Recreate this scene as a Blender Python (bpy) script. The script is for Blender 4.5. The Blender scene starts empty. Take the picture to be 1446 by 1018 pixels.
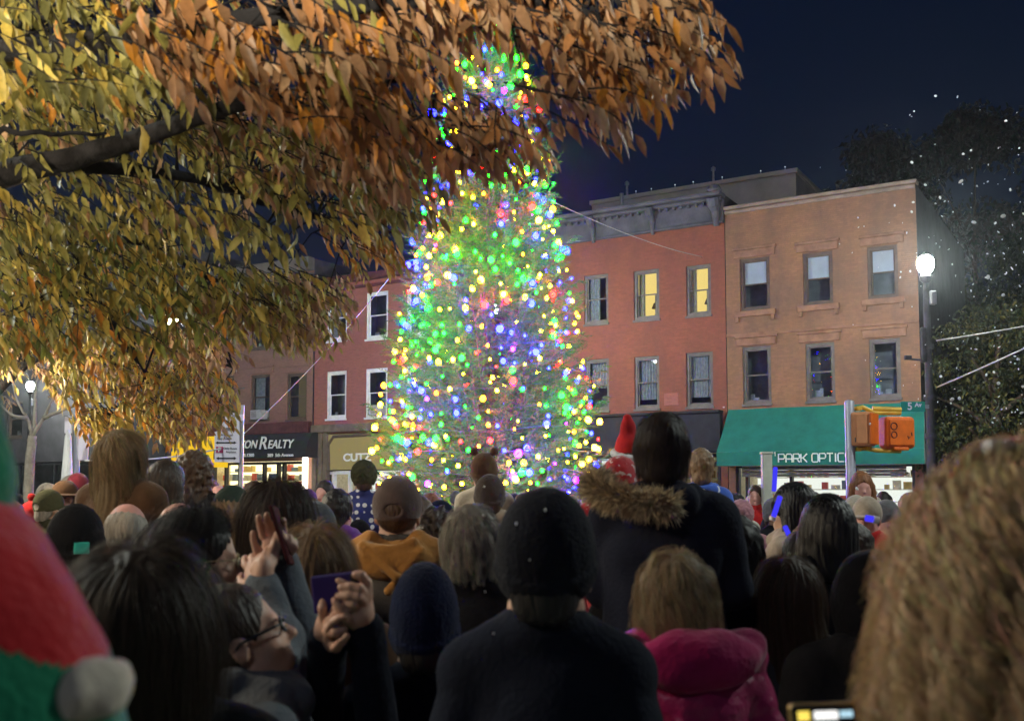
BULB = 2.3
PARK = 170.0  # glow strength of the added, unseen park lamps
FLOOD = 2900.0
import bpy, bmesh, math, random
import numpy as np
from mathutils import Vector, Matrix, Euler

random.seed(7)
rng = np.random.default_rng(11)
sc = bpy.context.scene
col = sc.collection
R = math.radians

# ------------------------------------------------------------------ camera
FPX, CX, CY = 1450.0, 723.0, 588.6       # focal length and principal point in photo pixels
PITCH = R(4.0)
EYE = Vector((0, 0, 1.75))
camd = bpy.data.cameras.new('camera')
cam = bpy.data.objects.new('camera', camd)
col.objects.link(cam)
cam.location = EYE
cam.rotation_euler = (R(90) + PITCH, 0, 0)
camd.sensor_width = 36
camd.lens = FPX / 1446 * 36
camd.shift_y = (CY - 509) / 1446
camd.clip_start = 0.05
camd.clip_end = 3000
camd.dof.use_dof = True
camd.dof.focus_distance = 24
camd.dof.aperture_fstop = 5.2
sc.camera = cam
FWD = Vector((0, math.cos(PITCH), math.sin(PITCH)))
UPV = Vector((0, -math.sin(PITCH), math.cos(PITCH)))


def ray(px, py):
    return Vector((1, 0, 0)) * ((px - CX) / FPX) + UPV * (-(py - CY) / FPX) + FWD


def at(px, py, d):
    """the point seen at photo pixel (px, py) that stands d metres ahead"""
    r = ray(px, py)
    return EYE + r * (d / r.y)


def proj(p):
    v = Vector(p) - EYE
    z = v.dot(FWD)
    return (CX + FPX * v.x / z, CY - FPX * v.dot(UPV) / z)


# ------------------------------------------------------------------ bookkeeping
def tag(o, label=None, cat=None, group=None, kind=None):
    if label: o['label'] = label
    if cat: o['category'] = cat
    if group: o['group'] = group
    if kind: o['kind'] = kind
    return o


def empty(name, loc=(0, 0, 0), rz=0.0, parent=None):
    o = bpy.data.objects.new(name, None)
    col.objects.link(o)
    o.location = loc
    o.rotation_euler = (0, 0, rz)
    o.empty_display_size = 0.2
    if parent: o.parent = parent
    return o


def link(name, me, mats, parent=None, smooth=False):
    o = bpy.data.objects.new(name, me)
    col.objects.link(o)
    if mats is not None and not me.materials:
        for m in (mats if isinstance(mats, (list, tuple)) else [mats]):
            me.materials.append(m)
    if parent: o.parent = parent
    if smooth:
        me.polygons.foreach_set('use_smooth', np.ones(len(me.polygons), dtype=bool))
    return o


def np_mesh(name, V, faces, smooth=True, colors=None, attr='tint'):
    """faces: (n,k) int array or list of lists"""
    me = bpy.data.meshes.new(name)
    V = np.asarray(V, dtype=np.float32)
    if isinstance(faces, np.ndarray):
        n, k = faces.shape
        me.vertices.add(len(V)); me.vertices.foreach_set('co', V.ravel())
        me.loops.add(n * k); me.loops.foreach_set('vertex_index', faces.astype(np.int32).ravel())
        me.polygons.add(n)
        me.polygons.foreach_set('loop_start', np.arange(0, n * k, k, dtype=np.int32))
        me.update(calc_edges=True)
        me.validate()
    else:
        me.from_pydata(V.tolist(), [], faces)
        me.update()
    if smooth:
        me.polygons.foreach_set('use_smooth', np.ones(len(me.polygons), dtype=bool))
    if colors is not None:
        a = me.color_attributes.new(attr, 'FLOAT_COLOR', 'POINT')
        c = np.ones((len(V), 4), dtype=np.float32); c[:, :3] = colors
        a.data.foreach_set('color', c.ravel())
    return me


class MB:
    def __init__(self):
        self.v, self.f, self.m = [], [], []

    def add(self, vs, fs, mi=0):
        b = len(self.v)
        self.v.extend([tuple(x) for x in vs])
        for f in fs:
            self.f.append([i + b for i in f]); self.m.append(mi)
        return self

    def quad(self, a, b, c, d, mi=0):
        return self.add([a, b, c, d], [[0, 1, 2, 3]], mi)

    def box(self, x0, x1, y0, y1, z0, z1, mi=0):
        vs = [(x0, y0, z0), (x1, y0, z0), (x1, y1, z0), (x0, y1, z0), (x0, y0, z1), (x1, y0, z1), (x1, y1, z1), (x0, y1, z1)]
        return self.add(vs, [[0, 3, 2, 1], [4, 5, 6, 7], [0, 1, 5, 4], [1, 2, 6, 5], [2, 3, 7, 6], [3, 0, 4, 7]], mi)

    def rbox(self, c, s, r=0.01, mat=None, mi=0, seg=2):
        """a box with rounded edges"""
        bm = bmesh.new()
        bmesh.ops.create_cube(bm, size=1.0)
        bmesh.ops.scale(bm, vec=s, verts=bm.verts)
        bmesh.ops.bevel(bm, geom=list(bm.edges) + list(bm.verts), offset=r, segments=seg, affect='EDGES', profile=0.5)
        if mat is not None: bmesh.ops.transform(bm, matrix=mat.to_4x4(), verts=bm.verts)
        bmesh.ops.translate(bm, vec=c, verts=bm.verts)
        bm.verts.index_update()
        self.add([v.co[:] for v in bm.verts], [[v.index for v in f.verts] for f in bm.faces], mi)
        bm.free()
        return self

    def tube(self, pts, rad, n=8, mi=0, caps=True, flat=1.0):
        pts = [Vector(p) for p in pts]
        if not isinstance(rad, (list, tuple)): rad = [rad] * len(pts)
        vs, fs = [], []
        prev = None
        for i, p in enumerate(pts):
            t = (pts[min(i + 1, len(pts) - 1)] - pts[max(i - 1, 0)])
            t = t.normalized() if t.length > 1e-9 else Vector((0, 0, 1))
            if prev is None:
                a = Vector((0, 0, 1)) if abs(t.z) < 0.9 else Vector((1, 0, 0))
                u = t.cross(a).normalized()
            else:
                u = (prev - t * prev.dot(t))
                u = u.normalized() if u.length > 1e-6 else t.orthogonal().normalized()
            prev = u
            w = t.cross(u)
            for k in range(n):
                an = 2 * math.pi * k / n
                vs.append(p + (u * math.cos(an) + w * math.sin(an) * flat) * rad[i])
        for i in range(len(pts) - 1):
            for k in range(n):
                k2 = (k + 1) % n
                fs.append([i * n + k, i * n + k2, (i + 1) * n + k2, (i + 1) * n + k])
        if caps:
            fs.append(list(range(n))[::-1]); fs.append([(len(pts) - 1) * n + k for k in range(n)])
        return self.add(vs, fs, mi)

    def lathe(self, prof, c=(0, 0, 0), n=20, mi=0, ax=None):
        """prof: list of (radius, height) revolved round z at c"""
        c = Vector(c)
        vs, fs = [], []
        for (r, z) in prof:
            for k in range(n):
                a = 2 * math.pi * k / n
                p = Vector((r * math.cos(a), r * math.sin(a), z))
                if ax is not None: p = ax @ p
                vs.append(c + p)
        for i in range(len(prof) - 1):
            for k in range(n):
                k2 = (k + 1) % n
                fs.append([i * n + k, i * n + k2, (i + 1) * n + k2, (i + 1) * n + k])
        fs.append(list(range(n))[::-1]); fs.append([(len(prof) - 1) * n + k for k in range(n)])
        return self.add(vs, fs, mi)

    def mesh(self, name, smooth=False):
        me = bpy.data.meshes.new(name)
        me.from_pydata(self.v, [], self.f)
        me.polygons.foreach_set('material_index', self.m)
        me.update()
        if smooth: me.polygons.foreach_set('use_smooth', np.ones(len(me.polygons), dtype=bool))
        return me

    def build(self, name, mats, parent=None, smooth=False):
        return link(name, self.mesh(name, smooth), mats, parent)


# ------------------------------------------------------------------ materials
def nodes_of(m):
    m.use_nodes = True
    nt = m.node_tree
    return nt, nt.nodes, nt.links


def mat(name, c, rough=0.8, var=0.25, vscale=6.0, bump=0.0, bscale=60.0, metal=0.0, spec=0.3, sheen=0.0, c2=None, detail=4.0, coord='Object', trans=0.0, coat=0.0):
    m = bpy.data.materials.new(name)
    nt, N, L = nodes_of(m)
    b = N['Principled BSDF']
    b.inputs['Roughness'].default_value = rough
    b.inputs['Metallic'].default_value = metal
    b.inputs['Specular IOR Level'].default_value = spec
    if sheen:
        b.inputs['Sheen Weight'].default_value = sheen
        b.inputs['Sheen Roughness'].default_value = 0.4
    if coat: b.inputs['Coat Weight'].default_value = coat
    tc = N.new('ShaderNodeTexCoord')
    nz = N.new('ShaderNodeTexNoise')
    nz.inputs['Scale'].default_value = vscale
    nz.inputs['Detail'].default_value = detail
    nz.inputs['Roughness'].default_value = 0.6
    L.new(tc.outputs[coord], nz.inputs['Vector'])
    rp = N.new('ShaderNodeValToRGB')
    lo = tuple(max(0, x * (1 - var)) for x in c) if c2 is None else c2
    hi = tuple(x * (1 + var) for x in c) if c2 is None else c
    rp.color_ramp.elements[0].position = 0.32; rp.color_ramp.elements[0].color = (*lo, 1)
    rp.color_ramp.elements[1].position = 0.68; rp.color_ramp.elements[1].color = (*hi, 1)
    L.new(nz.outputs['Fac'], rp.inputs['Fac'])
    L.new(rp.outputs['Color'], b.inputs['Base Color'])
    if bump:
        n2 = N.new('ShaderNodeTexNoise'); n2.inputs['Scale'].default_value = bscale; n2.inputs['Detail'].default_value = 3
        L.new(tc.outputs[coord], n2.inputs['Vector'])
        bp = N.new('ShaderNodeBump'); bp.inputs['Strength'].default_value = bump; bp.inputs['Distance'].default_value = 0.02
        L.new(n2.outputs['Fac'], bp.inputs['Height'])
        L.new(bp.outputs['Normal'], b.inputs['Normal'])
    if trans: b.inputs['Transmission Weight'].default_value = trans
    return m


def emit(name, c, s):
    m = bpy.data.materials.new(name)
    nt, N, L = nodes_of(m)
    N.remove(N['Principled BSDF'])
    e = N.new('ShaderNodeEmission'); e.inputs['Color'].default_value = (*c, 1); e.inputs['Strength'].default_value = s
    L.new(e.outputs[0], N['Material Output'].inputs['Surface'])
    return m


def glass_mat(name, tint=(0.5, 0.55, 0.6), refl=0.12, rough=0.03):
    m = bpy.data.materials.new(name)
    nt, N, L = nodes_of(m)
    N.remove(N['Principled BSDF'])
    t = N.new('ShaderNodeBsdfTransparent'); t.inputs[0].default_value = (*tint, 1)
    g = N.new('ShaderNodeBsdfGlossy'); g.inputs['Roughness'].default_value = rough
    g.inputs['Color'].default_value = (0.9, 0.95, 1, 1)
    mx = N.new('ShaderNodeMixShader')
    lw = N.new('ShaderNodeLayerWeight'); lw.inputs['Blend'].default_value = refl
    tc = N.new('ShaderNodeTexCoord'); nz = N.new('ShaderNodeTexNoise'); nz.inputs['Scale'].default_value = 1.5
    bp = N.new('ShaderNodeBump'); bp.inputs['Strength'].default_value = 0.04
    L.new(tc.outputs['Object'], nz.inputs['Vector']); L.new(nz.outputs['Fac'], bp.inputs['Height'])
    L.new(bp.outputs['Normal'], g.inputs['Normal'])
    L.new(lw.outputs['Fresnel'], mx.inputs[0]); L.new(t.outputs[0], mx.inputs[1]); L.new(g.outputs[0], mx.inputs[2])
    L.new(mx.outputs[0], N['Material Output'].inputs['Surface'])
    return m


def brick_mat(name, c, mortar, stain, stain_amt=0.5):
    """painted brick: fine courses, big soft weather stains"""
    m = bpy.data.materials.new(name)
    nt, N, L = nodes_of(m)
    b = N['Principled BSDF']; b.inputs['Roughness'].default_value = 0.85
    tc = N.new('ShaderNodeTexCoord')
    mp = N.new('ShaderNodeMapping'); mp.inputs['Rotation'].default_value = (R(90), 0, 0)
    L.new(tc.outputs['Object'], mp.inputs['Vector'])
    br = N.new('ShaderNodeTexBrick')
    br.inputs['Scale'].default_value = 1.0
    br.inputs['Brick Width'].default_value = 0.21; br.inputs['Row Height'].default_value = 0.07
    br.inputs['Mortar Size'].default_value = 0.009; br.inputs['Bias'].default_value = -0.1
    br.inputs['Color1'].default_value = (*c, 1); br.inputs['Color2'].default_value = (*[x * 0.78 for x in c], 1)
    br.inputs['Mortar'].default_value = (*mortar, 1)
    L.new(mp.outputs[0], br.inputs['Vector'])
    nz = N.new('ShaderNodeTexNoise'); nz.inputs['Scale'].default_value = 0.45; nz.inputs['Detail'].default_value = 7; nz.inputs['Roughness'].default_value = 0.65
    mp2 = N.new('ShaderNodeMapping'); mp2.inputs['Scale'].default_value = (1.6, 1, 0.7)
    L.new(tc.outputs['Object'], mp2.inputs['Vector']); L.new(mp2.outputs[0], nz.inputs['Vector'])
    rp = N.new('ShaderNodeValToRGB'); rp.color_ramp.elements[0].position = 0.38; rp.color_ramp.elements[1].position = 0.68
    L.new(nz.outputs['Fac'], rp.inputs['Fac'])
    mul = N.new('ShaderNodeMath'); mul.operation = 'MULTIPLY'; mul.inputs[1].default_value = stain_amt
    L.new(rp.outputs['Color'], mul.inputs[0])
    mx = N.new('ShaderNodeMixRGB'); mx.inputs[2].default_value = (*stain, 1)
    L.new(mul.outputs[0], mx.inputs[0]); L.new(br.outputs['Color'], mx.inputs[1])
    n3 = N.new('ShaderNodeTexNoise'); n3.inputs['Scale'].default_value = 9; n3.inputs['Detail'].default_value = 4
    L.new(tc.outputs['Object'], n3.inputs['Vector'])
    m2 = N.new('ShaderNodeMixRGB'); m2.blend_type = 'MULTIPLY'; m2.inputs[0].default_value = 0.35
    L.new(mx.outputs[0], m2.inputs[1]); L.new(n3.outputs['Color'], m2.inputs[2])
    hs = N.new('ShaderNodeRGBToBW'); L.new(n3.outputs['Color'], hs.inputs[0]); L.new(hs.outputs[0], m2.inputs[2])
    L.new(m2.outputs[0], b.inputs['Base Color'])
    bp = N.new('ShaderNodeBump'); bp.inputs['Strength'].default_value = 0.35; bp.inputs['Distance'].default_value = 0.02
    L.new(br.outputs['Fac'], bp.inputs['Height']); bp.invert = True
    L.new(bp.outputs['Normal'], b.inputs['Normal'])
    return m


def tint_mat(name, rough=0.6, transl=0.0, spec=0.3, mult=1.0):
    """colour read from the mesh's own per-leaf / per-strand tint"""
    m = bpy.data.materials.new(name)
    nt, N, L = nodes_of(m)
    b = N['Principled BSDF']; b.inputs['Roughness'].default_value = rough; b.inputs['Specular IOR Level'].default_value = spec
    at_ = N.new('ShaderNodeAttribute'); at_.attribute_name = 'tint'
    tc = N.new('ShaderNodeTexCoord'); nz = N.new('ShaderNodeTexNoise'); nz.inputs['Scale'].default_value = 70
    L.new(tc.outputs['Object'], nz.inputs['Vector'])
    mr = N.new('ShaderNodeMapRange'); mr.inputs[3].default_value = 0.7 * mult; mr.inputs[4].default_value = 1.3 * mult
    L.new(nz.outputs['Fac'], mr.inputs[0])
    vm = N.new('ShaderNodeVectorMath'); vm.operation = 'SCALE'
    L.new(at_.outputs['Color'], vm.inputs[0]); L.new(mr.outputs[0], vm.inputs['Scale'])
    L.new(vm.outputs[0], b.inputs['Base Color'])
    if transl:
        t = N.new('ShaderNodeBsdfTranslucent'); L.new(vm.outputs[0], t.inputs['Color'])
        mx = N.new('ShaderNodeMixShader'); mx.inputs[0].default_value = transl
        L.new(b.outputs[0], mx.inputs[1]); L.new(t.outputs[0], mx.inputs[2])
        L.new(mx.outputs[0], N['Material Output'].inputs['Surface'])
    return m


# ------------------------------------------------------------------ smooth solid modelling: distance field + surface nets
class Field:
    def __init__(self, lo, hi, h):
        self.lo = np.array(lo, dtype=np.float32); self.h = h
        n = np.ceil((np.array(hi) - np.array(lo)) / h).astype(int) + 1
        self.n = n
        self.D = np.full(tuple(n), 0.3, dtype=np.float32)
        self.ax = [(self.lo[i] + h * np.arange(n[i])).astype(np.float32) for i in range(3)]

    def _box(self, lo, hi):
        s = []
        for i in range(3):
            a = int(max(0, math.floor((lo[i] - self.lo[i]) / self.h)))
            b = int(min(self.n[i], math.ceil((hi[i] - self.lo[i]) / self.h) + 1))
            if b <= a: return None
            s.append(slice(a, b))
        return tuple(s)

    def _pts(self, s):
        return (self.ax[0][s[0]][:, None, None], self.ax[1][s[1]][None, :, None], self.ax[2][s[2]][None, None, :])

    def _mix(self, s, d, k, op):
        D = self.D[s]
        if op == 'u':
            if k > 0:
                hh = np.clip(0.5 + 0.5 * (D - d) / k, 0, 1)
                self.D[s] = D * (1 - hh) + d * hh - k * hh * (1 - hh)
            else: self.D[s] = np.minimum(D, d)
        else:
            if k > 0:
                hh = np.clip(0.5 - 0.5 * (D + d) / k, 0, 1)
                self.D[s] = D * (1 - hh) - d * hh + k * hh * (1 - hh)
            else: self.D[s] = np.maximum(D, -d)

    def cap(self, a, b, ra, rb=None, k=0.02, op='u'):
        rb = ra if rb is None else rb
        a = np.array(a, dtype=np.float32); b = np.array(b, dtype=np.float32)
        mg = max(ra, rb) + k + 3 * self.h
        s = self._box(np.minimum(a, b) - mg, np.maximum(a, b) + mg)
        if s is None: return self
        x, y, z = self._pts(s)
        ab = b - a; L2 = max(1e-9, float(ab @ ab))
        t = np.clip(((x - a[0]) * ab[0] + (y - a[1]) * ab[1] + (z - a[2]) * ab[2]) / L2, 0, 1)
        d = np.sqrt((x - a[0] - t * ab[0]) ** 2 + (y - a[1] - t * ab[1]) ** 2 + (z - a[2] - t * ab[2]) ** 2) - (ra + (rb - ra) * t)
        self._mix(s, d, k, op)
        return self

    def chain(self, pts, rad, k=0.02):
        for i in range(len(pts) - 1): self.cap(pts[i], pts[i + 1], rad[i], rad[i + 1], k)
        return self

    def ell(self, c, r, k=0.02, op='u', rot=None):
        c = np.array(c, dtype=np.float32)
        r = np.array(r if hasattr(r, '__len__') else (r, r, r), dtype=np.float32)
        ext = np.full(3, r.max()) if rot is not None else r
        s = self._box(c - ext - k - 3 * self.h, c + ext + k + 3 * self.h)
        if s is None: return self
        x, y, z = self._pts(s)
        x, y, z = x - c[0], y - c[1], z - c[2]
        if rot is not None:
            m = np.array(rot.transposed())
            x, y, z = (m[0, 0] * x + m[0, 1] * y + m[0, 2] * z, m[1, 0] * x + m[1, 1] * y + m[1, 2] * z, m[2, 0] * x + m[2, 1] * y + m[2, 2] * z)
        k0 = np.sqrt((x / r[0]) ** 2 + (y / r[1]) ** 2 + (z / r[2]) ** 2)
        k1 = np.sqrt((x / r[0] ** 2) ** 2 + (y / r[1] ** 2) ** 2 + (z / r[2] ** 2) ** 2) + 1e-6
        self._mix(s, (k0 * (k0 - 1) / k1).astype(np.float32), k, op)
        return self

    def plane(self, p, n, k=0.0):
        """cut away everything on the side the normal points to"""
        n = np.array(n, dtype=np.float32); n /= np.linalg.norm(n)
        x, y, z = self.ax[0][:, None, None], self.ax[1][None, :, None], self.ax[2][None, None, :]
        d = (x - p[0]) * n[0] + (y - p[1]) * n[1] + (z - p[2]) * n[2]
        if k > 0:
            hh = np.clip(0.5 - 0.5 * (self.D - d) / k, 0, 1)
            self.D = (self.D * (1 - hh) + d * hh + k * hh * (1 - hh)).astype(np.float32)
        else: self.D = np.maximum(self.D, d)
        return self

    def disp(self, fn):
        x, y, z = self.ax[0][:, None, None], self.ax[1][None, :, None], self.ax[2][None, None, :]
        self.D = (self.D + fn(x, y, z)).astype(np.float32)
        return self

    def net(self):
        D = self.D
        for i in range(3):
            for e in (0, -1):
                ix = [slice(None)] * 3; ix[i] = e
                D[tuple(ix)] = np.maximum(D[tuple(ix)], 0.01)
        ins = D < 0
        nx, ny, nz = D.shape
        cnt = np.zeros((nx - 1, ny - 1, nz - 1), dtype=np.int8)
        for dx in (0, 1):
            for dy in (0, 1):
                for dz in (0, 1):
                    cnt += ins[dx:nx - 1 + dx, dy:ny - 1 + dy, dz:nz - 1 + dz]
        ci = np.argwhere((cnt > 0) & (cnt < 8))
        if len(ci) == 0: return np.zeros((0, 3), np.float32), np.zeros((0, 4), np.int64)
        idx = np.full(cnt.shape, -1, dtype=np.int64)
        idx[ci[:, 0], ci[:, 1], ci[:, 2]] = np.arange(len(ci))
        acc = np.zeros((len(ci), 3), dtype=np.float32); w = np.zeros(len(ci), dtype=np.float32)
        corners = [(a, b, c) for a in (0, 1) for b in (0, 1) for c in (0, 1)]
        for p in corners:
            for q in corners:
                if sum(q) - sum(p) == 1 and all(q[i] >= p[i] for i in range(3)):
                    dp = D[ci[:, 0] + p[0], ci[:, 1] + p[1], ci[:, 2] + p[2]]
                    dq = D[ci[:, 0] + q[0], ci[:, 1] + q[1], ci[:, 2] + q[2]]
                    mk = (dp < 0) != (dq < 0)
                    t = np.where(mk, dp / np.where(mk, dp - dq, 1), 0)
                    pos = np.array(p, dtype=np.float32) + t[:, None] * (np.array(q) - np.array(p)).astype(np.float32)
                    acc[mk] += pos[mk]; w[mk] += 1
        V = self.lo + self.h * (ci + acc / np.maximum(w, 1)[:, None])
        Fs = []
        for a in range(3):
            b, c = (a + 1) % 3, (a + 2) % 3
            s0 = [slice(None)] * 3; s1 = [slice(None)] * 3
            s0[a] = slice(0, -1); s1[a] = slice(1, None)
            for ax_ in (b, c):
                s0[ax_] = slice(1, -1); s1[ax_] = slice(1, -1)
            A = ins[tuple(s0)]; B = ins[tuple(s1)]
            for flip, msk in ((False, A & ~B), (True, ~A & B)):
                e = np.argwhere(msk)
                if len(e) == 0: continue
                e[:, b] += 1; e[:, c] += 1
                q = []
                for ob, oc in ((-1, -1), (0, -1), (0, 0), (-1, 0)):
                    ee = e.copy(); ee[:, b] += ob; ee[:, c] += oc
                    q.append(idx[ee[:, 0], ee[:, 1], ee[:, 2]])
                q = np.stack(q, 1)
                Fs.append(q[:, ::-1] if flip else q)
        return V, np.concatenate(Fs)


def fmesh(name, F, extra=None):
    V, Q = F.net()
    if extra:
        for (v2, q2) in extra:
            Q = np.concatenate([Q, q2 + len(V)]); V = np.concatenate([V, v2])
    return np_mesh(name, V, Q)


def wob(x, y, z, f, ph=0.0):
    return np.sin(f * x + 1.3 * np.sin(0.7 * f * y + ph) + ph) * np.sin(0.9 * f * y + 1.1 * np.sin(0.6 * f * z) + 2 * ph) * np.sin(1.1 * f * z + 1.2 * np.sin(0.8 * f * x) + 3 * ph)
# ================================================================== the street and its houses
def text_mesh(s, size, ext, shear, bold, align, valign='TOP_BASELINE'):
    c = bpy.data.curves.new('lettering', 'FONT')
    c.body = s; c.size = size; c.extrude = ext; c.shear = shear; c.offset = bold; c.align_x = align; c.align_y = valign
    o = bpy.data.objects.new('lettering', c); col.objects.link(o)
    dg = bpy.context.evaluated_depsgraph_get()
    me = bpy.data.meshes.new_from_object(o.evaluated_get(dg))
    bpy.data.objects.remove(o); bpy.data.curves.remove(c)
    me.name = 'lettering'; me.materials.clear()
    return me


# squarish single-stroke capitals for the optician's sign (unit box, wide)
STROKES = {'P': [[(0, 0), (0, 1), (.85, 1), (1, .85), (1, .55), (.85, .42), (0, .42)]],
           'A': [[(0, 0), (0, .8), (.2, 1), (.8, 1), (1, .8), (1, 0)], [(0, .4), (1, .4)]],
           'R': [[(0, 0), (0, 1), (.85, 1), (1, .85), (1, .58), (.85, .45), (0, .45)], [(.55, .45), (1, 0)]],
           'K': [[(0, 0), (0, 1)], [(1, 1), (.35, .52), (0, .52)], [(.35, .52), (1, 0)]],
           'O': [[(.15, 0), (0, .15), (0, .85), (.15, 1), (.85, 1), (1, .85), (1, .15), (.85, 0), (.15, 0)]],
           'T': [[(0, 1), (1, 1)], [(.5, 1), (.5, 0)]], 'I': [[(.5, 0), (.5, 1)]],
           'C': [[(1, 1), (.15, 1), (0, .85), (0, .15), (.15, 0), (1, 0)]],
           'S': [[(1, 1), (.15, 1), (0, .88), (0, .62), (.15, .52), (.85, .48), (1, .38), (1, .12), (.85, 0), (0, 0)]],
           '1': [[(.2, .75), (.5, 1), (.5, 0)]]}


ER = Vector((0.856, -0.517, 0)).normalized()      # along the terrace, to the right
NF = Vector((-0.517, -0.856, 0)).normalized()     # out of the terrace, towards the square
P0 = at(1155, 690, 34.2); P0.z = 0
FROT = math.atan2(ER.y, ER.x)


def fac(px, py, off=0.0):
    r = ray(px, py)
    o = P0 + NF * off
    t = (o - EYE).dot(NF) / r.dot(NF)
    p = EYE + r * t
    return (p - o).dot(ER), p.z


def fworld(s, z, off=0.0):
    return P0 + ER * s + NF * off + Vector((0, 0, z))


# --- materials of the setting
M_asphalt = mat('asphalt', (0.045, 0.045, 0.05), 0.85, 0.3, 3.0, 0.4, 90)
M_walk = mat('concrete', (0.28, 0.27, 0.25), 0.9, 0.2, 2.0, 0.3, 40)
M_kerb = mat('kerb_stone', (0.32, 0.31, 0.29), 0.9, 0.2, 4.0, 0.2, 40)
M_tan = brick_mat('tan_painted_brick', (0.36, 0.175, 0.085), (0.29, 0.145, 0.08), (0.16, 0.092, 0.066), 0.9)
M_red = brick_mat('red_painted_brick', (0.32, 0.088, 0.047), (0.25, 0.09, 0.052), (0.18, 0.062, 0.044), 0.75)
M_mauve = brick_mat('dull_red_brick', (0.42, 0.13, 0.10), (0.32, 0.135, 0.11), (0.28, 0.10, 0.08), 0.5)
M_brown = brick_mat('brown_stone', (0.35, 0.165, 0.125), (0.31, 0.17, 0.13), (0.23, 0.13, 0.105), 0.7)
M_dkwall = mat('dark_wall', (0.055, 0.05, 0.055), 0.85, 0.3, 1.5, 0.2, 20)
M_pent = mat('grey_render', (0.16, 0.14, 0.125), 0.9, 0.25, 0.8, 0.2, 12)
M_trim = mat('weathered_trim', (0.24, 0.125, 0.078), 0.85, 0.3, 2.5, 0.3, 30)
M_coping = mat('pale_coping', (0.24, 0.18, 0.14), 0.8, 0.25, 2.5)
M_cornice = mat('blue_grey_paint', (0.085, 0.083, 0.10), 0.7, 0.3, 2.0, 0.2, 20)
M_brnfr = mat('brown_frame', (0.10, 0.07, 0.055), 0.6, 0.25, 4)
M_greyfr = mat('grey_frame', (0.13, 0.115, 0.105), 0.6, 0.25, 4)
M_black = mat('black_frame', (0.022, 0.022, 0.025), 0.45, 0.3, 4)
M_white = mat('white_frame', (0.74, 0.74, 0.74), 0.55, 0.12, 4)
M_glass = glass_mat('window_glass', (0.6, 0.65, 0.7), 0.17)
M_shopglass = glass_mat('shop_glass', (0.85, 0.88, 0.9), 0.08)
M_dark = mat('unlit_room', (0.22, 0.22, 0.24), 0.95, 0.4, 1.2)
M_shade = mat('white_roller_shade', (0.80, 0.82, 0.84), 0.8, 0.06, 3)
M_curt = mat('net_curtain', (0.46, 0.46, 0.45), 0.95, 0.25, 9)
M_curtw = mat('cream_curtain', (0.55, 0.48, 0.33), 0.95, 0.2, 9)
M_litroom = emit('lit_room', (1.0, 0.70, 0.20), 1.5)
M_litroom2 = emit('dim_lit_room', (0.75, 0.58, 0.30), 0.16)
M_shoplit = emit('shop_light', (1.0, 0.85, 0.45), 2.4)
M_shopcool = emit('cool_shop_light', (0.95, 0.97, 0.85), 1.1)
M_tubel = emit('tube_light', (1.0, 0.93, 0.72), 5.0)
M_green = mat('green_canvas', (0.010, 0.145, 0.11), 0.8, 0.18, 2.2, 0.25, 12, sheen=0.2)
M_blackcan = mat('black_canvas', (0.020, 0.020, 0.026), 0.8, 0.3, 3.0, 0.2, 14)
M_maroon = mat('maroon_paint', (0.10, 0.028, 0.03), 0.7, 0.3, 3)
M_letter = mat('white_lettering', (0.80, 0.80, 0.78), 0.5, 0.05, 3)
M_lettergreen = mat('pale_lettering', (0.70, 0.76, 0.70), 0.5, 0.05, 3)
M_steel = mat('galvanised_steel', (0.42, 0.42, 0.43), 0.4, 0.2, 8, metal=0.7)
M_slat = mat('shutter_steel', (0.36, 0.35, 0.33), 0.45, 0.2, 8, metal=0.4)
M_ac = mat('ac_casing', (0.42, 0.42, 0.42), 0.6, 0.15, 8)
M_sandst = mat('shopfront_stone', (0.16, 0.12, 0.09), 0.85, 0.3, 2.5, 0.3, 25)
M_yell = emit('glowing_yellow_canvas', (1.0, 0.62, 0.02), 0.9)
M_yellowsign = emit('lit_sign_board', (0.75, 0.62, 0.25), 0.34)
M_items = [mat('shelf_item', c, 0.6, 0.2, 9) for c in ((0.6, 0.12, 0.1), (0.7, 0.65, 0.55), (0.15, 0.2, 0.3), (0.55, 0.4, 0.15))]

# --- ground
g = MB(); g.box(-170, 170, -60, 200, -0.5, 0)
tag(g.build('road', M_asphalt), kind='structure')
sw = MB()
sL, sR = -75.0, 6.6
for (a, b, o0, o1, z) in ((sL, sR, -0.2, 4.2, 0.14),):
    sw.add([fworld(a, 0.004, o0), fworld(b, 0.004, o0), fworld(b, 0.004, o1), fworld(a, 0.004, o1), fworld(a, z, o0), fworld(b, z, o0), fworld(b, z, o1), fworld(a, z, o1)],
           [[0, 1, 2, 3], [7, 6, 5, 4], [0, 4, 5, 1], [1, 5, 6, 2], [2, 6, 7, 3], [3, 7, 4, 0]])
tag(sw.build('pavement', M_walk), kind='structure')
kb = MB()
kb.add([fworld(sL, 0.004, 4.2), fworld(sR, 0.004, 4.2), fworld(sR, 0.004, 4.36), fworld(sL, 0.004, 4.36), fworld(sL, 0.15, 4.2), fworld(sR, 0.15, 4.2), fworld(sR, 0.15, 4.36), fworld(sL, 0.15, 4.36)],
       [[0, 1, 2, 3], [7, 6, 5, 4], [0, 4, 5, 1], [1, 5, 6, 2], [2, 6, 7, 3], [3, 7, 4, 0]])
tag(kb.build('kerb', M_kerb), kind='structure')
pz = MB(); pz.box(-30, 30, -20, 20, -0.3, 0.004)
tag(pz.build('plaza', M_walk), kind='structure')


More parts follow.
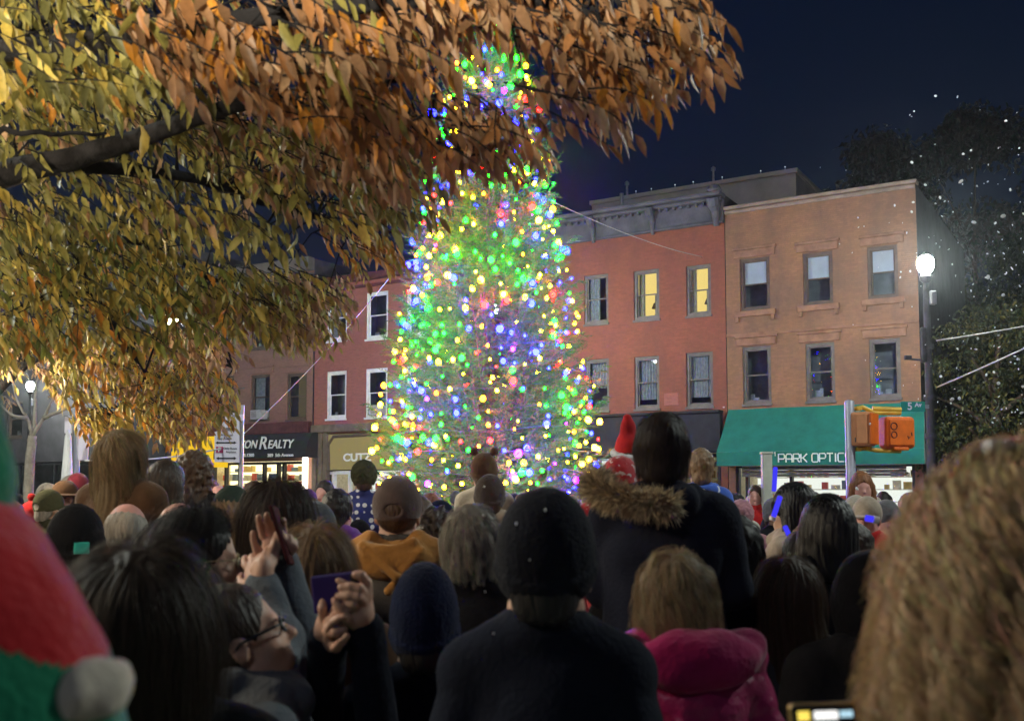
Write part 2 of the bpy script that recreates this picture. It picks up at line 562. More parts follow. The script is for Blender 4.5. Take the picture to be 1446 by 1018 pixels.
# --- a house in the terrace
def panel_wall(mb, x0, x1, z0, z1, holes, dep=0.22, mi=0):
    xs = sorted({x0, x1, *[h[0] for h in holes], *[h[1] for h in holes]})
    zs = sorted({z0, z1, *[h[2] for h in holes], *[h[3] for h in holes]})
    for i in range(len(xs) - 1):
        for j in range(len(zs) - 1):
            cx, cz = (xs[i] + xs[i + 1]) / 2, (zs[j] + zs[j + 1]) / 2
            if any(h[0] < cx < h[1] and h[2] < cz < h[3] for h in holes): continue
            mb.quad((xs[i], 0, zs[j]), (xs[i + 1], 0, zs[j]), (xs[i + 1], 0, zs[j + 1]), (xs[i], 0, zs[j + 1]), mi)
    for (a, b, c, d) in holes:
        mb.quad((a, 0, c), (a, dep, c), (a, dep, d), (a, 0, d), mi)
        mb.quad((b, 0, c), (b, 0, d), (b, dep, d), (b, dep, c), mi)
        mb.quad((a, 0, c), (b, 0, c), (b, dep, c), (a, dep, c), mi)
        mb.quad((a, 0, d), (a, dep, d), (b, dep, d), (b, 0, d), mi)


def wavy(mb, x0, x1, y, z0, z1, amp=0.025, wl=0.11, mi=0):
    n = max(6, int((x1 - x0) / wl * 6))
    vs = []
    for i in range(n + 1):
        x = x0 + (x1 - x0) * i / n
        yy = y + amp * math.sin(2 * math.pi * (x - x0) / wl + 0.6 * math.sin(7 * x))
        vs += [(x, yy, z0), (x, yy + 0.01, z1)]
    mb.add(vs, [[2 * i, 2 * i + 2, 2 * i + 3, 2 * i + 1] for i in range(n)], mi)


def window(root, x0, x1, z0, z1, fm, kind='dark', fw=0.085, sill=None, hood=None, head=0.0):
    """double-hung sash window set into the opening x0..x1, z0..z1"""
    m = MB()
    y0, y1 = 0.06, 0.17
    zm = z0 + (z1 - z0) * 0.5
    m.box(x0, x0 + fw, y0, y1, z0, z1); m.box(x1 - fw, x1, y0, y1, z0, z1)
    m.box(x0 + fw, x1 - fw, y0, y1, z1 - fw - head, z1); m.box(x0 + fw, x1 - fw, y0, y1, z0, z0 + fw)
    s = 0.045
    a, b = x0 + fw, x1 - fw
    # sashes: the upper one stands a little in front
    for (c, d, yy) in ((zm - 0.02, z1 - fw - head, 0.10), (z0 + fw, zm + 0.03, 0.135)):
        m.box(a, a + s, yy, yy + 0.03, c, d); m.box(b - s, b, yy, yy + 0.03, c, d)
        m.box(a + s, b - s, yy, yy + 0.03, c, c + s); m.box(a + s, b - s, yy, yy + 0.03, d - s, d)
    w = m.build('window', fm, root)
    p = MB()
    p.quad((a, 0.115, zm), (b, 0.115, zm), (b, 0.115, z1 - fw - head), (a, 0.115, z1 - fw - head))
    p.quad((a, 0.15, z0 + fw), (b, 0.15, z0 + fw), (b, 0.15, zm), (a, 0.15, zm))
    p.build('pane', M_glass, w)
    # the room behind
    r = MB()
    D = 1.1
    lit = kind == 'lit'
    A, B, C, E = x0 - 0.3, x1 + 0.3, z0 - 0.2, z1 + 0.2
    r.quad((A, D, C), (B, D, C), (B, D, E), (A, D, E), 1 if lit or kind == 'dim' else 0)
    r.quad((A, 0.23, C), (A, D, C), (A, D, E), (A, 0.23, E)); r.quad((B, 0.23, C), (B, 0.23, E), (B, D, E), (B, D, C))
    r.quad((A, 0.23, E), (A, D, E), (B, D, E), (B, 0.23, E)); r.quad((A, 0.23, C), (B, 0.23, C), (B, D, C), (A, D, C))
    r.build('room', [M_dark, M_litroom if lit else M_litroom2], w)
    if kind == 'shade':
        c = MB(); c.box(a + 0.02, b - 0.02, 0.185, 0.195, zm + 0.02, z1 - fw)
        c.build('roller_shade', M_shade, w)
    if kind in ('curtain', 'lit', 'curtain_half', 'curtain_dark'):
        c = MB()
        if kind == 'curtain': wavy(c, a, b, 0.25, z0 + fw + (0.25 if random.random() < 0.5 else 0), z1 - fw)
        elif kind == 'curtain_half': wavy(c, a, a + (b - a) * 0.55, 0.25, z0 + fw, z1 - fw)
        elif kind == 'lit':
            wavy(c, a, a + (b - a) * 0.3, 0.25, z0 + fw, z1 - fw); wavy(c, b - (b - a) * 0.22, b, 0.25, z0 + fw, zm)
        else: wavy(c, a, b, 0.3, zm - 0.1, z1 - fw)
        c.build('curtain', M_curtw if kind == 'lit' else M_curt, w)
        if kind == 'lit':
            it = MB(); it.tube([(x0 + 0.62, 0.6, z0 + 0.1), (x0 + 0.62, 0.6, z0 + 0.5)], [0.05, 0.02], 8)
            it.lathe([(0.16, 0.0), (0.08, 0.2)], (x0 + 0.62, 0.6, z0 + 0.48), 12)
            it.build('table_lamp', M_brnfr, w)
    if kind == 'dark':
        it = MB()
        for q in range(3):
            xx = a + 0.1 + (b - a - 0.2) * random.random(); hh = 0.1 + 0.3 * random.random()
            it.rbox((xx, 0.32, z0 + fw + hh / 2), (0.1 + 0.1 * random.random(), 0.1, hh), 0.02)
        it.build('window_clutter', M_curt, w)
    if sill:
        q = MB(); q.rbox(((x0 + x1) / 2, -0.04, z0 - 0.11), (x1 - x0 + 0.4, 0.12, 0.2), 0.015)
        q.rbox((x0 - 0.1, -0.045, z0 - 0.3), (0.12, 0.11, 0.18), 0.015); q.rbox((x1 + 0.1, -0.045, z0 - 0.3), (0.12, 0.11, 0.18), 0.015)
        q.build('sill', sill, w)
    elif sill is None:
        q = MB(); q.box(x0 - 0.03, x1 + 0.03, -0.06, 0.055, z0 - 0.085, z0 - 0.003); q.build('sill', fm, w)
    if hood:
        q = MB(); q.rbox(((x0 + x1) / 2, -0.02, z1 + 0.17), (x1 - x0 + 0.4, 0.09, 0.26), 0.015)
        q.rbox(((x0 + x1) / 2, -0.035, z1 + 0.35), (x1 - x0 + 0.5, 0.12, 0.09), 0.015)
        q.build('hood', hood, w)
    return w


class House:
    def __init__(self, label, pxl, pxr, ytop_l, wallm, depth=11.0, cat='building', name='brick_house'):
        self.s0 = fac(pxl, 600)[0]; self.s1 = fac(pxr, 600)[0]
        self.w = self.s1 - self.s0
        self.H = fac(pxl, ytop_l)[1]
        self.root = empty(name, fworld(self.s0, 0), FROT)
        tag(self.root, label, cat, 'terrace houses across the street')
        self.holes = []; self.wallm = wallm; self.depth = depth

    def L(self, px, py, off=0.0):
        s, z = fac(px, py, off)
        return s - self.s0, z

    def rect(self, xl, xr, yt, yb):
        cy, cx = (yt + yb) / 2, (xl + xr) / 2
        return (self.L(xl, cy)[0], self.L(xr, cy)[0], self.L(cx, yb)[1], self.L(cx, yt)[1])

    def finish(self, shopz):
        w, H, D = self.w, self.H, self.depth
        m = MB()
        holes = list(self.holes) + [(0.25, w - 0.25, 0.14, shopz)]
        panel_wall(m, 0, w, 0, H, holes)
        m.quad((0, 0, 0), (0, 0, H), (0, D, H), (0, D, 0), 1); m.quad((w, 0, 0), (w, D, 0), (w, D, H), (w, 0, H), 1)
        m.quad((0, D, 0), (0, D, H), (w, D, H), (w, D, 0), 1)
        m.build('wall', [self.wallm, M_dkwall], self.root)  # side and back walls coloured dark, their shade put into the paint
        r = MB(); r.quad((0, 0.32, H - 0.35), (w, 0.32, H - 0.35), (w, D, H - 0.35), (0, D, H - 0.35))
        r.quad((0, 0.31, H - 0.35), (0, 0.31, H), (w, 0.31, H), (w, 0.31, H - 0.35)); r.quad((0, 0.004, H), (w, 0.004, H), (w, 0.31, H), (0, 0.31, H))
        r.build('roof', M_pent, self.root)

    def text(self, s, x, z, y, size, m, shear=0.0, name='lettering', bold=0.0, align='LEFT', sx=1.0, ext=0.012):
        c = text_mesh(s, size, ext, shear, bold, align)
        o = bpy.data.objects.new(name, c); col.objects.link(o)
        c.materials.append(m)
        o.parent = self.root; o.location = (x, y, z); o.rotation_euler = (R(90), 0, 0); o.scale = (sx, 1, 1)
        return o


def shopfront(h, x0, x1, ztop, posts, fm, glow, dark_parts=(), items=True, gz=0.75):
    """bulkhead, posts, glazing and a lit room behind, between x0 and x1 of a house"""
    f = MB()
    f.box(x0, x1, 0.05, 0.3, 0.14, gz - 0.06)
    f.box(x0, x1, 0.08, 0.26, gz - 0.06, gz); f.box(x0, x1, 0.08, 0.26, ztop - 0.12, ztop)
    for p in posts: f.box(p - 0.05, p + 0.05, 0.07, 0.27, gz, ztop - 0.12)
    fr = f.build('shopfront', fm, h.root)
    g = MB(); g.quad((x0, 0.18, gz), (x1, 0.18, gz), (x1, 0.18, ztop), (x0, 0.18, ztop)); g.build('pane', M_shopglass, fr)
    r = MB()
    D = 2.4
    r.quad((x0, D, 0.2), (x1, D, 0.2), (x1, D, ztop), (x0, D, ztop), 1)
    r.quad((x0, 0.3, ztop + 0.02), (x0, D, ztop + 0.02), (x1, D, ztop + 0.02), (x1, 0.3, ztop + 0.02), 1)
    r.quad((x0 + .01, 0.3, 0.2), (x0 + .01, D, 0.2), (x0 + .01, D, ztop), (x0 + .01, 0.3, ztop)); r.quad((x1 - .01, 0.3, 0.2), (x1 - .01, 0.3, ztop), (x1 - .01, D, ztop), (x1 - .01, D, 0.2))
    r.quad((x0, 0.3, 0.2), (x1, 0.3, 0.2), (x1, D, 0.2), (x0, D, 0.2))
    r.build('shop_interior', [M_curtw, glow], fr)
    for (a, b, c, d) in dark_parts:
        q = MB(); q.box(a, b, 0.33, 0.38, c, d); q.build('window_poster', M_items[random.randrange(4)], fr)
    if items:
        q = MB()
        for z in np.arange(gz + 0.15, ztop - 0.25, 0.42):
            q.box(x0 + 0.1, x1 - 0.1, 1.7, 2.0, z - 0.03, z, 1)
            x = x0 + 0.2
            while x < x1 - 0.4:
                ww = 0.1 + 0.22 * random.random(); hh = 0.12 + 0.22 * random.random()
                if random.random() < 0.75: q.box(x, x + ww, 1.72, 1.95, z + .001, z + hh, random.randrange(4))
                x += ww + 0.05 + 0.12 * random.random()
        q.build('shelf', M_items, fr)
    return fr


# --- tan house with the green awning
h1 = House('tan brick corner house with white roller shades above a green awning', 1028, 1302, 297, M_tan)
h1.root['category'] = 'house'
W1 = [(1045, 1087, 364, 438, 'shade'), (1134, 1176, 356, 430, 'shade'), (1225, 1268, 347, 421, 'shade'),
      (1049, 1089, 489, 570, 'dark'), (1138, 1179, 484, 566, 'dark'), (1228, 1272, 478, 562, 'dark')]
for (a, b, c, d, k) in W1:
    r_ = h1.rect(a, b, c, d); h1.holes.append(r_)
    window(h1.root, *r_, M_brnfr if k == 'shade' else M_greyfr, k, 0.1, sill=M_trim if k == 'shade' else None, hood=M_trim)
sz = h1.L(1165, 650)[1]
h1.finish(sz + 0.1)
cp = MB(); cp.rbox((h1.w / 2, 0.12, h1.H + 0.06), (h1.w + 0.1, 0.44, 0.12), 0.02); cp.rbox((h1.w / 2, -0.03, h1.H - 0.1), (h1.w, 0.1, 0.12), 0.02)
cp.build('coping', M_coping, h1.root)
bc = MB(); bc.rbox((h1.w / 2, -0.02, h1.L(1165, 449)[1] - 0.35), (h1.w, 0.06, 0.1), 0.01); bc.build('string_course', M_trim, h1.root)
shopfront(h1, 0.25, h1.w - 0.25, sz - 0.1, [0.3, 0.62, 2.15, 4.0, 4.3, h1.w - 0.3], M_black, M_shopcool)
# awning
AO = 1.15
xa0, za = h1.L(1029, 580)[0], h1.L(1165, 573)[1]
xb0, zb0 = h1.L(1012, 639, AO)
xb1, zb1 = h1.L(1012, 661, AO)
xe = h1.L(1306, 600)[0]
zv1 = h1.L(1165, 636, AO)[1]; zv0 = h1.L(1165, 656, AO)[1]
aw = empty('awning', (0, 0, 0), parent=h1.root)
m = MB(); nx = 46
vs = []
for i in range(nx + 1):
    t = i / nx
    for j in range(7):
        u = j / 6
        x = (xa0 + (xe - xa0) * t) * (1 - u) + (xb0 + (xe + 0.15 - xb0) * t) * u
        sag = 0.02 * math.sin(math.pi * u) * (1 + 0.6 * math.cos(2 * math.pi * t * 6)) + 0.008 * math.sin(17 * t + 5 * u)
        vs.append((x, -0.02 - AO * u - 0.0, za + (zv1 - za) * u - sag))
m.add(vs, [[i * 7 + j, (i + 1) * 7 + j, (i + 1) * 7 + j + 1, i * 7 + j + 1] for i in range(nx) for j in range(6)])
vs = []
for i in range(nx + 1):
    t = i / nx; x = xb0 + (xe + 0.15 - xb0) * t
    for j in range(4):
        vs.append((x, -0.02 - AO + 0.012 * math.sin(23 * t + j) * j / 3, zv1 + (zv0 - zv1) * j / 3))
m.add(vs, [[i * 4 + j, (i + 1) * 4 + j, (i + 1) * 4 + j + 1, i * 4 + j + 1] for i in range(nx) for j in range(3)])
m.add([(xa0, -0.02, za), (xb0, -0.02 - AO, zv1), (xb0, -0.02 - AO, zv0), (xa0, -0.02, zv0)], [[0, 1, 2, 3]])
m.add([(xe, -0.02, za), (xe + .15, -0.02 - AO, zv1), (xe + .15, -0.02 - AO, zv0), (xe, -0.02, zv0)], [[3, 2, 1, 0]])
m.build('canvas', M_green, aw, smooth=False)
m = MB(); m.tube([(xb0, -0.02 - AO + .03, zv1), (xe + .15, -0.02 - AO + .03, zv1)], 0.02, 6); m.tube([(xb0, -AO + .03, zv0), (xe + .15, -AO + .03, zv0)], 0.018, 6)
m.build('frame', M_steel, aw)
tx0, tz0 = h1.L(1099, 655, AO + .05); tx1, tz1 = h1.L(1099, 642, AO + .05); txe = h1.L(1222, 648, AO + .05)[0]
lt = MB()
px = 1099.0
for ch in '1PARK OPTICS':
    if ch == '1':
        for st_ in STROKES['1']:
            lt.tube([(h1.L(1092 + 5 * u, 650, AO + .06)[0], -0.045 - AO, zv0 + .30 + .14 * v) for (u, v) in st_], 0.014, 5)
        continue
    if ch == ' ': px += 5; continue
    wpx = 8.6 if ch != 'I' else 3
    xl = h1.L(px, 650, AO + .06)[0]; xr = h1.L(px + wpx, 650, AO + .06)[0]
    for st_ in STROKES[ch]:
        lt.tube([(xl + (xr - xl) * u, -0.045 - AO, zv0 + 0.09 + 0.27 * v) for (u, v) in st_], 0.024, 5)
    px += wpx + 2.0
lt.build('lettering', M_lettergreen, h1.root)
# roll-down shutter box
sh = MB()
for k in range(5):
    sh.tube([(0.5, -0.04, sz - 0.16 - 0.11 * k + 0.12), (h1.w - 0.5, -0.04, sz - 0.16 - 0.11 * k + 0.12)], 0.05, 8)
sh.build('roll_shutter', M_slat, h1.root)

# --- red house with the bracketed cornice
h2 = House('salmon red brick house with bracketed blue-grey cornice and two lit windows', 610, 1027, 338, M_red)
h2.root['category'] = 'house'
W2 = [(825, 859, 388, 457, 'curtain_half'), (895, 931, 381, 451, 'lit'), (969, 1004, 374, 445, 'lit'),
      (827, 860, 507, 580, 'curtain_dark'), (896, 931, 503, 577, 'curtain'), (969, 1007, 497, 574, 'curtain'),
      (742, 773, 396, 464, 'dark'), (744, 775, 512, 583, 'dark'), (662, 692, 402, 470, 'dark'), (663, 693, 516, 586, 'dark')]
for (a, b, c, d, k) in W2:
    r_ = h2.rect(a, b, c, d); h2.holes.append(r_)
    window(h2.root, *r_, M_greyfr, k, 0.1)
fz1 = h2.L(920, 586)[1]; fz0 = h2.L(920, 640)[1]
h2.finish(fz0)
fb = MB(); fb.rbox((h2.w / 2, -0.16, (fz0 + fz1) / 2), (h2.w - 0.3, 0.3, fz1 - fz0), 0.03); fb.rbox((h2.w / 2, -0.2, fz0 + .03), (h2.w - 0.3, 0.42, 0.1), 0.02)
fb.rbox((h2.w / 2, -0.19, fz1 + .02), (h2.w - 0.3, 0.42, 0.1), 0.02)
fb.build('fascia', M_blackcan, h2.root)
shopfront(h2, 0.3, h2.w - 0.3, fz0 - 0.05, [0.35, 2.6, 5.2, 7.4, 8.6, 8.9, 10.2, h2.w - 0.35], M_black, M_litroom2)
gl = MB(); xg = h2.L(852, 660)[0]; gl.box(xg - 0.25, xg + 0.2, 0.4, 0.45, 0.9, fz0 - 0.15); gl.build('lit_panel', M_shopcool, h2.root)
xg = h2.L(992, 660)[0]
gl = MB(); gl.box(xg - 0.35, xg + 0.3, 0.02, 0.06, 0.9, fz0 - 0.05); gl.build('white_panel', M_white, h2.root)
# relief tile in the wall under the top row
tl = MB(); r_ = h2.rect(938, 958, 555, 572); tl.box(r_[0], r_[1], -0.015, 0.0, r_[2], r_[3]); tl.build('wall_tile', M_mauve, h2.root)
cz1 = h2.H; cz0 = h2.L(612, 372)[1]
cn = MB()
w2 = h2.w
cn.rbox((w2 / 2, -0.06, (cz0 + cz1) / 2 - 0.05), (w2, 0.12, cz1 - cz0 - 0.1), 0.02)
cn.rbox((w2 / 2, -0.28, cz1 - 0.06), (w2 + 0.1, 0.62, 0.14), 0.03)
cn.rbox((w2 / 2, -0.2, cz1 - 0.2), (w2 + 0.05, 0.42, 0.12), 0.03)
cn.rbox((w2 / 2, -0.1, cz0 + 0.05), (w2, 0.16, 0.08), 0.02)
k = 0.2
while k < w2:
    cn.rbox((k, -0.16, cz1 - 0.30), (0.09, 0.26, 0.1), 0.015); k += 0.28
co = cn.build('cornice', M_cornice, h2.root)
n_b = 6
for k in range(n_b):
    x = 0.25 + (w2 - 0.5) * k / (n_b - 1)
    b = MB(); big = k in (0, n_b - 1)
    pts = [(x, -0.5, cz1 - 0.2), (x, -0.42, cz1 - 0.42), (x, -0.2, cz1 - 0.6), (x, -0.12, cz0 - 0.1)]
    b.tube(pts, [0.14, 0.15, 0.11, 0.06] if not big else [0.22, 0.22, 0.16, 0.1], 10)
    if big: b.lathe([(0.24, -0.02), (0.27, 0.1), (0.18, 0.26), (0.02, 0.32)], (x, -0.3, cz1 + .02), 14)
    b.build('bracket', M_cornice, co)
# roof vents and pipe
for (px, py, hh) in ((878, 300, 1.4),):
    x, z = h2.L(px, py, -4)
    v = MB(); v.tube([(x, 4, h2.H - 0.34), (x, 4, z + hh - 0.6)], 0.09, 8); v.build('vent_pipe', M_steel, h2.root)

# --- dull red house with white windows
h3 = House('dull red house with white framed windows left of the evergreen', 443, 608, 398, M_mauve)
h3.root['category'] = 'house'
W3 = [(462, 490, 417, 481, 'curtain_half'), (517, 548, 412, 478, 'dark'), (461, 489, 524, 591, 'dark'), (516, 547, 520, 589, 'dark'), (574, 602, 407, 474, 'dark'), (573, 601, 516, 586, 'dark')]
for q, (a, b, c, d, k) in enumerate(W3):
    r_ = h3.rect(a, b, c, d); h3.holes.append(r_)
    w_ = window(h3.root, *r_, M_white, k, 0.12)
    if q == 3:
        ac = MB(); x, z = h3.L(535, 580); ac.rbox((x, -0.02, z + .02), (0.62, 0.4, 0.42), 0.02)
        for j in range(6): ac.box(x - .26, x + .02, -0.228, -0.222, z - .12 + .055 * j, z - .095 + .055 * j, 1)
        ac.build('air_conditioner', [M_ac, M_greyfr], w_)
cz = h3.L(520, 600)[1]; sz3 = h3.L(500, 668)[1]
h3.finish(cz - 0.3)
cc = MB(); cc.rbox((h3.w / 2, -0.14, h3.H - .12), (h3.w, 0.36, 0.3), 0.04); cc.rbox((h3.w / 2, -0.05, h3.H - .5), (h3.w, 0.12, 0.12), 0.02); cc.build('cornice', M_maroon, h3.root)
st = MB(); st.rbox((h3.w / 2, -0.12, cz - 0.1), (h3.w - .1, 0.3, 0.34), 0.03)
for px in (447, 455, 462, 606): x = h3.L(px, 640)[0]; st.rbox((x, -0.05, cz / 2 - 0.1), (0.24, 0.24, cz - 0.3), 0.02)
st.build('shop_surround', M_sandst, h3.root)
xs0, zs1 = h3.L(465, 612); xs1, zs0 = h3.L(560, 664)
sb = MB(); sb.rbox(((xs0 + xs1) / 2, -0.02, (zs0 + zs1) / 2), (xs1 - xs0, 0.12, zs1 - zs0 - 0.1), 0.03)
sb.build('sign_board', M_yellowsign, h3.root)
arch = MB(); arch.tube([(xs0 + .1, -0.12, zs0), (xs0 + .05, -0.12, zs1 - .5), (xs0 + .35, -0.12, zs1 - .15), (xs1 - .35, -0.12, zs1 - .12), (xs1 - .05, -0.12, zs1 - .5), (xs1 - .1, -0.12, zs0)], 0.07, 8)
arch.build('sign_frame', M_brnfr, h3.root)
xt, zt = h3.L(487, 651)
h3.text('CUTZ', xt, zt, -0.12, 0.46, M_letter, bold=0.014, sx=1.25)
shopfront(h3, 0.8, h3.w - 0.3, zs0 - 0.02, [1.1, 2.0, 2.6, h3.w - 0.5], M_white, M_shopcool)

# --- brown house with the realty shop
h4 = House('brown house with black realty awning and air conditioner', 268, 441, 392, M_brown)
h4.root['category'] = 'house'
W4 = [(303, 330, 531, 585, 'dim'), (354, 381, 529, 592, 'curtain_half'), (405, 433, 527, 592, 'dim'), (305, 331, 432, 496, 'dark'), (356, 382, 428, 492, 'dark'), (406, 434, 424, 489, 'dark')]
for q, (a, b, c, d, k) in enumerate(W4):
    r_ = h4.rect(a, b, c, d); h4.holes.append(r_)
    w_ = window(h4.root, *r_, M_brnfr, k, 0.09, hood=M_brown)
    if q == 1:
        ac = MB(); x, z = h4.L(369, 586); ac.rbox((x, -0.1, z), (0.66, 0.55, 0.42), 0.02)
        for j in range(6): ac.box(x - .28, x + .04, -0.383, -0.377, z - .14 + .055 * j, z - .115 + .055 * j, 1)
        ac.build('air_conditioner', [M_ac, M_greyfr], w_)
rz1 = h4.L(390, 597)[1]; rz0 = h4.L(390, 613)[1]; gz1 = h4.L(390, 648)[1]
h4.finish(gz1 - 0.1)
cc = MB(); cc.rbox((h4.w / 2, -0.2, h4.H - .25), (h4.w, 0.5, 0.6), 0.06); cc.rbox((h4.w / 2, -0.06, h4.H - .75), (h4.w, 0.14, 0.2), 0.02); cc.build('cornice', M_pent, h4.root)
fb = MB(); fb.rbox((h4.w / 2, -0.12, (rz0 + rz1) / 2), (h4.w - .05, 0.3, rz1 - rz0), 0.04); fb.build('fascia', M_maroon, h4.root)
xA = h4.L(300, 630, .9)[0]; xB = h4.L(432, 630, .9)[0]
zA1 = h4.L(385, 612)[1]; zA0 = h4.L(385, 645, .9)[1]; zAm = h4.L(385, 640, .9)[1]; zAt = h4.L(385, 613, .9)[1]
m = MB()
vs = []
for (y, z) in ((-0.03, zA1), (-0.5, zA1 - .08), (-.8, zAt - .35), (-.9, zAm), (-.9, zA0 - .05)):
    vs += [(xA, y, z), (xB, y, z)]
m.add(vs, [[2 * i, 2 * i + 1, 2 * i + 3, 2 * i + 2] for i in range(4)])
m.add([vs[0], vs[2], vs[4], vs[6], vs[8], (xA, -.03, zA0 - .05)], [[5, 4, 3, 2, 1, 0]]); m.add([vs[1], vs[3], vs[5], vs[7], vs[9], (xB, -.03, zA0 - .05)], [[0, 1, 2, 3, 4, 5]])
aw4 = m.build('awning', M_blackcan, h4.root)
# the lettering lies on the sloping canvas
sl = math.atan2((zAt - .35) - zAm, 0.1)
def awtext(s, px, py, size, sx=1.0, shear=0.25, bold=0.01):
    x, z = h4.L(px, py, .95)
    o = h4.text(s, x, z, -0.97, size, M_letter, shear=shear, bold=bold, sx=sx)
    return o
awtext('TON', 338, 633, 0.50, 1.0); awtext('R', 365, 634, 0.80, 1.05); awtext('EALTY', 378, 633, 0.52, 1.0)
awtext('238.1200', 339, 645, 0.2, 1.2, 0, 0.004); awtext('389  5th Avenue', 378, 645, 0.2, 1.15, 0, 0.004)
shopfront(h4, 0.3, h4.w - 0.3, gz1 - 0.12, [0.4, 1.6, 2.4, 3.3, h4.L(370, 670)[0], h4.L(390, 670)[0], h4.L(398, 670)[0], h4.L(427, 670)[0]], M_black, M_shoplit,
          dark_parts=[(h4.L(372, 670)[0], h4.L(388, 670)[0], 1.5, 2.45), (h4.L(410, 670)[0], h4.L(424, 670)[0], 1.2, 2.1)])
lt = MB(); x, z = h4.L(434, 660); lt.tube([(x + .1, -0.25, 1.2), (x + .1, -0.25, h4.L(434, 631)[1])], 0.13, 12); lt.build('tube_light', M_tubel, h4.root)

# --- dark building at the far left with the yellow awning
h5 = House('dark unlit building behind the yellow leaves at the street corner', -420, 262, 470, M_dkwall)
h5.root['group'] = 'terrace houses across the street'
for k in range(9):
    for zz in (4.6, 8.2):
        x = 3 + k * 4.4
        if x < h5.w - 2:
            h5.holes.append((x, x + 1.3, zz, zz + 2.0)); window(h5.root, x, x + 1.3, zz, zz + 2.0, M_brnfr, 'dark')
h5.finish(3.2)
shopfront(h5, 0.3, h5.w - 0.3, 3.15, [2 + 3.1 * i for i in range(int(h5.w / 3.1))], M_black, M_dark, items=False)
xa_, za_ = h5.L(236, 622, 1.3); xb_ = h5.L(292, 640, 1.3)[0]; zb_ = h5.L(250, 660, 1.3)[1]
ya = MB()
ya.add([(xa_, 0, za_ + .3), (xb_, 0, za_ + .3), (xa_, -1.3, za_ - .35), (xb_, -1.3, za_ - .35), (xa_, -1.3, zb_), (xb_, -1.3, zb_), (xa_, 0, zb_), (xb_, 0, zb_)],
       [[0, 2, 3, 1], [2, 4, 5, 3], [0, 6, 4, 2], [1, 3, 5, 7]])
yo = ya.build('awning', M_yell, h5.root); yo['label'] = 'bright yellow awning lit from inside'

# --- block standing behind the roofs
s0, zt = fac(836, 290, -9); s1, zt1 = fac(1124, 253, -9)
bk = empty('apartment_block', fworld(s0, 0, -9), FROT)
tag(bk, 'plain grey block rising behind the roofs of the red house', 'building')
M_block = mat('pale_grey_render', (0.50, 0.46, 0.40), 0.9, 0.2, 0.7, 0.2, 12)
m = MB(); m.box(0, s1 - s0, 0, 9, 0, zt); m.build('wall', M_block, bk)
m = MB(); m.rbox(((s1 - s0) / 2, 4.5, zt + .1), (s1 - s0 + .2, 9.2, 0.2), 0.03)
m.build('coping', M_block, bk)
for t in (0.16, 0.6):
    v = MB(); x = (s1 - s0) * t; v.tube([(x, .6, zt + .2), (x, .6, zt + .9)], .06, 8); v.lathe([(0.11, 0), (0.11, .12), (0.02, .2)], (x, .6, zt + .9), 10); v.build('vent_pipe', M_steel, bk)
M_rooflt = emit('roof_bulb', (.9, 1, 1), 0.9)
for t in (.23, .31, .43, .52, .66, .84, .95):
    v = MB(); x = (s1 - s0) * t; v.tube([(x, .1, zt + .2), (x, .1, zt + .34)], .02, 6); q = v.build('roof_light', M_steel, bk)
    v = MB(); v.lathe([(.015, 0), (.03, .02), (.022, .05), (.005, .06)], (x, .1, zt + .34), 8); v.build('bulb', M_rooflt, q)

# ================================================================== street furniture
M_pole = mat('dark_pole_paint', (0.055, 0.055, 0.055), 0.5, 0.3, 6)
M_lav = mat('silver_pole', (0.42, 0.42, 0.50), 0.4, 0.15, 8, metal=0.3)
M_orange = mat('orange_housing', (0.72, 0.14, 0.012), 0.5, 0.15, 6)
M_tanorange = mat('faded_orange_housing', (0.55, 0.23, 0.10), 0.5, 0.15, 6)
M_ylw = mat('yellow_bracket', (0.62, 0.36, 0.03), 0.5, 0.2, 8)
M_sign = mat('white_sign_face', (0.74, 0.70, 0.80), 0.4, 0.05, 5)
M_signblk = mat('black_print', (0.05, 0.05, 0.06), 0.6, 0.1, 5)
M_signred = mat('crimson_print', (0.38, 0.03, 0.12), 0.5, 0.1, 5)
M_signgreen = mat('green_sign_face', (0.02, 0.30, 0.20), 0.4, 0.1, 5)
M_globe = emit('lamp_globe', (0.90, 1.0, 0.93), 1040)
M_globe2 = emit('warm_lamp_globe', (1.0, 0.80, 0.45), 1.0)


def text_at(parent, s, loc, rot, size, m, name='lettering', align='CENTER', ext=0.002, sx=1.0, bold=0.0):
    c = text_mesh(s, size, ext, 0.0, bold, align, 'CENTER')
    o = bpy.data.objects.new(name, c); col.objects.link(o); c.materials.append(m)
    o.parent = parent; o.location = loc; o.rotation_euler = rot; o.scale = (sx, 1, 1)
    return o


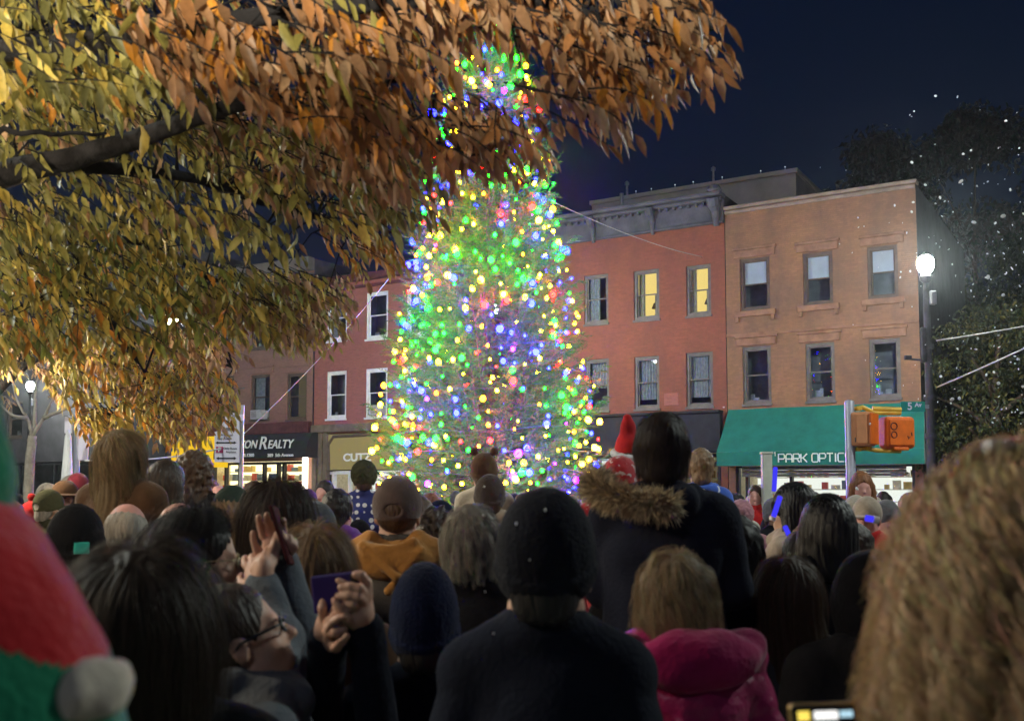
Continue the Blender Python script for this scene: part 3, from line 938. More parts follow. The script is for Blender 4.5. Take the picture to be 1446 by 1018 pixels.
def street_lamp(loc, label, globe, H=7.35, rz=0.0, sc_=1.0):
    r = empty('street_lamp', loc, rz); r.scale = (sc_,) * 3
    tag(r, label, 'street lamp')
    m = MB()
    m.lathe([(0.24, 0), (0.24, 0.25), (0.19, 0.35), (0.17, 0.9), (0.13, 1.05), (0.12, 1.2), (0.085, 6.0), (0.075, H - 0.35)], n=16)
    for z in (3.0, 4.0, 5.3): m.lathe([(0.14, z), (0.15, z + .04), (0.15, z + .1), (0.14, z + .14)], n=14)
    m.build('pole', M_pole, r, smooth=False)
    m = MB(); m.lathe([(0.07, H - .36), (0.13, H - .3), (0.15, H - .18), (0.10, H - .12)], n=16); m.build('lamp_base', M_pole, r)
    m = MB(); m.lathe([(0.08, H - .12), (0.17, H), (0.21, H + .12), (0.19, H + .26), (0.10, H + .36), (0.02, H + .38)], n=20); m.build('globe', globe, r, smooth=True)
    m = MB(); m.lathe([(0.11, H + .355), (0.06, H + .43), (0.02, H + .5)], n=12); m.build('finial', M_pole, r)
    m = MB(); m.rbox((0.12, -0.1, H - .75), (0.16, 0.16, 0.36), 0.03); m.tube([(0, 0, H - .72), (0.12, -.1, H - .72)], .03, 8)
    m.build('camera_box', M_steel, r)
    m = MB(); m.tube([(-0.55, 0, 5.05), (0.1, 0, 5.0)], 0.03, 8); m.rbox((-0.52, 0, 5.08), (0.18, 0.1, 0.12), 0.02); m.rbox((-0.14, -0.05, 5.4), (0.12, 0.14, 0.9), 0.03)
    m.build('bracket', M_pole, r)
    return r


p = at(1316, 690, 26.0)
lampR = street_lamp((p.x, p.y, 0), 'black street lamp glowing white beside the tan corner house', M_globe)
p = at(38, 690, 52.0)
street_lamp((p.x, p.y, 0), 'distant white street lamp shining through the yellow leaves', M_globe, rz=2.0, sc_=0.93)
# unseen street lamps added to light the house fronts, hidden by evergreen and leaves
p = at(694, 690, 33.0)
street_lamp((p.x, p.y, 0), 'unseen street lamp added behind the lit evergreen', M_globe, rz=1.0)
p = at(236, 690, 34.5)
street_lamp((p.x, p.y, 0), 'unseen street lamp added behind the yellow foliage', M_globe, rz=1.5)

street_lamp((8.2, 6.8, 0), 'unseen street lamp assumed on the square right of the crowd', M_globe, rz=0.7)  # assumed out-of-view lamp, added to light the signs, signal boxes and house fronts
street_lamp((-8.6, 7.2, 0), 'unseen street lamp assumed on the square left of the crowd', M_globe, rz=2.2)  # assumed out-of-view lamp, added to light the yellow leaves, signs and house fronts

# green street sign on the lamp pole
p = at(1289, 574, 25.85)
sg = empty('street_sign', p); tag(sg, 'small green avenue sign reading 5 Av on the lamp pole', 'street sign')
m = MB(); m.rbox((0, 0, 0), (0.62, 0.02, 0.25), 0.006); m.build('plate', M_signgreen, sg)
m = MB(); m.rbox((0.36, 0.03, 0), (0.12, 0.05, 0.1), 0.01); m.build('clamp', M_steel, sg)
text_at(sg, '5', (-0.08, -0.014, 0.0), (R(90), 0, 0), 0.26, M_letter, bold=0.006); text_at(sg, 'Av', (0.13, -0.014, 0.04), (R(90), 0, 0), 0.15, M_letter, bold=0.005)

# pedestrian signal
SD = 12.0
pb = at(1202, 690, SD)
sp = empty('pedestrian_signal', (pb.x, pb.y, 0)); tag(sp, 'two orange signal boxes bracketed to a silver pole', 'traffic signal')
zt = at(1202, 566, SD).z
m = MB(); m.lathe([(0.16, 0), (0.16, .2), (0.075, .4), (0.056, .6), (0.056, zt - .02), (0.05, zt), (0.02, zt + .01)], n=20); m.build('pole', M_lav, sp, smooth=True)
L_ = lambda px, py, d=SD: at(px, py, d) - Vector((pb.x, pb.y, 0))
c1 = L_(1219, 606, SD - .05); rm = Matrix.Rotation(R(-38), 3, 'Z')
m = MB(); m.rbox(c1, (0.24, 0.2, 0.40), 0.03, rm, seg=3); m.rbox(c1 + rm @ Vector((0.02, 0, 0)), (0.15, 0.23, 0.36), 0.02, rm)
o = m.build('signal_box', M_tanorange, sp)
m = MB(); m.rbox(c1 + rm @ Vector((-0.015, -0.103, -0.125)), (0.1, 0.012, 0.055), 0.004, rm); m.build('plate', M_signblk, o)
m = MB(); m.rbox(c1 + rm @ Vector((0.128, 0.0, 0.0)), (0.03, 0.24, 0.36), 0.008, rm); m.build('door', M_orange, o)
c2 = L_(1266, 611, SD + .05); rm2 = Matrix.Rotation(R(12), 3, 'Z')
m = MB(); m.rbox(c2, (0.385, 0.2, 0.375), 0.05, rm2, seg=4); m.rbox(c2 + rm2 @ Vector((0, -0.1, 0)), (0.32, 0.03, 0.31), 0.015, rm2, seg=3)
m.rbox(c2 + rm2 @ Vector((0, -0.06, -0.19)), (0.2, 0.08, 0.04), 0.012, rm2)
o = m.build('signal_box', M_orange, sp)
# raised marks on the back of the box
m = MB()
def ring(c, r, y, n=14, th=0.006):
    return [(c[0] + r * math.cos(2 * math.pi * i / n), y, c[1] + r * math.sin(2 * math.pi * i / n)) for i in range(n + 1)]
for (cx, cz, rr) in ((-0.105, 0.07, 0.04), (-0.105, -0.03, 0.036)):
    m.tube([c2 + rm2 @ Vector(q) for q in ring((cx, cz), rr, -0.118)], 0.006, 6)
m.tube([c2 + rm2 @ Vector(q) for q in ((0.07, -0.118, -0.04), (0.08, -0.118, -0.075), (0.1, -0.118, -0.05))], 0.006, 6)
m.tube([c2 + rm2 @ Vector(q) for q in ((0.12, -0.118, 0.0), (0.125, -0.118, -0.04))], 0.006, 6)
m.build('moulded_mark', M_maroon, o)
m = MB()
m.tube([L_(1205, 577), L_(1218, 575), L_(1236, 583), L_(1272, 583)], [0.022, 0.026, 0.026, 0.026], 8)
m.tube([L_(1232, 577), L_(1272, 579)], [0.03, 0.035], 8); m.rbox(L_(1212, 577), (0.07, 0.09, 0.05), 0.015)
m.build('bracket', M_ylw, sp)
m = MB()
m.tube([L_(1205, 634), L_(1222, 633), L_(1240, 636), L_(1272, 637)], [0.022, 0.026, 0.026, 0.022], 8)
for (px, py) in ((1212, 634), (1226, 632)): m.rbox(L_(px, py), (0.07, 0.09, 0.05), 0.015)
m.build('bracket', M_ylw, sp)

# pale square post
p = at(1083, 690, 12.4); zt = at(1083, 641, 12.4).z
m = MB(); m.rbox((p.x, p.y, zt / 2), (0.115, 0.115, zt), 0.01); m.rbox((p.x, p.y, zt + .012), (0.135, 0.135, 0.03), 0.008)
o = m.build('post', mat('pale_green_paint', (0.50, 0.52, 0.45), 0.6, 0.15, 5)); tag(o, 'pale square post with flat cap before the optician window', 'post')

# bus stop sign
BD = 15.5
pb = at(340, 690, BD)
bs = empty('bus_stop_sign', (pb.x, pb.y, 0)); tag(bs, 'stepped white bus stop sign on a grey pole before the realty shop', 'bus stop sign')
B_ = lambda px, py, d=BD: at(px, py, d) - Vector((pb.x, pb.y, 0))
zt = at(340, 572, BD).z
m = MB(); m.rbox((0, 0, zt / 2), (0.06, 0.06, zt), 0.01); m.build('pole', M_steel, bs)
outl = [(303, 652), (303, 610), (311, 607), (311, 597), (318, 595), (318, 586), (328, 583), (336, 583), (336, 585), (343, 585), (343, 594), (338, 594), (338, 653)]
fr = [B_(x, y, BD - .07) for (x, y) in outl]
m = MB(); n = len(fr)
m.add([*fr, *[q + Vector((0, .025, 0)) for q in fr]], [list(range(n))[::-1], list(range(n, 2 * n))] + [[i, (i + 1) % n, n + (i + 1) % n, n + i] for i in range(n)])
pl = m.build('panel', M_sign, bs)
def bar(px0, px1, py, hpx, mm, nm):
    a = B_(px0, py - hpx / 2, BD - .078); b = B_(px1, py + hpx / 2, BD - .074)
    q = MB(); q.box(a.x, b.x, a.y, a.y + .006, b.z, a.z); return q.build(nm, mm, pl)
for (a, b, y, hh) in ((306, 332, 625, 2.2), (307, 332, 647, 2.2)):
    q = MB()
    A = B_(a, y - hh / 2, BD - .078); Bq = B_(b, y + hh / 2, BD - .078); q.box(A.x, Bq.x, A.y, A.y + .005, Bq.z, A.z)
    mz = (A.z + Bq.z) / 2
    q.add([(A.x - .02, A.y, mz), (A.x + .02, A.y, mz + .025), (A.x + .02, A.y, mz - .025)], [[0, 2, 1]]); q.add([(Bq.x + .02, A.y, mz), (Bq.x - .02, A.y, mz - .025), (Bq.x - .02, A.y, mz + .025)], [[0, 2, 1]])
    q.build('arrow', M_signblk, pl)
bar(305, 315, 635, 9, M_signred, 'badge')
text_at(pl, 'P', B_(310, 635, BD - .085), (R(90), 0, 0), 0.09, M_letter, bold=0.004)
for (s, px, py, sz_) in (('BUS', 327, 588, 0.06), ('B63', 324, 606, 0.07), ('5 Avenue', 318, 614, 0.06), ('Bay Ridge', 317, 619, 0.055), ('Only Buses', 325, 633, 0.045), ('Anytime', 326, 638, 0.045)):
    text_at(pl, s, B_(px, py, BD - .08), (R(90), 0, 0), sz_, M_signblk)

# lavender sign and pale tapering post at the far left
p = at(107, 690, 15.0)
ls = empty('street_sign', (p.x, p.y, 0)); tag(ls, 'tall lavender sign panel on a silver pole at the left', 'street sign')
q_ = lambda px, py: at(px, py, 15.0) - Vector((p.x, p.y, 0))
m = MB(); m.tube([(0, 0, 0), (0, 0, q_(107, 588).z)], 0.045, 10); m.build('pole', M_lav, ls)
a, b = q_(111, 650), q_(127, 588); m = MB(); m.rbox(((a.x + b.x) / 2, -0.02, (a.z + b.z) / 2), (b.x - a.x, 0.04, b.z - a.z), 0.015); m.build('panel', M_sign, ls)
a, b = q_(92, 612), q_(103, 588); m = MB(); m.rbox(((a.x + b.x) / 2, -0.02, (a.z + b.z) / 2), (b.x - a.x, 0.04, b.z - a.z), 0.015); m.build('panel', M_sign, ls)
p = at(94, 690, 14.6); zt = at(94, 606, 14.6).z
m = MB(); m.lathe([(0.13, 0), (0.12, .4), (0.1, 1.5), (0.045, zt - .1), (0.01, zt)], (p.x, p.y, 0), 14); o = m.build('folded_parasol', M_white, smooth=True)
tag(o, 'pale folded parasol tapering upward left of the lavender sign', 'parasol')

# cables
M_cable = mat('pale_cable', (0.40, 0.38, 0.34), 0.6, 0.1, 5)
def cable(a, b, label, sag=0.0, r=0.012, m_=None):
    a, b = Vector(a), Vector(b); pts = []
    for i in range(25):
        t = i / 24; q = a.lerp(b, t); q.z -= sag * 4 * t * (1 - t); pts.append(q)
    m = MB(); m.tube(pts, r, 6); o = m.build('cable', m_ or M_cable, smooth=True); tag(o, label, 'cable')
s_, z_ = fac(992, 363)
cable(at(772, 281, 22), fworld(s_, z_, 0.05), 'thin guy cable from the evergreen to the red house wall', 0.15, 0.010)
cable(at(556, 385, 22), at(345, 612, 18.5), 'thin guy cable slanting down from the evergreen to the realty awning', 0.12, 0.008)
cable(at(1322, 481, 25.9), at(1560, 437, 26), 'upper wire running right from the lamp pole', 0.05, 0.02)
cable(at(1322, 547, 25.9), at(1560, 436, 21), 'lower wire rising right from the lamp pole', 0.05, 0.02)
cable(at(120, 650, 13), at(312, 633, 15.4), 'white line strung between the lavender sign and the bus sign', 0.06, 0.012, M_white)
cable(at(225, 541, 30), at(345, 548, 33), 'dark overhead wire before the brown house', 0.1, 0.02, M_pole)
# ================================================================== the lit evergreen
TD = 22.0
tb = at(690, 690, TD)
TX, TY = tb.x, tb.y
PXM = FPX / TD
def tz(py): return at(690, py, TD).z
TOP = tz(28)
prof = [(28, 5), (60, 28), (110, 56), (160, 72), (250, 89), (330, 106), (400, 118), (480, 134), (560, 152), (640, 165), (700, 164), (740, 146)]
prof_z = np.array([tz(p[0]) for p in prof])[::-1]; prof_r = np.array([p[1] * .93 / PXM for p in prof])[::-1]
def trad(z): return np.interp(z, prof_z, prof_r)

tree = empty('christmas_tree', (TX, TY, 0)); tag(tree, 'tall decorated evergreen tree in the middle of the square', 'christmas tree')
M_bark = mat('bark', (0.10, 0.07, 0.05), 0.95, 0.4, 8, 0.6, 30)
M_needle = tint_mat('needles', 0.85, 0.25, 0.06)
m = MB(); m.tube([(0, 0, 0), (0, 0, 3), (0.02, 0, 7), (0, 0, TOP)], [0.2, 0.16, 0.09, 0.015], 12); m.build('trunk', M_bark, tree, True)

V, Fq, C = [], [], []
twv, twf = MB(), None
base = 0
zz = 0.75
tips = []
while zz < TOP - 0.05:
    rr = float(trad(zz))
    n = max(4, int(7 + rr * 6.5))
    for k in range(n):
        a = 2 * math.pi * (k + random.random() * 0.9) / n + zz * 3
        z0 = zz + random.uniform(-0.12, 0.12)
        Lb = rr * random.choice((0.72, 0.85, 0.95, 1.0, 1.06, 1.14)) * random.uniform(0.92, 1.04)
        if Lb < 0.08: Lb = 0.08
        # limb: out, sagging a little, tip turned up
        d = np.array([math.cos(a), math.sin(a), 0.0])
        lift = 0.55 if zz > TOP - 1.5 else random.uniform(0.08, 0.42)
        npt = 6
        P = []
        for i in range(npt):
            t = i / (npt - 1)
            P.append(d * Lb * (0.06 + 0.94 * t) + np.array([0, 0, z0 + Lb * (-0.16 * math.sin(math.pi * t) + lift * t * t)]))
        P = np.array(P)
        if random.random() < 0.7: twv.tube([tuple(p) for p in P], [0.022 * (1 - 0.8 * i / (npt - 1)) for i in range(npt)], 4, caps=False)
        # side twigs with needles, mostly on the outer two thirds
        nt_ = int(5 + Lb * 10.5)
        for q in range(nt_):
            t = 0.30 + 0.70 * (q + random.random()) / nt_
            i = min(npt - 2, int(t * (npt - 1))); u = t * (npt - 1) - i
            p = P[i] * (1 - u) + P[i + 1] * u
            side = np.array([-d[1], d[0], 0.0]) * random.choice((-1, 1))
            dirn = d * random.uniform(0.35, 1.0) + side * random.uniform(0.1, 0.9) + np.array([0, 0, random.uniform(-0.25, 0.6)])
            dirn /= np.linalg.norm(dirn)
            ln = random.uniform(0.16, 0.40) * (1.1 - 0.3 * t)
            tips.append((p + dirn * ln, float(np.linalg.norm((p + dirn * ln)[:2])), ))
            # each twig: a stem sliver and a brush of needles
            nn = 11
            h1_ = np.cross(dirn, [0, 0, 1.0]); h1_ /= (np.linalg.norm(h1_) + 1e-6); h2_ = np.cross(dirn, h1_)
            g_ = random.uniform(0.75, 1.25); old = random.random()
            cc = np.array([0.045, 0.125, 0.026]) * g_ if old < 0.78 else np.array([0.14, 0.135, 0.035]) * g_
            for j in range(nn):
                s = (j + 0.3) / nn
                b = p + dirn * ln * s
                an = 2.4 * j + random.random() * 0.8
                nd = dirn * 0.75 + (h1_ * math.cos(an) + h2_ * math.sin(an)) * 0.75
                if j == nn - 1: nd = dirn
                nl = random.uniform(0.055, 0.095)
                wv = np.cross(nd, [0.3, 0.9, 0.2]); wv /= (np.linalg.norm(wv) + 1e-6)
                V += [b - wv * 0.0085, b + wv * 0.0085, b + nd * nl]
                Fq.append((base, base + 1, base + 2)); base += 3
                C += [cc, cc, cc * 1.25]
    zz += 0.19 + 0.05 * (zz < 4)
me = np_mesh('needles', np.array(V), np.array(Fq), smooth=False, colors=np.array(C))
link('needles', me, M_needle, tree)
twv.build('branches', M_bark, tree, True)

# --- coloured bulbs strung through the boughs
ls_ = empty('string_lights', (TX, TY, 0)); tag(ls_, 'strings of red, green, blue and yellow bulbs wound through the evergreen', 'string lights')
BS = {'green': 46 * BULB, 'warm': 60 * BULB, 'yellow': 80 * BULB, 'blue': 185 * BULB, 'red': 120 * BULB, 'violet': 170 * BULB, 'orange': 80 * BULB}
_core = {'green': (.22, 0, .5), 'warm': (0, .62 * 60 * BULB * .85, .9), 'yellow': (0, .36 * 80 * BULB, .5), 'blue': (.6, .8, 0), 'red': (0, .45, .38), 'violet': (.24 * 170 * BULB, .7, 0), 'orange': (0, .10 * 80 * BULB, .3)}
BC = {}
for k, v in _core.items():
    hot = {'green': 1, 'warm': 0, 'yellow': 0, 'blue': 2, 'red': 0, 'violet': 2, 'orange': 0}[k]
    BC[k] = tuple(1.0 if i == hot else v[i] / BS[k] for i in range(3))
BM = {k: emit(k + '_bulb', BC[k], BS[k]) for k in BC}
wts = [('green', 0.25), ('warm', 0.32), ('yellow', 0.11), ('blue', 0.15), ('red', 0.10), ('violet', 0.01), ('orange', 0.06)]
cand = []
R_ = random.Random(5)
tries = 0
while len(cand) < 700 and tries < 60000:
    tries += 1
    z = R_.uniform(0.9, TOP - 0.1)
    rr = float(trad(z))
    if R_.random() > rr / 2.5 + 0.18: continue
    a = R_.uniform(0, 2 * math.pi)
    if math.sin(a) > 0.35 and R_.random() < 0.75: continue      # fewer on the far side
    r = rr * R_.choice((0.8, 0.92, 1.0, 1.02, 1.07))
    p = np.array([r * math.cos(a), r * math.sin(a), z + 0.15])
    if any(abs(p[0] - q[0]) < 0.17 and abs(p[2] - q[2]) < 0.17 and abs(p[1] - q[1]) < 0.5 for q, _, _ in cand): continue
    # colours come in drifts of a kind
    h = math.sin(p[0] * 1.9 + 1.0) * math.cos(p[2] * 1.35 + 0.4 * p[0]) + 0.6 * math.sin(2.7 * p[2] + 1.7 * p[0])
    x = R_.random()
    if h > 0.62 and x < 0.6: c = 'blue' if x < 0.56 else 'violet'
    elif h < -0.95 and x < 0.6: c = 'green'
    else:
        x = R_.random(); acc = 0
        for c, w_ in wts:
            acc += w_
            if x < acc: break
    big = R_.choice((0.6, 0.75, 0.9, 1.0, 1.0, 1.35, 1.6))
    cand.append((p, c, big))
# a few that the photograph shows large
for (px, py, c, b) in ((610, 160, 'blue', 2.2), (712, 245, 'green', 1.2), (745, 240, 'green', 1.6), (640, 392, 'blue', 1.7), (706, 464, 'blue', 1.9), (757, 497, 'blue', 1.7), (752, 400, 'blue', 1.4),
                      (606, 625, 'blue', 1.5), (692, 622, 'red', 1.3), (732, 640, 'violet', 1.8), (716, 424, 'red', 1.4), (652, 505, 'green', 1.5), (800, 575, 'green', 1.7), (588, 425, 'blue', 1.4),
                      (772, 598, 'blue', 1.5), (725, 672, 'violet', 1.6), (690, 120, 'yellow', 1.6), (735, 105, 'green', 1.7), (742, 140, 'red', 1.5), (712, 128, 'violet', 1.5), (628, 70, 'green', 1.2), (676, 78, 'green', 1.2), (684, 70, 'blue', 1.2)):
    q = at(px, py, TD - float(trad(tz(py))) * 0.9) if py > 200 else at(px, py, TD - 0.6)
    cand.append((np.array([q.x - TX, q.y - TY, q.z]), c, b))
cand.sort(key=lambda t: (t[0][1], -t[2]))
BR = 0.040
meshes = {}
for c in BC:
    b = MB()
    b.lathe([(BR * 0.55, -BR), (BR * .95, -BR * .45), (BR, 0.1 * BR), (BR * .75, BR * .75), (BR * .2, BR * 1.15)], n=8)
    meshes[c] = b.mesh('bulb', True); meshes[c].materials.append(BM[c])
front = sorted(cand, key=lambda t: -t[2] + 0.25 * t[0][1])[:100]
ids = {id(t) for t in front}
for (p, c, b) in front:
    o = bpy.data.objects.new('bulb', meshes[c]); col.objects.link(o); o.parent = ls_; o.location = tuple(p); o.scale = (b, b, b)
    o.rotation_euler = (R_.uniform(-.6, .6), R_.uniform(-.6, .6), 0)
rest = MB(); keys = list(BC)
for t in cand:
    if id(t) in ids: continue
    p, c, b = t
    rb = BR * b
    rest.lathe([(rb * 0.55, -rb), (rb * .95, -rb * .45), (rb, 0.1 * rb), (rb * .75, rb * .75), (rb * .2, rb * 1.15)], tuple(p), 7, keys.index(c))
o = rest.build('bulbs', [BM[k] for k in keys], ls_, True); o['kind'] = 'stuff'
# the wire climbs the tree in a spiral
pts = []
n = 900
for i in range(n):
    t = i / n; z = 0.9 + (TOP - 1.1) * t; a = 2 * math.pi * 26 * t
    r = float(trad(z)) * (0.93 + 0.05 * math.sin(a * 3.3))
    pts.append((r * math.cos(a), r * math.sin(a), z + 0.05 * math.sin(a * 5)))
m = MB(); m.tube(pts, 0.008, 4, caps=False); m.build('wire', mat('green_wire', (0.03, 0.06, 0.03), 0.5), ls_, True)
# ================================================================== broadleaf trees
M_leaf = tint_mat('autumn_leaf', 0.45, 0.35, 0.4)
M_leafdark = tint_mat('green_leaf', 0.5, 0.25, 0.35)
M_limb = mat('dark_limb', (0.012, 0.011, 0.012), 0.95, 0.4, 9, 0.6, 30)
M_palebark = mat('pale_bark', (0.30, 0.27, 0.22), 0.9, 0.3, 9, 0.4, 30)


def inpoly(px, py, poly):
    c = False; n = len(poly); j = n - 1
    for i in range(n):
        xi, yi = poly[i]; xj, yj = poly[j]
        if (yi > py) != (yj > py) and px < (xj - xi) * (py - yi) / (yj - yi) + xi: c = not c
        j = i
    return c


class Leaves:
    def __init__(self): self.o, self.d, self.nn, self.l, self.w, self.c = [], [], [], [], [], []

    def leaf(self, o, d, nrm, l, w, c):
        self.o.append(o); self.d.append(d); self.nn.append(nrm); self.l.append(l); self.w.append(w); self.c.append(c)

    def build(self, name, m, parent):
        o = np.array(self.o); d = np.array(self.d); n = np.array(self.nn); l = np.array(self.l)[:, None]; w = np.array(self.w)[:, None]; c = np.array(self.c)
        d /= np.linalg.norm(d, axis=1)[:, None]
        s = np.cross(d, n); s /= (np.linalg.norm(s, axis=1)[:, None] + 1e-9)
        n = np.cross(s, d)
        fold = 0.22 * w
        curl = rng.uniform(-0.12, 0.22, (len(o), 1)) * l
        P = [o, o + d * l * .3 + s * w * .42 + n * fold, o + d * l * .3, o + d * l * .3 - s * w * .42 + n * fold,
             o + d * l * .62 + s * w * .38 + n * (fold - curl * .4), o + d * l * .62 - n * curl * .4, o + d * l * .62 - s * w * .38 + n * (fold - curl * .4), o + d * l - n * curl]
        V = np.stack(P, 1).reshape(-1, 3)
        k = (np.arange(len(o)) * 8)[:, None]
        T = np.array([[0, 2, 1, 1], [0, 3, 2, 2]])
        quads = np.concatenate([k + np.array([1, 2, 5, 4]), k + np.array([2, 3, 6, 5])])
        tris = np.concatenate([k + np.array([0, 2, 1]), k + np.array([0, 3, 2]), k + np.array([4, 5, 7]), k + np.array([5, 6, 7])])
        me = bpy.data.meshes.new(name)
        me.vertices.add(len(V)); me.vertices.foreach_set('co', V.astype(np.float32).ravel())
        nl = quads.size + tris.size
        me.loops.add(nl); me.loops.foreach_set('vertex_index', np.concatenate([quads.ravel(), tris.ravel()]).astype(np.int32))
        me.polygons.add(len(quads) + len(tris))
        me.polygons.foreach_set('loop_start', np.concatenate([np.arange(len(quads)) * 4, quads.size + np.arange(len(tris)) * 3]).astype(np.int32))
        me.update(calc_edges=True)
        a = me.color_attributes.new('tint', 'FLOAT_COLOR', 'POINT')
        cc = np.ones((len(V), 4), dtype=np.float32); cc[:, :3] = np.repeat(c, 8, axis=0)
        a.data.foreach_set('color', cc.ravel())
        return link(name, me, m, parent)


def rv(s=1.0): return np.array([random.gauss(0, s), random.gauss(0, s), random.gauss(0, s)])


def spray(L, tw, o, td, n, ln, pal, hang=0.85):
    """a drooping twig with leaves alternating along it"""
    td = td / np.linalg.norm(td)
    p = np.array(o, dtype=float); pts = [tuple(p)]
    step = ln * 0.42
    side = np.cross(td, [0, 0, 1.0]); side /= np.linalg.norm(side) + 1e-9
    base = np.array(random.choices([q[0] for q in pal], [q[1] for q in pal])[0])
    for i in range(n):
        td = td + np.array([0, 0, -0.07]) + rv(0.05); td /= np.linalg.norm(td)
        p = p + td * step; pts.append(tuple(p))
        sg = 1 if i % 2 else -1
        d = td * 0.45 + side * sg * random.uniform(0.25, 0.75) + np.array([0, 0, -hang * random.uniform(0.6, 1.2)]) + rv(0.16)
        nr = np.array([random.gauss(0, .5), -0.55 + random.gauss(0, .45), 0.55 + random.gauss(0, .4)])
        l = ln * random.choice((0.6, 0.8, 0.95, 1.05, 1.25)) * random.uniform(0.85, 1.15)
        c = base if random.random() < 0.72 else np.array(random.choices([q[0] for q in pal], [q[1] for q in pal])[0])
        L.leaf(p.copy(), d, nr, l, l * random.uniform(0.26, 0.42), c * random.uniform(0.65, 1.35))
    tw.tube(pts, [0.0032 * (1 - 0.7 * i / n) for i in range(len(pts))], 4, caps=False)


OLIVE = (0.26, 0.23, 0.06); YEL = (0.48, 0.36, 0.075); ORG = (0.52, 0.22, 0.030); BRN = (0.32, 0.175, 0.085); RUST = (0.38, 0.175, 0.065); DKOL = (0.18, 0.17, 0.055); TANB = (0.42, 0.27, 0.15); GRN = (0.20, 0.23, 0.045)


def canopy(L, tw, limbs, regions):
    for (poly, d0, d1, nsp, ll, pal, drift, cut) in regions:
        xs = [p[0] for p in poly]; ys = [p[1] for p in poly]
        got = 0; tries = 0
        while got < nsp and tries < nsp * 60:
            tries += 1
            px, py = random.uniform(min(xs), max(xs)), random.uniform(min(ys), max(ys))
            if not inpoly(px, py, poly): continue
            if any(math.hypot((px - q[0]) / q[2], (py - q[1]) / q[3]) < 1 and random.random() < q[4] for q in cut): continue
            d = random.uniform(d0, d1)
            o = np.array(at(px, py, d))
            td = np.array(drift) + rv(0.35); td[2] = td[2] * 0.4 - 0.25
            n = random.randint(5, 9)
            o = o - td / np.linalg.norm(td) * ll * 0.42 * n * 0.5 + np.array([0, 0, ll * 0.45])
            spray(L, tw, o, td, n, ll, pal)
            got += 1
            # a fine branchlet back towards the nearest limb
            if got % 7 == 0:
                q = min(limbs, key=lambda b: np.linalg.norm(np.array(b) - o))
                q = np.array(q); v = q - o
                if np.linalg.norm(v) < 2.2:
                    tw.tube([tuple(o), tuple(o + v * 0.5 + np.array([0, 0, 0.06])), tuple(q)], [0.002, 0.004, 0.008], 5, caps=False)


def limb(mb, pts, r0, r1, store, pw=0.8):
    """pts are world points; smoothed, tapering"""
    P = [np.array(p, dtype=float) for p in pts]
    out = []
    for i in range(len(P) - 1):
        a, b = P[i], P[i + 1]
        pa = P[i - 1] if i > 0 else a; pb = P[i + 2] if i + 2 < len(P) else b
        for k in range(6):
            t = k / 6
            q = 0.5 * ((2 * a) + (-pa + b) * t + (2 * pa - 5 * a + 4 * b - pb) * t * t + (-pa + 3 * a - 3 * b + pb) * t ** 3)
            out.append(q + rv(0.004))
    out.append(P[-1])
    n = len(out)
    mb.tube([tuple(p) for p in out], [r0 + (r1 - r0) * (i / (n - 1)) ** pw for i in range(n)], 9)
    store.extend([tuple(p) for p in out])


A = lambda px, py, d: tuple(at(px, py, d))
# --- the tree overhead: its trunk stands left of the picture
ta = empty('autumn_tree', (-3.6, 4.6, 0)); tag(ta, 'overhanging autumn tree with long brown and olive leaves filling the upper left', 'tree')
off = np.array([-3.6, 4.6, 0.0])
lm = MB(); st_ = []
tr = MB(); tr.tube([(0, 0, 0), (0.03, 0, .5), (0, 0.02, 1.6), (0.05, 0.05, 2.6), (0.2, 0.05, 3.4)], [0.30, 0.22, 0.19, 0.18, 0.15], 14)
tr.lathe([(0.5, 0), (0.34, .12), (0.26, .4)], n=14)
tr.build('trunk', mat('grey_bark', (0.10, 0.09, 0.08), 0.95, 0.4, 7, 0.7, 25), ta, True)
S0 = (-3.4, 4.65, 3.3)
limb(lm, [(-3.55, 4.62, 2.7), A(-200, 300, 4.4), A(30, 242, 4.1), A(165, 205, 3.9), A(330, 150, 3.6), A(470, 125, 3.5), A(560, 115, 3.4)], 0.105, 0.007, st_, .6)
limb(lm, [S0, A(-150, 100, 4.2), A(120, 60, 3.4), A(420, 20, 3.0), A(700, -10, 3.0), A(860, 30, 3.15), A(1005, 42, 3.25)], 0.08, 0.006, st_, .5)
limb(lm, [A(60, 232, 4.05), A(250, 250, 4.4), A(420, 300, 5.0), A(560, 330, 5.4)], 0.035, 0.006, st_)
limb(lm, [(-3.55, 4.7, 2.5), A(-120, 300, 5.2), A(80, 330, 5.4), A(140, 430, 5.6), A(205, 525, 5.9)], 0.055, 0.012, st_)
limb(lm, [A(80, 330, 5.4), A(210, 345, 5.6), A(300, 395, 5.8), A(345, 403, 5.9), A(470, 420, 6.3)], 0.022, 0.005, st_)
limb(lm, [A(0, 182, 3.6), A(70, 190, 3.6), A(150, 188, 3.7)], 0.012, 0.006, st_)
limb(lm, [A(540, 115, 3.4), A(600, 190, 3.3), A(690, 225, 3.3)], 0.010, 0.004, st_)
limb(lm, [A(850, 28, 3.15), A(880, 120, 3.2), A(850, 180, 3.2)], 0.012, 0.004, st_)
lm.v = [tuple(np.array(v) - off) for v in lm.v]
lm.build('limbs', M_limb, ta, True)
Lv = Leaves(); tw = MB()
cuts = [(690, 120, 75, 52, 0.88), (608, 160, 26, 26, 1), (630, 72, 16, 16, 1), (735, 70, 22, 40, .9)]
none = []
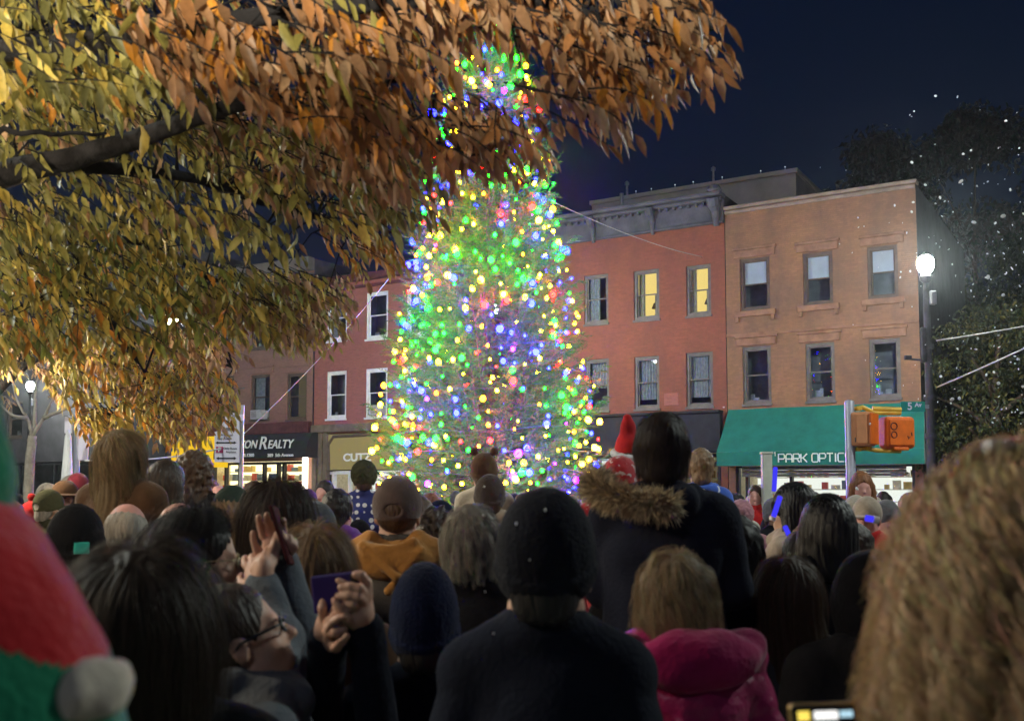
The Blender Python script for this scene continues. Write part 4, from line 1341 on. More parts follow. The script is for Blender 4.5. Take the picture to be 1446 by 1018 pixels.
regs = [
    ([(-30, -30), (300, -30), (330, 60), (250, 130), (120, 150), (-30, 140)], 2.7, 4.2, 120, 0.088, [(DKOL, 3), (OLIVE, 5), (YEL, 2), (ORG, .8)], (0.8, -0.3, 0), none),
    ([(150, -30), (560, -30), (600, 60), (570, 170), (480, 200), (330, 140), (200, 90)], 2.5, 3.5, 150, 0.085, [(BRN, 4), (RUST, 3), (ORG, 2), (OLIVE, 1.5), (TANB, 1)], (0.9, -0.2, 0), none),
    ([(540, -30), (985, -30), (995, 62), (955, 110), (925, 145), (880, 160), (845, 172), (800, 178), (775, 140), (760, 60), (700, 40), (560, 60)], 2.7, 3.6, 150, 0.082, [(BRN, 6), (RUST, 3), (TANB, 2), (ORG, 0.8)], (0.9, -0.2, -0.1), cuts),
    ([(860, -30), (1000, -30), (1006, 60), (960, 105), (900, 150), (840, 170)], 2.9, 3.4, 34, 0.082, [(BRN, 5), (TANB, 3), (RUST, 2)], (0.9, -0.3, -0.1), none),
    ([(470, 40), (620, 40), (640, 110), (600, 230), (500, 250), (450, 180)], 2.9, 3.9, 80, 0.080, [(BRN, 5), (RUST, 4), (ORG, 2), (OLIVE, 1)], (0.7, -0.3, -0.2), cuts),
    ([(590, 168), (690, 158), (768, 172), (772, 205), (700, 232), (610, 236)], 3.0, 3.8, 46, 0.080, [(BRN, 6), (RUST, 3), (TANB, 2)], (0.7, -0.3, -0.2), cuts),
    ([(640, 20), (760, 30), (770, 170), (640, 180)], 3.2, 3.9, 12, 0.080, [(BRN, 6), (RUST, 3), (TANB, 2)], (0.7, -0.3, -0.2), cuts),
    ([(-30, 110), (220, 150), (420, 190), (590, 220), (604, 262), (598, 300), (545, 325), (430, 335), (330, 345), (150, 330), (-30, 330)], 3.9, 5.6, 420, 0.082, [(OLIVE, 6), (DKOL, 2), (YEL, 3), (BRN, .8), (TANB, .7)], (0.8, -0.2, 0), [(120, 212, 60, 22, .75)]),
    ([(300, 100), (560, 180), (600, 230), (560, 290), (400, 280), (260, 200)], 3.6, 4.8, 110, 0.082, [(BRN, 4), (OLIVE, 3), (TANB, 2), (RUST, 2)], (0.8, -0.2, 0), none),
    ([(-30, 300), (180, 320), (330, 370), (300, 385), (400, 400), (330, 455), (270, 480), (120, 490), (-30, 490)], 5.0, 6.6, 420, 0.086, [(YEL, 4), (OLIVE, 5), (GRN, 2), (ORG, 1)], (0.6, -0.2, -0.1), none),
    ([(290, 400), (380, 388), (480, 395), (500, 410), (486, 440), (455, 472), (400, 478), (330, 465), (270, 450)], 5.4, 6.6, 190, 0.084, [(OLIVE, 4), (YEL, 3), (TANB, 2), (BRN, 1.5)], (0.8, -0.2, -0.1), none),
    ([(470, 345), (550, 330), (556, 350), (520, 372), (480, 380)], 5.0, 6.0, 26, 0.084, [(ORG, 4), (RUST, 3), (YEL, 1)], (0.8, -0.2, -0.1), none),
]
regs.append(([(-260, -240), (900, -240), (985, -30), (-260, -30)], 2.9, 4.6, 170, 0.084, [(BRN, 4), (OLIVE, 3), (RUST, 2), (TANB, 2)], (0.8, -0.2, 0), none))
canopy(Lv, tw, st_, regs)
Lv.o = [o - off for o in Lv.o]; tw.v = [tuple(np.array(v) - off) for v in tw.v]
cr = Lv.build('crown', M_leaf, ta); tw.build('twigs', M_limb, ta)
print('leaves A', len(Lv.o))

# --- the yellow tree a little further off
bx = at(-70, 690, 9.2); offb = np.array([bx.x, bx.y, 0.0])
tB = empty('yellow_tree', tuple(offb)); tag(tB, 'yellow leaved tree hanging low behind the crowd at the left', 'tree')
tr = MB(); tr.tube([(0, 0, 0), (.02, 0, 1), (.1, 0, 2.2), (.3, 0, 3.4)], [.22, .16, .14, .1], 12); tr.build('trunk', M_bark, tB, True)
lm = MB(); st_ = []
limb(lm, [tuple(offb + np.array([.1, 0, 2.3])), A(60, 500, 9), A(190, 520, 8.6), A(300, 560, 8.2)], .06, .008, st_)
limb(lm, [A(60, 500, 9), A(140, 470, 8.5), A(230, 480, 8.3), A(330, 520, 8.0)], .03, .006, st_)
limb(lm, [A(110, 500, 8.9), A(130, 560, 8.7), A(150, 610, 8.6)], .02, .005, st_)
limb(lm, [A(205, 525, 8.5), A(190, 560, 8.5), A(165, 590, 8.5)], .02, .005, st_)
lm.v = [tuple(np.array(v) - offb) for v in lm.v]; lm.build('limbs', M_limb, tB, True)
Lv = Leaves(); tw = MB()
canopy(Lv, tw, st_, [
    ([(110, 470), (290, 470), (320, 530), (322, 585), (290, 612), (255, 622), (220, 618), (200, 590), (150, 600), (118, 590), (60, 540)], 7.6, 9.4, 420, 0.095, [(YEL, 5), (ORG, 2), (TANB, 2), (OLIVE, 1.5), (BRN, 1)], (0.5, -0.2, -0.3), [(140, 560, 40, 22, .55)]),
    ([(-20, 470), (110, 480), (100, 525), (50, 530), (-20, 535)], 8.4, 10, 80, 0.08, [(TANB, 4), (YEL, 2), (OLIVE, 2)], (0.5, -0.2, -0.2), [(38, 548, 34, 20, 1)]),
    ([(240, 455), (330, 475), (335, 500), (290, 520), (240, 500)], 7.0, 8.4, 60, 0.09, [(TANB, 4), (BRN, 2), (YEL, 2)], (0.5, -0.2, -0.2), none),
    ([(100, 585), (185, 590), (170, 640), (160, 660), (150, 620), (105, 615)], 7.8, 9, 40, 0.09, [(YEL, 4), (ORG, 2)], (0.5, -0.2, -0.3), none),
])
Lv.o = [o - offb for o in Lv.o]; tw.v = [tuple(np.array(v) - offb) for v in tw.v]
Lv.build('crown', M_leaf, tB); tw.build('twigs', M_limb, tB)
print('leaves B', len(Lv.o))

# --- the thin pale tree under the left lamp
cxy = at(40, 690, 15.0); offc = np.array([cxy.x, cxy.y, 0.0])
tC = empty('bare_tree', tuple(offc)); tag(tC, 'thin pale nearly bare tree under the distant left lamp', 'tree')
lm = MB(); st_ = []
limb(lm, [tuple(offc), A(42, 660, 15), A(46, 615, 15)], .085, .06, st_)
for pts in ([A(46, 615, 15), A(62, 590, 15), A(80, 555, 14.9), A(120, 520, 14.8)], [A(46, 615, 15), A(38, 590, 15), A(22, 560, 15.1), A(10, 500, 15.2)], [A(46, 620, 15), A(50, 580, 15.1), A(52, 540, 15.2), A(70, 490, 15.3)],
            [A(62, 590, 15), A(100, 575, 14.7), A(150, 560, 14.6)], [A(38, 590, 15), A(16, 585, 14.8), A(-10, 560, 14.8)], [A(80, 555, 14.9), A(86, 530, 15), A(96, 500, 15)]):
    limb(lm, pts, .035, .006, st_)
lm.v = [tuple(np.array(v) - offc) for v in lm.v]; lm.build('trunk', M_palebark, tC, True)
Lv = Leaves(); tw = MB()
canopy(Lv, tw, st_, [([(-10, 490), (120, 490), (150, 550), (110, 580), (60, 560), (0, 580)], 14.4, 15.6, 46, 0.085, [(TANB, 4), (YEL, 2)], (0.3, -0.2, -0.2), [(38, 548, 30, 22, 1)])])
Lv.o = [o - offc for o in Lv.o]; tw.v = [tuple(np.array(v) - offc) for v in tw.v]
Lv.build('crown', M_leaf, tC); tw.build('twigs', M_palebark, tC)

# --- park trees beyond the lamp at the right, and the tall dark ones behind the roofs
def park_tree(px, d, ztop, rad, label, pal, n=5200, leaf=0.17, seed=1, z0=2.6):
    R_ = random.Random(seed)
    b = at(px, 690, d); o = np.array([b.x, b.y, 0.0])
    t = empty('park_tree', tuple(o)); tag(t, label, 'tree', 'trees at the edge of the park')
    tr = MB(); st = []
    limb(tr, [(0, 0, 0), (.1, 0, ztop * .3), (-.1, .1, ztop * .6), (.1, 0, ztop * .9)], .3, .05, st)
    for k in range(9):
        a = R_.uniform(0, 6.28); z = ztop * R_.uniform(.25, .6)
        limb(tr, [(0, 0, z), (rad * .4 * math.cos(a), rad * .4 * math.sin(a), z + ztop * .12), (rad * .85 * math.cos(a), rad * .85 * math.sin(a), z + ztop * .2)], .11, .02, st)
    tr.build('trunk', M_bark, t, True)
    L = Leaves()
    cl = []
    for k in range(64):
        a = R_.uniform(0, 6.28); u = R_.random() ** .5; z = R_.uniform(z0, ztop)
        prof = math.sin(math.pi * min(1, max(0.05, (z - z0) / (ztop - z0))) ** 0.8) ** 0.6
        cl.append((rad * u * prof * math.cos(a), rad * u * prof * math.sin(a), z, R_.uniform(.5, 1.25) * rad * .3))
    for k in range(n):
        c = R_.choice(cl)
        v = np.array([R_.gauss(0, 1), R_.gauss(0, 1), R_.gauss(0, 1)]); v /= np.linalg.norm(v)
        p = np.array(c[:3]) + v * c[3] * (0.55 + 0.45 * R_.random()) * np.array([1.25, 1.25, .75])
        cc = np.array(R_.choices([q[0] for q in pal], [q[1] for q in pal])[0]) * R_.uniform(.6, 1.4)
        L.leaf(p, np.array([R_.gauss(0, .6), R_.gauss(0, .6), -.7 + R_.gauss(0, .4)]), np.array([R_.gauss(0, .6), -.5 + R_.gauss(0, .5), .6]), leaf * R_.uniform(.7, 1.3), leaf * .5, cc)
    L.build('crown', M_leafdark, t)
    return t


DG = (0.024, 0.034, 0.012); MG = (0.045, 0.052, 0.015); BRD = (0.05, 0.034, 0.022)
park_tree(1415, 33, 7.6, 3.0, 'leafy green tree at the right edge behind the curly hair', [(MG, 3), (DG, 2), ((0.11, 0.095, 0.02), 1.5)], 9000, .16, 3, 1.6)
park_tree(1470, 47, 13.5, 4.6, 'dark green tree taller than the lamp at the right edge', [(DG, 3), (MG, 1)], 13000, .26, 4)
park_tree(1368, 52, 11.5, 3.2, 'dim tree standing between the lamp and the right edge', [(DG, 3), (BRD, 1)], 11000, .26, 5)
park_tree(1250, 75, 27.5, 6.5, 'tall dark brown tree rising behind the tan house roof', [(BRD, 3), (DG, 1)], 15000, .5, 6, 6)
park_tree(1390, 72, 28.5, 7.5, 'tallest dark tree filling the sky above the right lamp', [(BRD, 3), (DG, 1)], 19000, .5, 7, 5)
# ================================================================== people: makers
PIV = np.array([0.0, -0.012, 1.50])           # head pivot: base of the skull
SK_C = np.array([0.0, -0.012, 0.125]); SK_R = np.array([0.077, 0.098, 0.100])


def skin(name, c):
    m = mat(name, c, 0.5, 0.12, 14, 0.08, 120, spec=0.35)
    b = m.node_tree.nodes['Principled BSDF']
    b.inputs['Subsurface Weight'].default_value = 0.15; b.inputs['Subsurface Radius'].default_value = (0.6, 0.25, 0.12); b.inputs['Subsurface Scale'].default_value = 0.012
    return m


SKIN = {'fair': skin('fair_skin', (0.55, 0.33, 0.24)), 'pink': skin('pink_skin', (0.62, 0.31, 0.26)), 'tan': skin('tan_skin', (0.40, 0.23, 0.15)), 'brown': skin('brown_skin', (0.17, 0.09, 0.055))}


def cloth(name, c, rough=0.9, sheen=None, bump=0.25, bscale=55, var=0.3, vscale=5):
    if sheen is None: sheen = 0.25 if max(c) > .08 else 0.02
    return mat(name, c, rough, var, vscale, bump, bscale, sheen=sheen, spec=0.08)


CL = {n: cloth(n + '_cloth', c) for n, c in dict(black=(0.010, 0.010, 0.012), charcoal=(0.035, 0.035, 0.038), navy=(0.010, 0.014, 0.034), grey=(0.14, 0.14, 0.15), slate=(0.10, 0.125, 0.15), olive=(0.07, 0.07, 0.035), brown=(0.10, 0.055, 0.03), tan=(0.26, 0.17, 0.09), camel=(0.32, 0.20, 0.09), cream=(0.50, 0.44, 0.36), maroon=(0.14, 0.018, 0.03), red=(0.45, 0.02, 0.02), magenta=(0.30, 0.012, 0.085), purple=(0.20, 0.07, 0.36), blue=(0.03, 0.10, 0.50), lightblue=(0.30, 0.45, 0.62), teal=(0.03, 0.22, 0.22), green=(0.02, 0.16, 0.07), amber=(0.40, 0.185, 0.05), dkgreen=(0.035, 0.055, 0.045), rose=(0.42, 0.20, 0.22), white=(0.62, 0.62, 0.64), beige=(0.38, 0.31, 0.24)).items()}
CL['puffmagenta'] = mat('magenta_nylon', (0.30, 0.012, 0.085), 0.38, 0.2, 7, 0.5, 22, spec=0.4)
M_denim = cloth('dark_denim', (0.03, 0.035, 0.06)); M_shoe = mat('shoe_leather', (0.03, 0.028, 0.026), 0.5)


def hairmat(name, c):
    m = mat(name, c, 0.5, 0.45, 30, 0.5, 90, spec=0.4)
    n = [x for x in m.node_tree.nodes if x.type == 'TEX_NOISE'][0]
    mp = m.node_tree.nodes.new('ShaderNodeMapping'); mp.inputs['Scale'].default_value = (1, 1, 0.15)
    tc = [x for x in m.node_tree.nodes if x.type == 'TEX_COORD'][0]
    m.node_tree.links.new(tc.outputs['Object'], mp.inputs['Vector'])
    for q in [x for x in m.node_tree.nodes if x.type == 'TEX_NOISE']: m.node_tree.links.new(mp.outputs[0], q.inputs['Vector'])
    return m


HC = dict(black=(0.012, 0.010, 0.010), darkbrown=(0.030, 0.018, 0.012), brown=(0.075, 0.042, 0.024), blond=(0.34, 0.21, 0.10), dkblond=(0.19, 0.115, 0.058), grey=(0.26, 0.23, 0.19), ginger=(0.22, 0.085, 0.03))
HM = {k: hairmat(k + '_hair', v) for k, v in HC.items()}
M_strand = tint_mat('hair_strand', 0.55, 0.12, 0.22)
_cache = {}


def Rm(pitch=0.0, yaw=0.0, roll=0.0):
    """head turn: pitch lifts the face, yaw turns it to the figure's left, roll tips it to the right"""
    return Euler((R(pitch), R(roll), R(yaw)), 'XYZ').to_matrix()


ARMS = {
    'down': (((-.255, -.03, 1.11), (-.245, .07, .87)), ((.255, -.03, 1.11), (.245, .07, .87))),
    'pockets': (((-.29, -.08, 1.12), (-.19, .10, .95)), ((.29, -.08, 1.12), (.19, .10, .95))),
    'phone': (((-.25, .10, 1.16), (-.05, .34, 1.42)), ((.25, .10, 1.16), (.07, .35, 1.46))),
    'phoneup': (((-.26, -.02, 1.12), (-.22, .1, .9)), ((.27, .16, 1.30), (.12, .34, 1.62))),
    'sit': (((-.23, .06, 1.14), (-.10, .24, 1.08)), ((.23, .06, 1.14), (.10, .24, 1.08))),
    'hold': (((-.25, .02, 1.2), (-.14, .10, 1.42)), ((.25, .02, 1.2), (.14, .10, 1.42))),
}


def hand_mesh(curl=0.35, h=0.0055, left=False):
    key = ('hand', curl, h, left)
    if key in _cache: return _cache[key]
    F = Field((-.07, -.05, -.03), (.09, .09, .21), h)
    F.ell((0, 0, .052), (.040, .015, .052), .012); F.cap((0, 0, -.02), (0, 0, .03), .026, .03, .015)
    for i, (x, ln) in enumerate(((-.030, .066), (-.010, .076), (.010, .070), (.029, .054))):
        a = 0.25 * curl; p = np.array([x, .0, .092]); pts = [p]
        for k, fr in enumerate((.45, .3, .25)):
            a += curl * (0.9 + 0.25 * i)
            p = p + ln * fr * np.array([x * .8, math.sin(a), math.cos(a)]); pts.append(p)
        F.chain(pts, [.0095, .009, .0082, .0072], .004)
    F.chain([(-.028, .008, .028), (-.056, .022, .058), (-.062, .034, .084), (-.056, .046, .102)], [.016, .012, .010, .0085], .008)
    V, Q = F.net()
    if left: V = V * np.array([-1, 1, 1]); Q = Q[:, ::-1]
    _cache[key] = (V, Q)
    return V, Q


def place_hand(wr, el, left, curl=0.35, roll=0.0):
    V, Q = hand_mesh(curl, left=left)
    z = np.array(wr) - np.array(el); z /= np.linalg.norm(z)
    inward = np.array([1.0 if left else -1.0, 0.15, 0]); y = inward - z * (inward @ z); y /= np.linalg.norm(y)
    x = np.cross(y, z)
    M = np.stack([x, y, z], 1)
    return (V @ M.T + np.array(wr), Q)


def head_prims(F, hs, hr, ears=True, face=True):
    T = lambda p: PIV + hs * (np.array(hr) @ np.array(p))
    E = lambda c, r, k, op='u': F.ell(T(c), np.array(r) * hs, k * hs, op, rot=hr)
    C = lambda a, b, ra, rb, k: F.cap(T(a), T(b), ra * hs, rb * hs, k * hs)
    E(SK_C, SK_R, .01)
    E((0, .030, .062), (.058, .062, .076), .03)
    E((0, .058, .012), (.032, .032, .024), .025)
    for s in (-1, 1):
        C((s * .055, .0, .03), (s * .022, .06, .008), .018, .016, .02)
        E((s * .036, .056, .058), (.026, .024, .028), .02)
    if face:
        C((-.036, .079, .115), (.036, .079, .115), .011, .011, .014)
        for s in (-1, 1):
            E((s * .031, .098, .097), (.017, .014, .010), .01, 's')
            E((s * .031, .078, .097), (.0125, .0125, .0115), .002)
            C((s * .017, .0905, .1005), (s * .044, .084, .1015), .0035, .0030, .003)
        C((0, .086, .100), (0, .111, .062), .008, .0125, .012)
        for s in (-1, 1): E((s * .0115, .099, .058), (.0085, .010, .008), .006)
        C((-.018, .086, .036), (.018, .086, .036), .0065, .0065, .006); C((-.015, .086, .026), (.015, .086, .026), .0072, .0072, .005)
        C((-.020, .097, .0312), (.020, .097, .0312), .0015, .0015, .001)
    if ears:
        for s in (-1, 1):
            E((s * .080, -.008, .085), (.010, .021, .033), .006); E((s * .088, -.002, .088), (.006, .011, .018), .005, 's')


def bounds(arms, pad=0.16, hs=1.0, z0=-0.02):
    pts = [p for s in arms for p in s] + [(-.3, -.24, z0), (.3, .22, 1.5 + .27 * hs)]
    pts = np.array(pts)
    return pts.min(0) - pad, pts.max(0) + pad


def arms_of(a): return ARMS[a] if isinstance(a, str) else a


def make_body(arms='down', sit=False, hs=1.0, hr=None, h=0.012, hands=True, extra=None, key=None, face=True):
    hr = hr or Rm()
    k_ = ('body', arms if isinstance(arms, str) else key, sit, hs, tuple(np.array(hr).ravel().round(3)), h)
    if k_ in _cache: return _cache[k_]
    ar = arms_of(arms)
    lo, hi = bounds(ar, hs=hs, z0=0.45 if sit else -.02)
    if sit: hi[1] = max(hi[1], .62)
    F = Field(lo, hi, h)
    F.ell((0, 0, .95), (.165, .12, .15), .03).ell((0, .0, 1.12), (.15, .11, .2), .05).ell((0, 0, 1.27), (.175, .115, .21), .05)
    F.cap((-.155, -.005, 1.405), (.155, -.005, 1.405), .055, .055, .05)
    for s in (-1, 1): F.cap((s * .12, -.01, 1.42), (s * .02, -.015, 1.49), .04, .045, .04)
    F.cap((0, -.02, 1.42), (0, -.006, 1.55), .056, .053, .03)
    for i, s in enumerate((-1, 1)):
        el, wr = ar[i]
        F.chain([(s * .185, -.005, 1.39), el, wr], [.052, .040, .027], .02)
        if sit:
            F.chain([(s * .09, 0, .92), (s * .15, .36, .93), (s * .13, .38, .52)], [.085, .06, .045], .03); F.cap((s * .13, .37, .5), (s * .13, .48, .5), .04, .03, .02)
        else:
            F.chain([(s * .09, 0, .92), (s * .10, .012, .50), (s * .105, -.02, .08)], [.088, .056, .040], .03); F.cap((s * .105, -.03, .045), (s * .115, .14, .035), .042, .032, .03)
    head_prims(F, hs, hr, face=face)
    ex = list(extra or [])
    if hands:
        for i in (0, 1): ex.append(place_hand(ar[i][1], ar[i][0], i == 0))
    me = fmesh('person', F, ex)
    me.materials.append(None)
    _cache[k_] = me
    return me


def make_coat(arms='down', style='coat', h=0.012, key=None, hem=0.70, sit=False, fat=0.0):
    k_ = ('coat', arms if isinstance(arms, str) else key, style, h, hem, sit, fat)
    if k_ in _cache: return _cache[k_]
    ar = arms_of(arms)
    lo, hi = bounds(ar, 0.15, z0=hem - .06)
    lo[1] = min(lo[1], -.36)
    F = Field(lo, hi, h)
    f = fat
    F.ell((0, 0, .93), (.195 + f, .150 + f, .3), .03).ell((0, 0, 1.12), (.180 + f, .142 + f, .25), .05).ell((0, -.005, 1.27), (.198 + f, .148 + f, .21), .05)
    F.cap((-.158, -.008, 1.395), (.158, -.008, 1.395), .072 + f * .5, .072 + f * .5, .05)
    for s in (-1, 1): F.cap((s * .13, -.012, 1.43), (s * .03, -.018, 1.475), .048, .058, .05)
    for i, s in enumerate((-1, 1)):
        el, wr = ar[i]
        F.chain([(s * .185, -.005, 1.385), el, wr], [.072 + f * .5, .060 + f * .5, .045 + f * .3], .025)
        v = np.array(wr) - np.array(el); v /= np.linalg.norm(v)
        F.cap(np.array(wr) - v * .03, np.array(wr) + v * .012, .049 + f * .3, .047 + f * .3, .006)
    F.ell((0, -.012, 1.482), (.088, .090, .062), .02)
    if style in ('hood', 'furhood'):
        F.ell((0, -.125, 1.455), (.135, .075, .085), .035).cap((-.11, -.06, 1.47), (-.03, .07, 1.41), .042, .035, .02).cap((.11, -.06, 1.47), (.03, .07, 1.41), .042, .035, .02)
        F.ell((0, -.15, 1.53), (.085, .05, .05), .02, 's')
        F.cap((-.10, -.16, 1.47), (.02, -.21, 1.40), .016, .016, .012).cap((.10, -.15, 1.455), (.0, -.2, 1.36), .014, .014, .012)
    if style == 'scarf':
        F.cap((-.07, -.06, 1.47), (.07, -.07, 1.49), .052, .05, .015).cap((-.085, .02, 1.46), (-.06, -.06, 1.50), .046, .046, .015).cap((.085, .02, 1.47), (.06, -.06, 1.48), .046, .046, .015).cap((-.05, .07, 1.45), (.05, .07, 1.45), .045, .045, .02)
    F.ell((0, -.004, 1.555), (.066, .068, .085), .012, 's')
    if style == 'puffer':
        F.disp(lambda x, y, z: 0.010 * (np.abs(np.sin(z * math.pi / .095 + 0.5 * np.sin(9 * x))) ** 0.5 * -1 + 0.6) + 0.003 * wob(x, y, z, 40))
    else:
        F.disp(lambda x, y, z: 0.006 * wob(x + .5 * z, y, z * .45, 13, .7) + 0.004 * wob(x - .4 * z, y + .3 * z, z * .8, 23, 1.9))
    F.plane((0, 0, hem), (0, 0, -1), .01)
    me = fmesh('jacket', F); me.materials.append(None)
    _cache[k_] = me
    return me


def make_legs(sit=False):
    k_ = ('legs', sit)
    if k_ in _cache: return _cache[k_]
    F = Field((-.3, -.25, .03), (.3, .6, 1.0), .016)
    F.ell((0, 0, .93), (.178, .135, .13), .03)
    for s in (-1, 1):
        if sit: F.chain([(s * .09, 0, .92), (s * .15, .36, .93), (s * .13, .38, .56)], [.098, .074, .058], .02)
        else: F.chain([(s * .09, 0, .90), (s * .10, .012, .50), (s * .105, -.02, .10)], [.103, .075, .062], .02)
    F.disp(lambda x, y, z: 0.004 * wob(x, y, z, 26))
    me = fmesh('trousers', F); me.materials.append(None)
    G = Field((-.25, -.2, -.02), (.25, .6, .62), .012)
    for s in (-1, 1):
        if sit: G.cap((s * .13, .37, .50), (s * .13, .49, .485), .050, .040, .02).cap((s * .13, .375, .56), (s * .13, .37, .5), .045, .05, .02)
        else: G.cap((s * .105, -.04, .05), (s * .117, .15, .042), .050, .042, .03).cap((s * .105, -.03, .11), (s * .105, -.03, .06), .046, .05, .02)
    if not sit: G.plane((0, 0, 0.002), (0, 0, -1))
    m2 = fmesh('shoes', G); m2.materials.append(None)
    _cache[k_] = (me, m2)
    return me, m2


# ---------------------------------------------------------------- hair and hats, in the head's own frame
def groove(n, amp):
    return lambda x, y, z: amp * np.sin(np.arctan2(x, -(y + .012)) * n + 2.5 * np.sin(z * 16) + 1.2 * np.sin(x * 60)) + amp * .6 * wob(x, y, z, 70, .4)


def make_hair(style, h=0.008):
    k_ = ('hair', style, h)
    if k_ in _cache: return _cache[k_]
    F = Field((-.26, -.28, -.42), (.26, .22, .36), h)
    c = SK_C
    if style == 'short':
        F.ell(c + (0, -.006, .008), (.085, .106, .108), .01).ell((0, -.07, .05), (.062, .045, .06), .03)
        F.ell((0, .115, .06), (.085, .085, .115), .015, 's')
        for s in (-1, 1): F.ell((s * .09, .0, .06), (.03, .035, .05), .012, 's')
        F.plane((0, -.07, .012), (0, .45, -1), .01); F.disp(groove(34, .0022))
    elif style == 'tousled':
        F.ell(c + (0, -.006, .014), (.094, .114, .116), .01).ell((0, -.075, .045), (.066, .045, .06), .03)
        F.ell((0, .125, .055), (.085, .085, .115), .015, 's'); F.plane((0, -.07, .0), (0, .4, -1), .01)
        F.disp(lambda x, y, z: .006 * wob(x, y, z, 58, .3) + .004 * wob(x, y, z, 100, 1.2))
    elif style in ('long', 'longer'):
        dn = -.20 if style == 'long' else -.30
        F.ell(c + (0, -.008, .008), (.090, .110, .110), .01)
        F.cap((0, -.055, .10), (0, -.085, dn), .088, .075, .03)
        for s in (-1, 1): F.cap((s * .066, -.012, .10), (s * .095, -.030, dn + .02), .045, .050, .03)
        F.ell((0, .105, .035), (.064, .085, .115), .012, 's').ell((0, .02, -.09), (.055, .06, .14), .012, 's')
        F.disp(groove(30, .003)); F.plane((0, 0, dn - .03), (0, .1, -1), .02)
    elif style == 'tucked':
        F.ell(c + (0, -.010, .008), (.088, .106, .110), .01).cap((0, -.06, .10), (0, -.095, -.22), .085, .075, .03)
        for s in (-1, 1): F.cap((s * .055, -.045, .10), (s * .075, -.07, -.18), .042, .045, .03)
        F.ell((0, .115, .035), (.095, .105, .125), .015, 's').ell((0, .05, -.07), (.12, .075, .12), .012, 's'); F.disp(groove(30, .003)); F.plane((0, 0, -.24), (0, .1, -1), .02)
    elif style == 'bob':
        F.ell(c + (0, -.008, .010), (.096, .116, .114), .01).cap((0, -.05, .08), (0, -.06, -.02), .090, .082, .03)
        for s in (-1, 1): F.cap((s * .07, -.01, .10), (s * .085, -.015, -.01), .040, .042, .03)
        F.ell((0, .11, .04), (.066, .085, .115), .012, 's'); F.ell((0, .03, -.05), (.05, .06, .09), .012, 's'); F.plane((0, 0, -.04), (0, .2, -1), .015); F.disp(groove(32, .003))
    elif style == 'curly':
        F.ell(c + (0, -.014, .012), (.120, .128, .125), .01).cap((0, -.06, .08), (0, -.07, -.06), .105, .085, .03)
        for s in (-1, 1): F.cap((s * .08, -.01, .10), (s * .09, -.02, -.04), .05, .045, .03)
        F.ell((0, .12, .03), (.066, .09, .12), .012, 's')
        F.disp(lambda x, y, z: .013 * wob(x, y, z, 62, .3) + .007 * wob(x, y, z, 110, 1.2))
    elif style == 'bun':
        F.ell(c + (0, -.006, .006), (.086, .106, .107), .01).ell((0, -.07, .05), (.055, .04, .06), .03).ell((0, -.115, .14), (.042, .038, .040), .01)
        F.ell((0, .115, .05), (.08, .085, .125), .012, 's'); F.plane((0, -.07, .0), (0, .4, -1), .01); F.disp(groove(34, .0025))
    elif style == 'fringe':      # thinning hair round a bald crown
        F.ell(c + (0, -.008, -.004), (.083, .104, .100), .01).ell(c + (0, .02, .075), (.072, .085, .09), .02, 's').ell((0, .12, .06), (.1, .1, .13), .01, 's')
        F.plane((0, -.07, .02), (0, .45, -1), .01); F.disp(groove(34, .002))
    V, Q = F.net()
    me = np_mesh('hair', V, Q); me.materials.append(None)
    _cache[k_] = me
    return me


